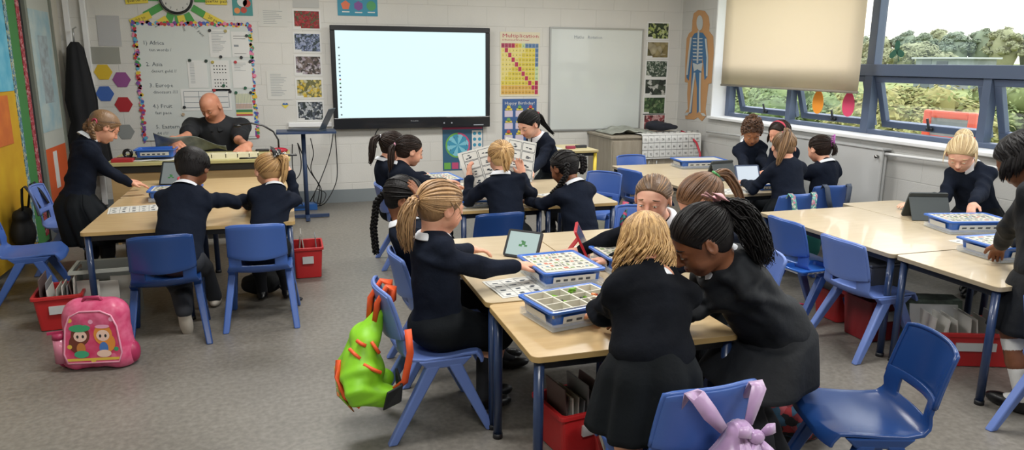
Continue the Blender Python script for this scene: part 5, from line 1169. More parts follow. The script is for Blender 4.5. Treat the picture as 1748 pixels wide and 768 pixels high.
# ---------------- left wall: display boards ----------------
LXf = LX+.002
def lp(px, py): v = P(px, py, 0, LX+.05); return v[1], v[2]
t = thing('map_board', 'tall framed notice board with a pale blue map', 'notice board', (LX, 0, 0))
y0, y1 = 7.42, 8.10; M_fg = mat('frame_greygreen', '#7b8076', .5)
MB().box((0, y0, .80), (.03, y1, 2.5)).build('board', mat('board_grey', '#b5b9b2', .7), t)
MB().box((0, y0-.06, .25), (.045, y0, 2.5)).box((0, y1, .25), (.045, y1+.05, 2.5)).build('frame', M_fg, t)
MB().box((.03, y0+.05, .95), (.034, y1-.04, 2.02)).build('map_sheet', mat('map_print', '#8fb0bd', .6, col2='#b4c3c2', ns=5), t)
MB().box((.034, y0+.22, 1.2), (.0345, y1-.18, 1.8)).build('map_land', mat('map_land', '#8c9497', .7, col2='#a2b4bb', ns=14), t)
MB().box((0, y0, .28), (.03, y1, .80)).build('orange_board', mat('orange_card', '#cf5a2a', .7), t)
MB().box((.03, y0+.25, .42), (.034, y0+.36, .76)).build('white_strip', M_pap, t)
t = thing('display_board', 'yellow and orange display board with a red patterned border at far left', 'display board', (LX+.02, 0, 0))
ya, yb = 5.2, 7.17
MB().box((0, ya, .05), (.03, yb-.22, 2.5)).build('yellow_backing', mat('yellow_paper', '#c9a21f', .7, col2='#b98d17', ns=3), t)
MB().box((.0, yb-.30, .05), (.034, yb-.0, 2.5)).build('green_backing', mat('green_paper', '#3c7a40', .7), t)
MB().box((.034, yb-.09, .1), (.04, yb-.01, 2.5)).build('red_border', voro('red_pattern', ['#b83040', '#c9606a', '#d8a0a4', '#a02838'], 60), t)
MB().box((.03, yb-.36, .1), (.036, yb-.30, 2.5)).build('blue_border', voro('blue_pattern', ['#5b8ca8', '#9cc0c8', '#d0d2b0', '#4f7c96'], 50), t)
MB().box((.03, ya+.1, 1.35), (.036, yb-.38, 2.1)).build('blue_sheet', mat('sky_sheet', '#4da0bf', .7, col2='#6fb4cb', ns=8), t)
MB().box((.03, ya+.1, .95), (.036, yb-.55, 1.32)).build('orange_sheet', mat('orange_sheet', '#c8702c', .7, col2='#b9602a', ns=8), t)
t = MB().box((LX, 7.18, 0), (LX+.02, 7.35, 2.5)).build('trim_7', mat('dark_gap', '#1a1c20', .8)); t['kind'] = 'structure'
# dark coat hanging from a hook
t = thing('hanging_coat', 'long black coat hanging beside the map board', 'coat', (LX+.17, 8.30, 0))
q = MB(); rr = [(.98, .15, .10), (1.2, .17, .11), (1.45, .13, .09), (1.62, .10, .08), (1.70, .09, .07), (1.76, .04, .03)]
rr = [(.45, .24, .13), (.8, .22, .12)]+rr
q.grid(lambda u, v: (lambda z_, a_, b_: (a_*.8*math.cos(2*PI*v)*(1+.06*math.sin(v*50))+.10*(1.2-z_ if z_ < 1.2 else 0)*.4, b_*math.sin(2*PI*v)*(1+.1*math.sin(v*38)), z_))(*[np.interp(u*7, range(8), [r[i] for r in rr]) for i in range(3)]), 21, 48); q.build('coat', mat('coat_black', '#101217', .85), t)
MB().tube([(0, .1, 1.9), (0, .0, 1.88), (0, -.02, 1.76)], .008).build('hanger_hook', M_alu, t)
# ---------------- right wall ----------------
def rp_(px, py): v = P(px, py, 0, WX-.006); return v[1], v[2]
t = thing('body_cutout', 'life-size orange paper cutout of a child with a drawn skeleton', 'wall cutout', (WX, 0, 0))
def ro(pts, x, mb, mi=0, th=.003): mb.prism(pts, x-th, x, mi, Matrix(((0, 0, -1, 0), (1, 0, 0, 0), (0, 1, 0, 0), (0, 0, 0, 1)))) if False else mb.add([(x, *rp_(*p)) for p in pts], [tuple(range(len(pts)))], mi)
out = [(1192, 17), (1203, 19), (1209, 28), (1211, 42), (1210, 53), (1217, 62), (1218, 90), (1214, 142), (1209, 143), (1207, 160), (1204, 186), (1205, 198), (1198, 207), (1191, 200), (1184, 204), (1170, 203), (1169, 193), (1174, 186), (1173, 160), (1174, 141), (1169, 140), (1170, 100), (1172, 66), (1176, 57), (1181, 53), (1182, 35), (1184, 23)]
q = MB(); ro(out, -.004, q); q.build('outline', mat('cutout_tan', '#bd9063', .7), t, solid=.004)
q = MB(); ro([(1192, 55), (1200, 56), (1207, 66), (1209, 100), (1208, 130), (1203, 137), (1201, 110), (1199, 95), (1198, 120), (1196, 145), (1193, 190), (1190, 194), (1190, 150), (1187, 125), (1184, 150), (1181, 192), (1177, 195), (1180, 150), (1182, 95), (1179, 115), (1176, 138), (1172, 132), (1175, 95), (1180, 66), (1186, 57)], -.009, q)
q.build('blue_figure', mat('print_bodyblue', '#3f6c96', .6), t)
q = MB(); bone = lambda a, b, r_: q.add([(-.0105, *(lambda v: v)(rp_(x, y_))) for x, y_ in ((a[0]-r_, a[1]), (a[0]+r_, a[1]), (b[0]+r_, b[1]), (b[0]-r_, b[1]))], [(0, 1, 2, 3)])
sk_ = [(1195+5.5*math.cos(a), 39+13*math.sin(a)) for a in np.linspace(0, 2*PI, 17)[:-1]]; q.add([(-.0105, *rp_(*p)) for p in sk_], [tuple(range(16))])
bone((1193, 52), (1191, 108), 1.4)
for k_ in range(7): y_ = 64+6*k_; bone((1189-3, y_+1), (1187, y_+3), 3.2); bone((1197, y_+1), (1196, y_+3), 3.2)
q.add([(-.0105, *rp_(*p)) for p in ((1183, 107), (1191, 110), (1200, 107), (1198, 122), (1191, 118), (1185, 122))], [tuple(range(6))])
for a, b in (((1180, 64), (1176, 98)), ((1176, 98), (1173, 128)), ((1205, 66), (1208, 98)), ((1208, 98), (1207, 130)), ((1186, 124), (1182, 158)), ((1182, 158), (1178, 192)), ((1196, 124), (1195, 158)), ((1195, 158), (1195, 192))): bone(a, b, 1.5)
for a in ((1174, 195), (1199, 196)): bone((a[0], a[1]-3), (a[0]+(-3 if a[0] < 1180 else 4), a[1]+2), 3)
q.build('bones', mat('bone_print', '#b9bfc0', .6), t)
# stickers on the window glass
GXs = WX+.20
t = thing('shamrock_sticker', 'dark green shamrock on the upper window glass', 'sticker', (GX-.012, *P(1531, 87, 0, GX-.012)[1:]))
q = MB()
for a in (90, 215, -25):
    a = math.radians(a); c_ = (.045*math.cos(a), .045*math.sin(a)); q.add([(0, -c_[0]-.04*math.cos(a+1.57)*s_-.0, c_[1]+.0+.04*math.sin(a+1.57)*s_) for s_ in ()] or [(0, -(c_[0]+.036*math.cos(b)*(1+.25*math.cos(2*(b-a)))), c_[1]+.036*math.sin(b)*(1+.25*math.cos(2*(b-a)))) for b in np.linspace(0, 2*PI, 15)[:-1]], [tuple(range(14))])
q.add([(0, .004, 0), (0, -.004, 0), (0, -.028, -.085), (0, -.036, -.08)], [(0, 1, 2, 3)]); q.build('shamrock', mat('shamrock_green', '#1f5c4a', .6), t, solid=.002)
for px_, py_, c, nm_, cc2 in ((1397, 174, '#e8922c', 'orange', 0), (1449, 178, '#d8466e', 'pink', 1)):
    v = P(px_, py_, 0, GX-.05); o = MB().add([(0, .078*math.cos(a)*(1-.12*math.sin(a)), .115*math.sin(a)) for a in np.linspace(0, 2*PI, 25)[:-1]], [tuple(range(24))]).build('paper_egg', mat('egg_'+nm_, c, .7), solid=.003); o.location = (GX-.055, v[1], v[2]); tag(o, nm_+' egg-shaped paper on the window below the blind', 'paper shape', 'paper eggs on the window')
# ---------------- cabinet and its load ----------------
t = thing('cabinet', 'pale wood cabinet in the far right corner', 'cabinet', (4.15, 8.16, 0)); M_cab = mat('pale_oak', '#a2998a', .5, col2='#948b7c', ns=4, stretch=(6, 6, .8))
MB().box((-.53, -.34, 0), (.55, .34, .73)).build('body', M_cab, t, bevel=.004); MB().box((-.55, -.36, .73), (.57, .35, .755)).build('top', M_cab, t, bevel=.003)
for s_ in (-1, 1): d_ = MB().box((min(0, s_*.52)+.004, -.355, .06), (max(0, s_*.52)-.004, -.34, .70)).build('door', M_cab, t, bevel=.003); MB().tube([(s_*.05, -.37, .36), (s_*.05, -.37, .46)], .006).build('handle', M_alu, d_)
def hundred():
    m = MB(); cw, rh = .105, .085; yf = 7.785
    def sp(s_):   # along the sheet, from the cabinet top over the edge and down
        return (8.1-s_, .775) if s_ < .30 else ((7.80-.02*math.sin(min((s_-.30)/.06, 1)*PI/2)-.015*(s_-.3), .775-max(0, s_-.31)))
    m.grid(lambda u, v: (4.10+u*.02-.02+v*.98-.16*0+.0, *sp(u*.60)), 20, 12, 0)
    for r in range(6):
        s_ = .60-.02-r*rh
        if s_ < .32: break
        for c in range(10):
            y_, z_ = sp(s_); q_ = sp(s_-rh*.98); x_ = 4.09+c*.096
            m.add([(x_, y_-.004, z_), (x_+.003, y_-.004, z_), (x_+.003, q_[0]-.004, q_[1]), (x_, q_[0]-.004, q_[1])], [(0, 1, 2, 3)], 1); text(m, str(91-10*r+c), x_+.05, z_+.025, .04, y_-.006, 1, centre=True)
        m.box((4.09, sp(s_)[0]-.005, sp(s_)[1]), (5.04-.0, sp(s_)[0]-.004, sp(s_)[1]+.003), 1)
    return m
o = hundred().build('hundred_square', [M_pap, M_txt]); o.scale = (.80, 1, 1); o.location = (.72, 0, 0); tag(o, 'white number square sheet hanging over the cabinet edge', 'poster')
t = MB(); t.grid(lambda u, v: (3.68+.62*u, 7.95+.5*v, .765+.055*math.sin(u*PI)*(.6+.4*math.sin(v*5+u*6))+.01*math.sin(u*23)), 20, 14); o = t.build('paper_pile', mat('newsprint', '#a8aca4', .8, col2='#8d9188', ns=9), solid=.01); tag(o, 'crumpled grey papers piled on the left of the cabinet', 'paper')
q = Sh(); q.ell((4.36, 8.08, .84), (.17, .11, .055), None, .02).ell((4.28, 8.06, .86), (.10, .09, .05), None, .03).ell((4.50, 8.04, .83), (.10, .06, .03), None, .03); V, Fq = q.build(.01); o = np_mesh('bobble_hat', folds(V, Fq, .02, 5), Fq, mat('hat_navy', '#1a1d28', .9)); tag(o, 'folded dark navy woollen hat on the cabinet', 'hat')
p0 = P(1163, 224, 1, 8.0); p1 = P(1195, 262, 1, 7.6); o = MB().tube([p0, p0+(p1-p0)*.3+A_(0, 0, .035) if False else p0+(p1-p0)*.35+np.array([.02, 0, .05]), p0+(p1-p0)*.7+np.array([.03, 0, .04]), p1, p1+np.array([.01, 0, -.45])], .013, 10).build('red_hoop', mat('hoop_red', '#b02a3c', .4)); tag(o, 'thin red hoop standing at right of the cabinet', 'hoop')
# things on the yellow legged table
for i, (x, y_, w_, d_, h_, c, lb) in enumerate(((2.62, 7.3, .3, .22, .012, '#c4c6c2', 'white paper stack on the side table'), (2.88, 7.25, .10, .05, .03, '#8d2f4a', 'dark red pen pot lid on the side table'), (3.02, 7.3, .12, .05, .03, '#2b2d33', 'black pencil case on the side table'))):
    o = MB().box((-w_/2, -d_/2, 0), (w_/2, d_/2, h_)).build(('paper_stack', 'small_box', 'pencil_case')[i], mat('st_'+c, c, .5), bevel=.004); o.location = (x, y_, .70); tag(o, lb, ('paper', 'box', 'pencil case')[i])
# ---------------- things on the teacher's desk ----------------
DZ = .725
o = MB().grid(lambda u, v: (-1.45+u*.62, 7.02+v*.36, DZ+.004+.006*math.sin(u*9+v*4)**2), 14, 8).build('loose_papers', mat('paper_offwhite', '#cfcfca', .7), solid=.003); tag(o, 'loose white papers under the blue tray on the desk', 'paper')
o = MB().box((0, 0, 0), (.17, .12, .03)).build('red_folder', mat('folder_red', '#a3262e', .5), bevel=.004); o.location = (-1.46, 7.0, DZ); tag(o, 'red folder at left corner of the teacher desk', 'folder')
t = thing('tape_dispenser', 'black tape dispenser at left of the teacher desk', 'tape dispenser', (-1.36, 7.20, DZ)); MB().box((-.09, -.02, 0), (.06, .02, .025)).build('base', M_bez, t, bevel=.006); q = MB(); q.tube([(.03*math.cos(a), 0, .055+.03*math.sin(a)) for a in np.linspace(0, 2*PI, 17)], .014, 8, cap=False); q.build('tape_roll', M_bez, t)
t = thing('compartment_box', 'cream divided box of small parts in front of the teacher', 'box', (-.52, 7.12, DZ)); q = MB(); q.box((-.26, -.07, 0), (.26, .07, .01))
for a in (-.26, -.14, -.02, .08, .18, .255): q.box((a, -.07, .01), (a+.007, .07, .045))
for b in (-.07, -.005, .063): q.box((-.26, b, .01), (.262, b+.007, .043))
q.build('dividers', mat('cream_plastic', '#ddd8bd', .5), t)
t = thing('visualiser', 'red based camera on a black curved gooseneck, on the desk', 'visualiser', (-.08, 7.45, DZ)); MB().ell((0, 0, .018), (.085, .055, .028), 0, 20).build('base', mat('visualiser_red', '#a51f33', .35), t)
pts = [(.0, 0, .03), (.0, 0, .12), (-.04, 0, .20), (-.13, 0, .26), (-.24, 0, .285), (-.34, 0, .27)]; MB().tube(pts, .009, 10).build('gooseneck', M_bez, t); MB().ell((-.36, 0, .262), (.04, .02, .016), 0, 12).build('camera_head', M_bez, t)
t = thing('phone', 'flat black phone lying at right of the desk', 'phone', (-.05, 7.14, DZ), .1); MB().box((-.13, -.045, 0), (.13, .045, .012)).build('body', M_bez, t, bevel=.004); MB().box((-.115, -.038, .012), (.115, .038, .013)).build('glass', mat('dark_glass', '#0c0e12', .08), t)
o = MB().tube([(-.42, 6.99, DZ+.008), (-.26, 7.0, DZ+.008)], .007, 8).build('marker_pen', M_bez); tag(o, 'dark marker pen at the front edge of the desk', 'pen')
o = MB().tube([(-.22, 7.56, DZ+.012), (-.10, 7.56, DZ+.012)], .014, 8).build('stapler', M_bez, flat=None) if False else MB().box((-.30, 7.53, DZ), (-.17, 7.57, DZ+.025)).build('computer_mouse', M_bez, bevel=.010, seg=3); tag(o, 'black mouse behind the phone on the desk', 'mouse')
t = thing('laptop', 'grey laptop, half open, on the blue stand beside the desk', 'laptop', (.20, 7.72, .905), -.35)
MB().prism(rrect(-.17, -.11, .17, .11, .015), .001, .018).build('keyboard_base', mat('laptop_grey', '#3d4550', .4), t, bevel=.003)
M_ = Matrix.Translation((.155, 0, .018)) @ Matrix.Rotation(math.radians(28), 4, 'Y'); MB().box((0, -.11, 0), (.009, .11, .235), 0, M_).build('lid', MATS['laptop_grey'], t, bevel=.003); MB().box((-.0012, -.10, .012), (0, .10, .225), 0, M_).build('screen', mat('laptop_screen', '#39424e', .2), t)
t = thing('laptop_stand', 'blue topped trolley stand with one leg beside the desk', 'stand', (.16, 7.72, 0)); M_st = mat('stand_blue', '#2a3c5c', .4)
MB().prism(rrect(-.26, -.17, .32, .17, .02), .885, .905).build('shelf', M_st, t); MB().tube([(0, 0, .04), (0, 0, .885)], .022, 12).build('column', M_st, t); MB().box((-.22, -.02, .01), (.22, .02, .04)).box((-.02, -.2, .01), (.02, .2, .04)).build('foot', M_st, t)
# cables
def cable(name, label, pts, r=.006):
    pts = [np.array(p, float) for p in pts]; C = []; k = len(pts)-1
    for i in range(k*8+1):
        t_ = i/8; j = min(int(t_), k-1); f_ = t_-j; p1, p2 = pts[j], pts[j+1]; pa = pts[max(j-1, 0)]; pb = pts[min(j+2, k)]
        C.append(.5*((2*p1)+(-pa+p2)*f_+(2*pa-5*p1+4*p2-pb)*f_*f_+(-pa+3*p1-3*p2+pb)*f_**3))
    o = MB().tube(C, r, 6).build(name, mat('cable_black', '#17181b', .5)); tag(o, label, 'cable', 'black cables in the corner')
def cp(px, py, Y): return P(px, py, 1, Y)
cable('cable', 'cable hanging from the left corner of the wall display to the floor', [cp(571, 216, 8.44), cp(575, 270, 8.42), cp(574, 310, 8.35), cp(556, 345, 8.2), [*P(540, 352, 2, .02)[:2], .02]])
cable('cable', 'second cable looping left from the wall display corner', [cp(570, 216, 8.43), cp(563, 262, 8.4), cp(545, 312, 8.3), [*P(528, 346, 2, .03)[:2], .03], [*P(520, 352, 2, .01)[:2], .01]])
cable('cable', 'short cable below the middle of the wall display', [cp(647, 218, 8.46), cp(640, 232, 8.46), cp(643, 252, 8.45)])
cable('cable', 'cable from the laptop stand bending toward the desk', [cp(508, 244, 7.7), cp(514, 275, 7.7), cp(510, 300, 7.68), cp(488, 318, 7.6)])
cable('cable', 'cable from the laptop stand running straight down', [cp(499, 246, 7.72), cp(500, 290, 7.75), cp(512, 335, 7.9), cp(516, 350, 8.0)])
cable('cable', 'wavy cable from the right end of the stand', [cp(530, 236, 7.7), cp(535, 262, 7.75), cp(531, 290, 7.85), cp(545, 320, 8.0), [*P(541, 350, 2, .01)[:2], .01]], .005)
cable('cable', 'cable crossing from the stand to the floor tangle', [cp(509, 246, 7.72), cp(528, 290, 7.9), cp(548, 322, 8.1), [*P(546, 350, 2, .01)[:2], .01]])
cable('cable', 'small coil of cable on the floor by the power strip', [cp(540, 322, 8.15), cp(556, 330, 8.15), cp(550, 346, 8.1), cp(536, 344, 8.1), cp(538, 326, 8.12)], .005)
c_ = P(519, 353, 2, .03); t = thing('power_strip', 'blue power box on the floor below the cables', 'power strip', (c_[0], c_[1], 0)); MB().box((-.14, -.06, 0), (.14, .06, .07)).build('housing', mat('power_blue', '#2f68b4', .4), t, bevel=.006); MB().box((-.11, -.063, .025), (.02, -.06, .05)).build('front_plate', mat('power_dark', '#23446f', .4), t)
# ---------------- people ----------------
DN = A(0, 0, -1)
G = {}
# teacher, reading behind the desk
G['teacher'] = person('bald man in a black polo shirt with a red chest logo, reading at the desk', (-.66, 8.02, .52), (-.70, 7.80, 1.155), (-.35, -.72, -.62), ((-.80, 7.6, .10), (-.52, 7.6, .10)), ((-.36, 7.40, .80), (-1.02, 7.36, .86)), h=1.78, adult=True, fac=(-.05, -1, 0), vx=.006, sk='adult', hair='dark', top=mat('black_polo', '#12151b', .8, bump=.05, bs=200), sleeves='short', coll_w=mat('black_polo', '#12151b'), legs='trousers', face=True, seed=3, elbow=((.9, .2, -.5), (-.9, .2, -.5)), hd=((-.5, -.8, -.25), (.3, -.7, -.2)), palms=((-.3, .1, -1), (.5, -.3, -.6)), curl=(.6, .8), thumb=(1, -1), neck=(-.66, 7.92, .99), bulk=1.12)
g = G['teacher']; lg_ = MB(); c0 = g['shc']-g['ax']*.035-g['rt']*.155+g['ff']*.105-g['off']; lg_.box((-.05, -.004, -.010), (.05, .004, .012)); o = lg_.build('red_logo', mat('logo_red', '#c23a3a', .6), g['root'], bevel=.003); o.location = c0
# grey plastic sheet he is holding
q = MB(); q.grid(lambda u, v: (-1.14+.60*u, 7.30-.10*v+.10*math.sin(u*3), .765+.16*v*(1-.55*u)+.02*math.sin(u*9+v*3)+.03*(1-u)), 24, 10); o = q.build('picture_sheet', mat('picture_grey', '#5e6561', .45, col2='#858c84', ns=9), solid=.003); tag(o, 'curled glossy grey picture sheet held up by the teacher', 'paper')

def kid(key, label, *a, **k): k.setdefault('seed', len(G)+5); k.setdefault('swfold', .010); G[key] = person(label, *a, **k); return G[key]
# left group
kid('a', 'standing child with light brown plaits leaning on the left table', (-1.47, 5.88, .60), (-1.27, 6.00, 1.115), (.75, .35, -.62), ((-1.44, 5.80, .07), (-1.30, 5.76, .07)), ((-1.16, 6.22, .635), (-1.10, 6.04, .635)), fac=(.9, .35, 0), h=1.27, hair='light', vx=.006, skirt=(.30, .07, M_sk, 9), knee=((.9, .3, 0), (.9, .3, 0)), elbow=((-.3, -.9, -.2), (.3, -.9, -.3)), sk='fair', face=True, curl=(.5, .5), hd=((.7, .4, -.1), (.9, .1, -.1)),
    style=dict(kind='braid', tie=[(-.62, -.62, -.38), (.62, -.62, -.38)], tails=[dict(c=[(-.03, -.02, -.04), (-.01, -.02, -.12)], r=.017), dict(c=[(-.02, -.03, -.05), (-.01, -.02, -.13)], r=.017)], bands=['#d8a0b4', '#b0405a'], bandr=.019))
kid('b', 'child with short black hair seated at the front of the left group, back to us', (-.66, 4.58, .44), (-.565, 4.86, .945), (.25, .8, -.5), ((-.64, 4.50, .15), (-.52, 5.0, .07)), ((-.72, 5.30, .63), (-.14, 5.16, .68)), fac=(.15, 1, 0), h=1.30, hair='black', sk='brown', vx=.005, knee=((-.1, 1, .0), (0, 1, .2)), legs='trousers', shoe_m=M_sole, elbow=((-.8, .1, -.6), (.9, .1, -.2)), bulk=1.1, neck=(-.60, 4.76, .845),
    style=dict(kind='loose', L=.035, n=260, tie=[], face=.30, flare=-.03, rad=.035, jitter=.5, fat=1.10), shoew=((.004, .022, -.10), (0, .07, -.035)))
kid('c', 'child with a light ponytail and a black spotted bow, back to us', (-.17, 4.72, .44), (-.125, 4.98, .895), (-.35, .9, -.30), ((-.22, 5.05, .07), (-.06, 5.05, .07)), ((-.26, 5.22, .63), (.005, 5.10, .86)), fac=(-.1, 1, 0), h=1.22, hair='sand', sk='fair', vx=.005, skirt='sit', elbow=((-.8, 0, -.6), (.25, .2, -1)), knee=((0, 1, .3), (0, 1, .3)), hd=((-.3, 1, 0), (-.4, .3, 1)), palms=((0, 0, -1), (-1, .3, 0)),
    style=dict(kind='pony', tie=[(.55, -.72, .42)], tails=[dict(c=[(.035, -.02, -.01), (.03, -.03, -.09), (.015, -.02, -.17)], n=54, rads=[.014, .026, .024, .018, .006])]))
# back middle group
kid('d', 'child with a dark ponytail and pink tie seated facing right', (.84, 5.40, .44), (.88, 5.50, .935), (.9, .15, -.28), ((1.24, 5.50, .07), (1.24, 5.34, .07)), ((1.36, 5.62, .64), (1.30, 5.38, .64)), fac=(1, .05, 0), h=1.25, hair='dark', sk='fair', vx=.006, skirt='sit', elbow=((0, .2, -1), (.3, .2, -1)), face=True,
    style=dict(kind='pony', tie=[(-.1, -.95, -.20)], tails=[dict(c=[(-.03, -.03, -.04), (-.04, -.05, -.16), (-.02, -.05, -.26)], n=60, rads=[.016, .026, .026, .022, .008])], bands=['#e0a0b8']))
kid('e', 'child behind with a high dark ponytail, mostly hidden at the left', (.80, 5.76, .44), (.80, 5.80, .94), (.9, .25, -.2), ((1.10, 5.95, .07), (1.10, 5.80, .07)), ((1.2, 6.04, .64), (1.16, 5.86, .64)), fac=(1, .1, 0), h=1.25, hair='dark', sk='fair', vx=.007, skirt='sit', elbow=((0, .2, -1), (.3, .2, -1)),
    style=dict(kind='pony', tie=[(-.2, -.9, .25)], tails=[dict(c=[(-.05, -.04, -.03), (-.07, -.07, -.14), (-.09, -.08, -.20)], n=50, rads=[.014, .03, .03, .022, .008])], bands=['#c9c9d0']))
kid('f', 'child with a golden ponytail, back to us, holding up a picture sheet', (1.42, 4.66, .44), (1.405, 4.83, .952), (.05, .95, -.30), ((1.34, 5.0, .07), (1.52, 5.0, .07)), ((1.22, 4.98, .80), (1.62, 5.0, .80)), fac=(0, 1, 0), h=1.27, hair='blond', sk='fair', vx=.005, skirt='sit', elbow=((-.5, -.1, -1), (.5, -.1, -1)), hd=((.05, .45, .8), (-.1, .5, .8)), palms=((.9, .3, 0), (-.3, -.9, 0)), curl=(.5, .5), neck=(1.395, 4.78, .845),
    style=dict(kind='pony', tie=[(-.05, -.93, .12)], tails=[dict(c=[(0, -.035, -.02), (.0, -.04, -.09), (.01, -.03, -.155)], n=60, rads=[.012, .028, .03, .024, .010], curl=.4)]))
kid('g', 'child with two black looped plaits, back to us, right of the golden ponytail', (1.86, 4.42, .43), (1.775, 4.575, .905), (-.45, .85, -.35), ((1.7, 4.78, .07), (1.9, 4.8, .07)), ((1.58, 4.84, .63), (1.78, 4.93, .63)), fac=(-.25, 1, 0), h=1.25, hair='black', sk='brown', vx=.006, skirt='sit', elbow=((-.6, -.1, -1), (.6, 0, -1)),
    style=dict(kind='braid', tie=[(-.65, -.6, -.3), (.75, -.55, .1)], tails=[dict(c=[(-.01, -.01, -.07), (-.05, .02, -.15), (-.09, .05, -.20)], r=.016), dict(c=[(.03, -.02, .0), (.035, -.02, -.07), (.01, -.01, -.10)], r=.02)], bands=['#16161a', '#16161a']))
kid('h', 'standing child with long black ponytail and red tie, bending over the sheet', (2.36, 6.32, .61), (2.056, 6.18, 1.06), (-.85, -.35, -.55), ((2.36, 6.36, .07), (2.46, 6.28, .07)), ((1.95, 5.86, .66), (2.02, 6.02, .68)), fac=(-.85, -.45, 0), h=1.30, hair='black', sk='pale', vx=.005, skirt=(.3, .07, M_sk, 9), elbow=((-.2, -.2, -1), (.4, -.2, -1)), face=True, neck=(2.14, 6.22, .955),
    style=dict(kind='pony', tie=[(.0, -.98, -.05)], tails=[dict(c=[(.025, .0, -.03), (.07, .0, -.10), (.16, .0, -.19)], n=56, rads=[.014, .026, .026, .02, .006])], bands=['#c02a44']))
# nearest group, left side
kid('i', 'child with a long black plait and a hand raised to the forehead', (.68, 3.62, .44), (.555, 3.665, .915), (.95, -.25, -.35), ((1.02, 3.62, .07), (1.02, 3.5, .07)), ((.80, 3.76, .62), (.605, 3.45, .925)), fac=(1, -.05, 0), h=1.24, hair='black', sk='brown', vx=.004, skirt='sit', elbow=((0, .2, -1), (.5, .6, -.8)), face=True, hd=((.9, 0, 0), (-.35, .12, .9)), palms=((0, 0, -1), (-.8, .55, -.2)), curl=(.4, .25), neck=(.54, 3.65, .80), thumb=(1, -1),
    style=dict(kind='braid', tie=[(-.5, -.8, -.35)], tails=[dict(c=[(-.05, .02, -.06), (-.07, .03, -.20), (-.06, .03, -.34)], r=.016)]))
kid('j', 'child with a light brown ponytail typing, green and orange bag behind', (.60, 3.06, .45), (.625, 3.09, .975), (.93, .28, -.32), ((.80, 3.03, .09), (.84, 3.14, .09)), ((.865, 3.47, .675), (1.035, 3.105, .665)), fac=(.97, .22, 0), h=1.28, hair='honey', sk='fair', vx=.004, skirt='sit', elbow=((.2, .3, -1), (.6, 0, -1)), face=True, hd=((.85, .1, -.15), (.9, .25, .0)), palms=((0, -.1, -1), (-.1, .1, -1)), curl=(.45, .6), neck=(.585, 3.08, .855), thumb=(1, -1), legs='dark socks', swfold=.013,
    style=dict(kind='pony', tie=[(.0, -.97, -.24)], tails=[dict(c=[(-.03, -.012, -.025), (-.055, -.02, -.12), (-.045, -.02, -.215)], n=240, r0=.0034, rads=[.013, .028, .036, .036, .018], curl=.5)], wisps=6, bands=['#4a2a22']), shoew=((.06, .01, -.04), (.06, .01, -.04)))
# nearest group, right side
kid('k', 'child with pulled-back brown hair and pale face, facing us across the nearest tables', (1.98, 3.30, .46), (1.68, 3.13, .955), (-.68, -.72, -.22), ((2.0, 3.0, .07), (2.05, 3.2, .07)), ((1.44, 3.16, .64), (1.42, 3.42, .64)), fac=(-.9, -.3, 0), h=1.25, hair='light', sk='pale', vx=.004, skirt='sit', elbow=((.1, -.6, .2), (-.2, .6, .2)), face=True, neck=(1.76, 3.18, .84), hd=((-.4, .6, 0), (-.9, .2, 0)), top=M_sw2,
    style=dict(kind='pony', front=.06, tie=[(.25, -.93, -.1)], tails=[dict(c=[(.04, .02, -.02), (.05, .03, -.12), (.05, .02, -.2)], n=50)]))
kid('l', 'bending child with brown ponytail held by a green tie', (2.02, 2.82, .56), (1.735, 2.79, 1.005), (-.80, .30, -.75), ((2.05, 2.72, .07), (2.08, 2.88, .07)), ((1.50, 2.95, .64), (1.44, 2.86, .64)), fac=(-.95, .15, 0), h=1.26, hair='brown', sk='fair', vx=.005, skirt=(.28, .07, M_sk, 9), elbow=((0, -.2, -1), (0, .2, -1)), neck=(1.82, 2.80, .905),
    style=dict(kind='pony', tie=[(.1, -.95, .22)], tails=[dict(c=[(.05, -.01, .0), (.10, -.03, -.08), (.13, -.04, -.19)], n=70, rads=[.012, .020, .022, .018, .006])], bands=['#4f9a5c']))
kid('m', 'child with loose blond hair standing with back to us at the nearest table', (1.085, 1.975, .665), (1.13, 2.15, 1.00), (.30, .85, -.70), ((1.03, 1.93, .07), (1.16, 1.93, .07)), ((1.10, 2.46, .64), (1.32, 2.42, .64)), fac=(.05, 1, 0), h=1.26, hair='blond', sk='fair', vx=.0045, skirt=(.24, .045, M_sk, 7), elbow=((-.7, -.2, -1), (.7, -.2, -1)), top=M_sw2, neck=(1.115, 2.08, .915), legs=None, swfold=.016, H=.205, bulk=1.0,
    style=dict(kind='loose', L=.125, n=460, tie=[(0, -.55, .80)], face=.5, curl=1.1, rad=.011, flare=.03, jitter=.9, part=(0, -.5, .8), wisps=10))
kid('n', 'child in a long dark coat with wavy black hair and a pink bow, leaning left', (1.76, 2.27, .60), (1.355, 2.16, 1.00), (-.90, .22, -.66), ((1.70, 2.10, .07), (1.80, 2.16, .07)), ((1.34, 2.52, .645), (1.24, 2.36, .66)), fac=(-.95, .12, 0), h=1.32, hair='black', sk='brown', vx=.004, skirt=(.185, .075, M_coat, 3), elbow=((-.1, .2, -1), (.1, -.3, -1)), top=M_coat, face=True, neck=(1.445, 2.18, .915), bulk=1.12, swfold=.020,
    style=dict(kind='pony', tie=[(.25, -.93, .15)], tails=[dict(c=[(.05, -.03, -.02), (.10, -.06, -.10), (.14, -.07, -.19)], n=320, r0=.0034, rads=[.02, .046, .055, .05, .03], curl=1.1)]))
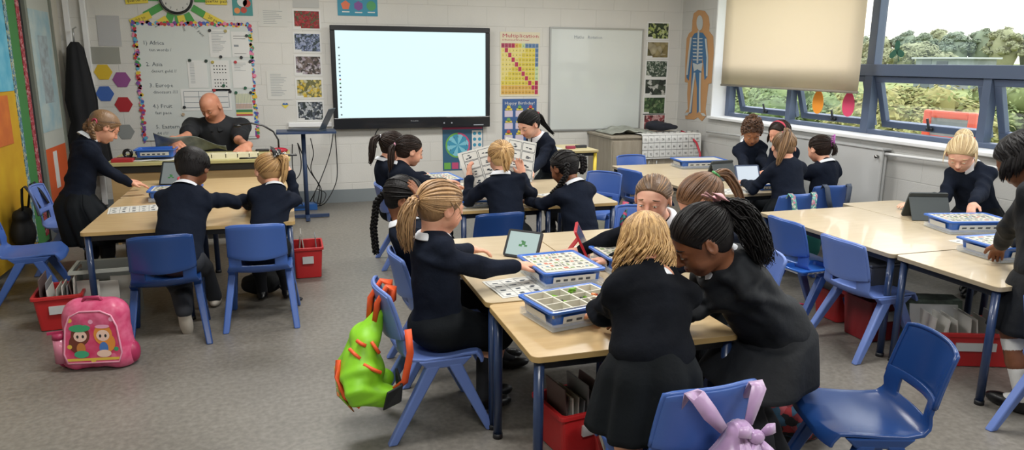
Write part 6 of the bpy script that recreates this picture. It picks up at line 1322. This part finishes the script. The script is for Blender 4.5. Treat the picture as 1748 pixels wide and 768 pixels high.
# cabinet-side group
kid('o', 'boy with curly hair tied up, facing us at the far table', (4.36, 6.10, .46), (4.24, 6.02, .95), (-.35, -.80, -.48), ((4.2, 5.8, .07), (4.4, 5.75, .07)), ((4.22, 5.70, .64), (4.06, 5.80, .64)), fac=(-.5, -.85, 0), h=1.27, hair='curly', sk='tan', vx=.005, legs='trousers', elbow=((.6, 0, -1), (-.6, 0, -1)), face=True,
    style=dict(kind='curly', tie=[], puff=1.15))
kid('p', 'child with a pink headband, mostly hidden behind the pink-tied ponytail', (4.42, 5.66, .46), (4.25, 5.62, .985), (-.9, -.3, -.3), ((4.2, 5.5, .07), (4.2, 5.62, .07)), ((4.1, 5.5, .64), (4.1, 5.6, .64)), fac=(-1, -.2, 0), h=1.22, hair='dark', sk='fair', vx=.007, skirt='sit',
    style=dict(kind='loose', tie=[], L=.10, n=90))
kid('q', 'child with long ponytail and pink tie, back to us, at the far table', (3.66, 4.66, .56), (3.66, 4.77, .970), (.35, .9, -.40), ((3.58, 4.6, .07), (3.74, 4.6, .07)), ((3.50, 5.02, .66), (3.86, 5.06, .66)), fac=(.1, 1, 0), h=1.25, hair='light', sk='fair', vx=.005, skirt=(.26, .06, M_sk, 8), elbow=((-.7, -.2, -1), (.6, 0, -1)), neck=(3.66, 4.73, .868),
    style=dict(kind='pony', tie=[(-.15, -.72, .65)], tails=[dict(c=[(-.02, -.05, .0), (-.06, -.07, -.12), (-.09, -.06, -.24)], n=90, rads=[.012, .03, .04, .034, .01])], bands=['#e0557a']))
kid('r', 'child with dark hair and a purple claw clip, back to us by the radiator', (4.24, 4.98, .44), (4.25, 5.08, .905), (-.15, .95, -.25), ((4.1, 5.3, .07), (4.28, 5.3, .07)), ((4.02, 5.3, .66), (4.32, 5.32, .64)), fac=(-.1, 1, 0), h=1.22, hair='dark', sk='fair', vx=.006, skirt='sit', elbow=((-1, -.2, -.8), (1, -.2, -.8)),
    style=dict(kind='pony', tie=[(.3, -.93, .0)], tails=[dict(c=[(.01, -.02, -.05), (.0, -.015, -.10)], n=40, rads=[.012, .018, .014, .006])]))
# right group
kid('s', 'blond child leaning over the blue tray under the window', (4.62, 3.86, .60), (4.375, 3.84, 1.01), (-.72, -.45, -.62), ((4.6, 3.8, .07), (4.7, 3.9, .07)), ((4.14, 3.52, .70), (4.22, 4.02, .64)), fac=(-.9, -.35, 0), h=1.28, hair='pale', sk='pale', vx=.0045, skirt=(.3, .06, M_sk, 9), elbow=((0, -.5, -.4), (-.2, .6, -.6)), face=True, hd=((-.55, -.4, -.7), (-.8, .1, 0)), palms=((.6, 0, -.5), (0, 0, -1)), curl=(.7, .5), neck=(4.46, 3.855, .925),
    style=dict(kind='bun', tie=[(.15, -.98, .05)], wisps=16, br=.9))
kid('t', 'tall dark-haired child at the right edge of the picture, dark coat', (3.33, 2.36, .68), (3.345, 2.60, 1.16), (-.15, .75, -.62), ((3.24, 2.33, .07), (3.41, 2.33, .07)), ((3.44, 2.74, .66), (3.6, 2.78, .66)), fac=(-.1, 1, 0), h=1.40, hair='black', sk='brown', vx=.005, skirt=(.30, .02, M_coat, 4), top=M_coat, legs='white socks', elbow=((-.9, -.1, -.6), (.8, 0, -.8)), bulk=1.12,
    style=dict(kind='loose', tie=[(0, -.9, 0)], L=.10, n=200, face=.4, flare=.02, rad=.03, fat=1.06))
# small things worn in the hair
def bow(parent, c, d, s_, m, label='hair_bow', dots=None):
    q = MB(); d = nrm(d); u = nrm(np.cross(d, A(.2, .3, 1))); w = np.cross(d, u)
    for sg in (-1, 1):
        q.grid(lambda a, b: c+d*.012*s_+u*sg*(.006+.034*a)*s_+w*(b-.5)*(.012+.045*a)*s_+d*.014*s_*math.sin(a*PI)*math.sin(b*PI), 8, 8)
        q.grid(lambda a, b: c+d*.006*s_+(w*-1+u*sg*.45)*(.045*a)*s_+u*(b-.5)*.02*s_, 4, 3)
    q.ell(c+d*.014*s_, (.010*s_,)*3, 0, 10); o = q.build(label, m, parent, solid=.002)
    if dots:
        z_ = MB(); rs = np.random.RandomState(1)
        for i in range(26): sg = rs.choice([-1, 1]); a, b = rs.rand(2); z_.ell(c+d*.0155*s_+u*sg*(.008+.03*a)*s_+w*(b-.5)*(.012+.04*a)*s_+d*.014*s_*math.sin(a*PI)*math.sin(b*PI), (.0035, .0035, .0035), 0, 6)
        z_.build('spots', dots, o)
def scalp(k, u, o=1.05): g_ = G[k]; ce, ra, to = cap_frame(g_['head'], g_['R'], g_['H']); p = to(nrm(u)*o); return p-g_['off'], nrm(p-ce), g_['root']
p, d, r = scalp('c', (.50, -.70, .50)); bow(r, p, d, 1.5, mat('bow_black', '#121216', .7), dots=M_pap)
p, d, r = scalp('n', (.30, -.85, .45), 1.08); bow(r, p, d, 1.15, mat('bow_pink', '#d9a6ac', .6))
p, d, r = scalp('n', (.60, -.78, .15), 1.10); q = MB(); q.ell(p+d*.01, (.022, .022, .022), 0, 10, noise=.3); q.build('scrunchie', mat('scrunchie', '#4a3440', .8, col2='#a08090', ns=80), r)
p, d, r = scalp('r', (.25, -.95, .25), 1.04); q = MB(); u_ = nrm(np.cross(d, A(0, 0, 1))); 
for i in range(6): q.tube([p+u_*.02+A(0, 0, .035-.016*i)+d*.004, p+d*.022+A(0, 0, .035-.016*i), p-u_*.02+A(0, 0, .035-.016*i)+d*.004], .0045, 6)
q.tube([p+d*.022+A(0, 0, .045), p+d*.026+A(0, 0, -.05)], .007, 6); q.build('claw_clip', mat('clip_purple', '#b860b4', .3), r)
g_ = G['p']; q = MB(); ce, ra, to = cap_frame(g_['head'], g_['R'], g_['H']); q.strip([to(A(math.cos(a), .15, math.sin(a))*1.05)-g_['off'] for a in np.linspace(-.2, PI+.2, 20)], .022, g_['R'][:, 1], .004); q.build('headband', mat('band_pink', '#c8405a', .6), g_['root'])
# picture sheet held by the golden ponytail child
M_o = np.array([1.47, 5.10, .84]); t = thing('picture_sheet', 'large white sheet of small dark pictures held up in front of the golden ponytail', 'paper', tuple(M_o)); t.rotation_euler = (math.radians(-18), 0, 0)
def pg(x0, x1, z0, z1, ry):
    Mx = Matrix.Rotation(ry, 4, 'Y'); b = MB(); b.prism([(x0, z0), (x1, z0), (x1, z1), (x0, z1)], 0, .003, 0, Mx @ Matrix.Rotation(PI/2, 4, 'X')); o = b.build('page', M_paper, t); q = MB(); rs = np.random.RandomState(4)
    for i in range(2):
        for j in range(4):
            a = x0+.03+(x1-x0-.03)*i/2; c = z0+.02+(z1-z0-.03)*j/4; w_ = (x1-x0)*.40; h_ = (z1-z0)*.2
            for (a0, a1, c0, c1) in ((a, a+w_, c, c+.003), (a, a+w_, c+h_, c+h_+.003), (a, a+.003, c, c+h_), (a+w_, a+w_+.003, c, c+h_)): q.box((a0, -.0045, c0), (a1, -.004, c1), 0, Mx)
            for k_ in range(4): e1, e2 = a+.01+rs.rand()*.05, c+.01+rs.rand()*.025; q.box((e1, -.0045, e2), (e1+.018, -.004, e2+.008), 0, Mx)
    q.build('small_pictures', M_ink, o)
pg(-.27, .0, -.10, .18, -.22); pg(.02, .26, -.06, .24, .22)
# brick model in front of the typing child
t = thing('brick_model', 'small green and orange brick model in front of the black tablet', 'toy', (.97, 3.36, .60), .2); MB().box((-.05, -.015, 0), (.05, .015, .010)).box((-.02, -.012, .010), (.03, .012, .018)).build('green_bricks', M_green, t, bevel=.001); MB().box((-.06, -.012, 0), (-.03, .02, .007)).build('orange_brick', M_orange, t); MB().box((-.01, -.01, .018), (.015, .01, .03)).build('dark_brick', M_dk, t)
o = MB().box((-.06, -.010, 0), (.06, .010, .008)).build('brick_beam', mat('lime_brick', '#9ac43c', .4), bevel=.001); o.location = (3.76, 2.93, .687); o.rotation_euler = (0, 0, -.5); tag(o, 'lime green beam lying across the nearer right-hand tray', 'toy')
# ---------------- bags ----------------
def sdf_obj(name, q, vx, m, parent=None, fold=0, seed=1, off=None):
    V, Fq = q.build(vx); V = folds(V, Fq, fold, seed) if fold else V; return np_mesh(name, V, Fq, m, parent, off)
# pink backpack on the floor
c_ = P(165, 632, 2, 0); t = thing('pink_backpack', 'pink child backpack with two dolls printed on the front, on the floor', 'backpack', (c_[0]+.01, c_[1]+.07, 0), -.15)
M_pk = mat('pink_satin', '#c4406c', .35, col2='#d86a8e', ns=18); M_pkd = mat('pink_dark', '#a32c55', .4)
q = Sh(); 
for sx in (-1, 1):
    q.cone((sx*.105, 0, .06), (sx*.085, .01, .28), .075, .065, .05)
q.cone((-.08, .01, .30), (.08, .01, .30), .07, .07, .05); q.cone((-.1, 0, .07), (.1, 0, .07), .075, .075, .04); q.ell((0, .0, .19), (.14, .075, .17), None, .05); q.plane((0, 0, .004), (0, 0, -1), .01)
sdf_obj('bag_body', q, .006, M_pk, t, .006, 3)
pts = [(-.125, .05), (.125, .05), (.14, .10), (.125, .24), (.10, .30), (.05, .325), (-.05, .325), (-.10, .30), (-.125, .24), (-.14, .10)]
RXm = Matrix.Translation((0, -.083, 0)) @ Matrix.Rotation(math.radians(-4), 4, 'X') @ Matrix.Rotation(PI/2, 4, 'X')
o = MB().prism(pts, -.02, .008, 0, RXm).build('front_panel', mat('panel_magenta', '#c8285a', .3, col2='#d65a80', ns=12, coat=.4), t, bevel=.006)
q = MB(); loop = [(p[0], p[1]) for p in pts]+[pts[0]]; q.tube([RXm @ Vector((a, b, .008)) for a, b in loop], .005, 6); q.build('piping', mat('piping_pink', '#e39ab4', .4), t)
def disc(mb, cx, cz, rx, rz, d, mi, n=18): mb.add([RXm @ Vector((cx+rx*math.cos(2*PI*i/n), cz+rz*math.sin(2*PI*i/n), d)) for i in range(n)], [tuple(range(n))], mi)
q = MB()
for (cx, hc, sk_c, dr, dr2) in ((-.055, 1, 3, 5, 6), (.055, 0, 3, 7, 3)):
    disc(q, cx, .20, .045, .055, .0095, hc); disc(q, cx+.02*(1 if cx < 0 else -1)*-1, .155, .038, .05, .0096, hc); disc(q, cx, .195, .032, .030, .0102, sk_c)
    disc(q, cx-.013, .193, .006, .009, .0108, 4, 10); disc(q, cx+.013, .193, .006, .009, .0108, 4, 10); disc(q, cx, .176, .004, .002, .0108, 8, 8)
    disc(q, cx, .128, .022, .032, .0104, dr); disc(q, cx, .098, .036, .020, .0106, dr2)
disc(q, -.055, .238, .052, .020, .0112, 2); disc(q, .055, .243, .036, .010, .0112, 8)
for i, (a, b) in enumerate(((-.11, .14), (.115, .12), (.0, .27), (-.1, .28), (.1, .28), (0, .06))): disc(q, a, b, .012, .012, .0098, (9, 2, 8, 9, 8, 9)[i], 10)
q.add([RXm @ Vector((a, b, .0096)) for a, b in ((-.125, .062), (.125, .062), (.128, .076), (-.128, .076))], [(0, 1, 2, 3)], 9)
q.build('printed_dolls', [mat('doll_orange', '#d98a3a', .4), mat('doll_brown', '#6b3326', .4), mat('doll_green', '#3c9a6a', .4), mat('doll_skin', '#e6c4b4', .4), M_txt, mat('doll_tan', '#bf7a3c', .4), mat('doll_teal', '#3fa078', .4), mat('doll_blue', '#4a74b8', .4), mat('doll_pink', '#e2a0bc', .4), mat('doll_yellow', '#d8b84a', .4)], t)
q = MB(); q.tube([(-.05, -.02, .355), (-.035, -.02, .385), (.035, -.02, .385), (.05, -.02, .355)], .010, 8); q.build('carry_handle', M_pkd, t)
t2 = thing('water_bottle', 'pink water bottle in the side pocket of the pink backpack', 'bottle', (c_[0]-.165, c_[1]+.04, .02), .2); MB().tube([(0, 0, .03), (0, 0, .16)], .030, 16).build('bottle', mat('bottle_clear', '#c87a92', .2), t2); MB().tube([(0, 0, .16), (0, 0, .19)], [.032, .030], 16).box((-.05, -.008, .188), (.02, .008, .20)).build('lid', M_pkd, t2)
q = Sh(); q.ell((-.17, .0, .06), (.045, .05, .06), None, .02); sdf_obj('side_pocket', q, .006, M_pkd, t, .004); q = Sh(); q.ell((.165, .0, .07), (.035, .05, .06), None, .02); sdf_obj('side_pocket', q, .006, M_pkd, t, .004)
# green and orange bag hanging on the chair
M_gr = mat('bag_lime', '#8fd32c', .45, col2='#82c724', ns=6, bump=.15, bs=14); M_or = mat('bag_orange', '#e85a2c', .5)
t = thing('green_backpack', 'lime green backpack with orange straps hanging from the chair back', 'backpack', (.32, 3.02, 0))
q = Sh(); q.cone((.01, -.01, .54), (-.045, .0, .44), .028, .06, .02); q.cone((-.045, -.04, .43), (-.10, -.10, .27), .055, .075, .03); q.cone((-.045, .04, .43), (-.11, .08, .27), .055, .07, .03); q.cone((-.10, -.11, .25), (.03, -.10, .20), .07, .05, .02); q.cone((-.10, .09, .24), (.03, .09, .20), .07, .05, .02); q.ell((-.07, -.01, .29), (.095, .15, .13), None, .012); q.plane((.075, 0, .3), (1, 0, .12), .01); q.plane((-.02, 0, .155), (.15, 0, -1), .01); q.plane((-.165, 0, .3), (-1, 0, -.35), .012)
sdf_obj('bag_body', q, .006, M_gr, t, .020, 9)
q = MB(); q.strip([(.0, -.02, .52), (.01, -.03, .60), (.05, -.03, .668), (.075, -.03, .655), (.07, -.03, .60)], .046, (.5, 1, 0), .020); q.strip([(-.02, .04, .50), (-.01, .05, .60), (.035, .05, .672), (.07, .05, .66), (.065, .05, .60)], .046, (.5, 1, 0), .020); q.build('shoulder_strap', M_or, t)
q = MB(); q.strip([(.12, -.12, .50), (.125, -.135, .40), (.10, -.125, .27), (.04, -.11, .22)], .03, (1, 0, .1), .005); q.build('lower_strap', M_or, t)
q = MB(); q.strip([(-.165, -.03, .36), (-.175, -.07, .30), (-.15, -.12, .23), (-.09, -.145, .19)], .022, (0, .6, .8), .008)
for (a, b, c) in (((-.09, -.085, .46), (-.055, -.105, .44), 0), ((-.12, -.07, .42), (-.08, -.115, .39), 0), ((-.03, -.09, .45), (-.0, -.10, .40), 0), ((-.07, -.13, .37), (.0, -.145, .33), 0)): q.tube([a, ((a[0]+b[0])/2, (a[1]+b[1])/2-.008, (a[2]+b[2])/2), b], .008, 6)
q.build('orange_zips', M_or, t)
q = MB(); q.grid(lambda u, v: (-.182+.055*v*u+.01*u, -.02-.115*v, .33-.10*v*.8-.085*u), 6, 6); q.build('printed_pocket', voro('pocket_print', ['#b8a050', '#6f7a3a', '#c8763a', '#8fb43c'], 50), t, solid=.004)
MB().add([(.0, -.158, .165), (.075, -.15, .19), (.085, -.14, .265), (.02, -.16, .245)], [(0, 1, 2, 3)]).add([(.075, -.15, .19), (.09, .05, .19), (.09, .05, .26), (.085, -.14, .265)], [(0, 1, 2, 3)]).build('black_base', mat('black_mesh', '#14171a', .7), t, solid=.012, offset=0, bevel=.004)
# lilac satin bag tied over the lowest chair
M_li = mat('lilac_satin', '#a98ab4', .32, col2='#b89ac0', ns=5, sheen=.3)
t = thing('lilac_bag', 'lilac satin bag knotted over the back of the lowest chair', 'bag', (1.17, 2.00, 0), .04)
q = MB(); 
q.strip([(-.085, -.235, .60), (-.095, -.262, .665), (-.085, -.285, .655), (-.045, -.29, .60), (.0, -.30, .545)], [.045, .05, .05, .05, .03], (1, 0, .2), .004)
q.strip([(.125, -.235, .60), (.13, -.262, .665), (.125, -.285, .655), (.11, -.29, .61), (.085, -.30, .55)], [.045, .05, .05, .045, .03], (1, 0, 0), .004); q.build('strap', M_li, t)
q = Sh(); q.cone((.045, -.315, .53), (.03, -.34, .40), .045, .12, .05); q.cone((-.07, -.335, .36), (.14, -.335, .36), .10, .10, .05); q.cone((-.08, -.33, .25), (.14, -.33, .25), .09, .09, .05)
V, Fq = q.build(.006); N_ = normals(V, Fq); an = np.arctan2(V[:, 0]-.04, .62-V[:, 2]); V = V+N_*(np.sin(an*26+4*np.sin(V[:, 2]*9))*.007*np.clip((.62-V[:, 2])*5, 0, 1))[:, None]; np_mesh('pouch', V, Fq, M_li, t)
q = MB(); q.ell((.065, -.365, .545), (.026, .02, .022), 0, 10)
for (a, b) in (((.05, -.365, .55), (-.005, -.375, .575)), ((.08, -.365, .55), (.12, -.375, .57)), ((.06, -.37, .53), (.04, -.40, .46)), ((.08, -.37, .53), (.12, -.40, .45))): q.strip([a, ((a[0]+b[0])/2, a[1]-.012, (a[2]+b[2])/2+.01), b], [.016, .034, .028], (0, .2, 1) if abs(a[2]-b[2]) < .04 else (1, 0, 0), .004)
q.build('knot_bow', M_li, t)
# patterned backpack on the floor under the coat
c_ = P(1385, 760, 2, 0); t = thing('patterned_backpack', 'red, black and blue patterned backpack on the floor at lower right', 'backpack', (c_[0], c_[1]+.12, 0), .3)
M_pt = voro('geometric_red', ['#b8383f', '#1c1c22', '#3f6c8c', '#c8606a', '#23232a', '#8c2a34'], 26)
q = Sh(); q.ell((0, 0, .12), (.15, .11, .13), None, .03); q.ell((0, -.09, .09), (.11, .05, .08), None, .015); q.ell((.02, .04, .22), (.13, .08, .06), None, .03); q.plane((0, 0, .004), (0, 0, -1), .01); sdf_obj('bag_body', q, .006, M_pt, t, .012, 4)
q = MB(); q.tube([(-.09, -.07, .20), (-.03, -.10, .215), (.05, -.10, .215), (.1, -.07, .20)], .006, 6); q.tube([(-.08, -.135, .13), (0, -.15, .14), (.08, -.135, .13)], .005, 6); q.build('zip', M_txt, t)
# bag straps over chair backs
def straps(name, label, x, y, rz, m, pouch, seed=1):
    t = thing(name, label, 'bag', (x, y, 0), rz)
    for sx in (-.10, .11): MB().strip([(sx, -.18, .50), (sx*1.02, -.232, .62), (sx, -.262, .672), (sx*.95, -.285, .655), (sx*.8, -.30, .56), (sx*.6, -.31, .48)], .042, (1, 0, 0), .006).build('strap', m, t)
    q = Sh(); q.cone((-.06, -.335, .44), (.07, -.335, .44), .05, .05, .03); q.ell((0, -.345, .30), (.13, .075, .15), None, .03); sdf_obj('pouch', q, .007, pouch, t, .010, seed); return t
M_teal = voro('teal_floral', ['#5fb8ae', '#8fd0c4', '#c77f96', '#3f9a94', '#d8e0d0'], 70)
straps('teal_backpack', 'teal flowered backpack hanging on a chair by the far table', 3.58, 4.70, .05, M_teal, mat('teal_cloth', '#3aa6a0', .6), 2)
straps('grey_backpack', 'dark grey backpack hanging on the chair near the radiator', 4.15, 4.96, -.10, mat('slate_strap', '#3c4658', .7), mat('slate_cloth', '#2f333a', .8), 3)
straps('floral_backpack', 'bag with pink and black floral straps on the chair in the middle', 2.12, 4.18, PI/2+.95, voro('pink_floral', ['#d8557c', '#2a3036', '#3f8f8c', '#c8486a'], 45), mat('black_cloth', '#1a1c20', .8), 4)
straps('black_backpack', 'black school bag hanging behind the child at far left', -1.62, 6.30, -PI/2, mat('black_strap', '#17191e', .7), mat('black_cloth2', '#15171b', .7), 5)
# floor oddments
o = MB().strip([P(1343, 514, 2, .006), P(1360, 517, 2, .006), P(1378, 520, 2, .006)], .02, (0, 1, 0), .004).build('pink_ribbon', mat('ribbon_pink', '#d0406c', .5)); tag(o, 'pink strap lying on the floor under the empty right table', 'strap')
c_ = P(1050, 338, 2, 0); t = thing('green_box', 'lime green box on the floor beside the cabinet', 'box', (3.35, 7.55, 0)); MB().box((-.1, -.1, 0), (.12, .1, .3)).build('box_body', mat('lime_plastic', '#6fae3c', .5), t, bevel=.006)
q = MB(); q.box((.13, -.09, .28), (.15, .09, .30)); q.build('handle', mat('lime_plastic', '#6fae3c', .5), t)

c_ = P(452, 520, 2, 0); q = Sh(); q.ell((0, 0, .08), (.14, .09, .08), None, .03).ell((.06, .03, .12), (.09, .07, .07), None, .03); q.plane((0, 0, .004), (0, 0, -1), .01); t = thing('shoulder_bag', 'dark bag with a trailing strap on the floor under the lighter blue chair', 'bag', (c_[0]-.02, c_[1]+.25, 0))
sdf_obj('bag_body', q, .007, MATS['black_cloth'], t, .012, 6); MB().tube([(.10, -.04, .08), (.16, -.10, .02), (.22, -.16, .008), (.26, -.22, .012), (.22, -.26, .008)], .008, 6).build('strap', M_txt, t)
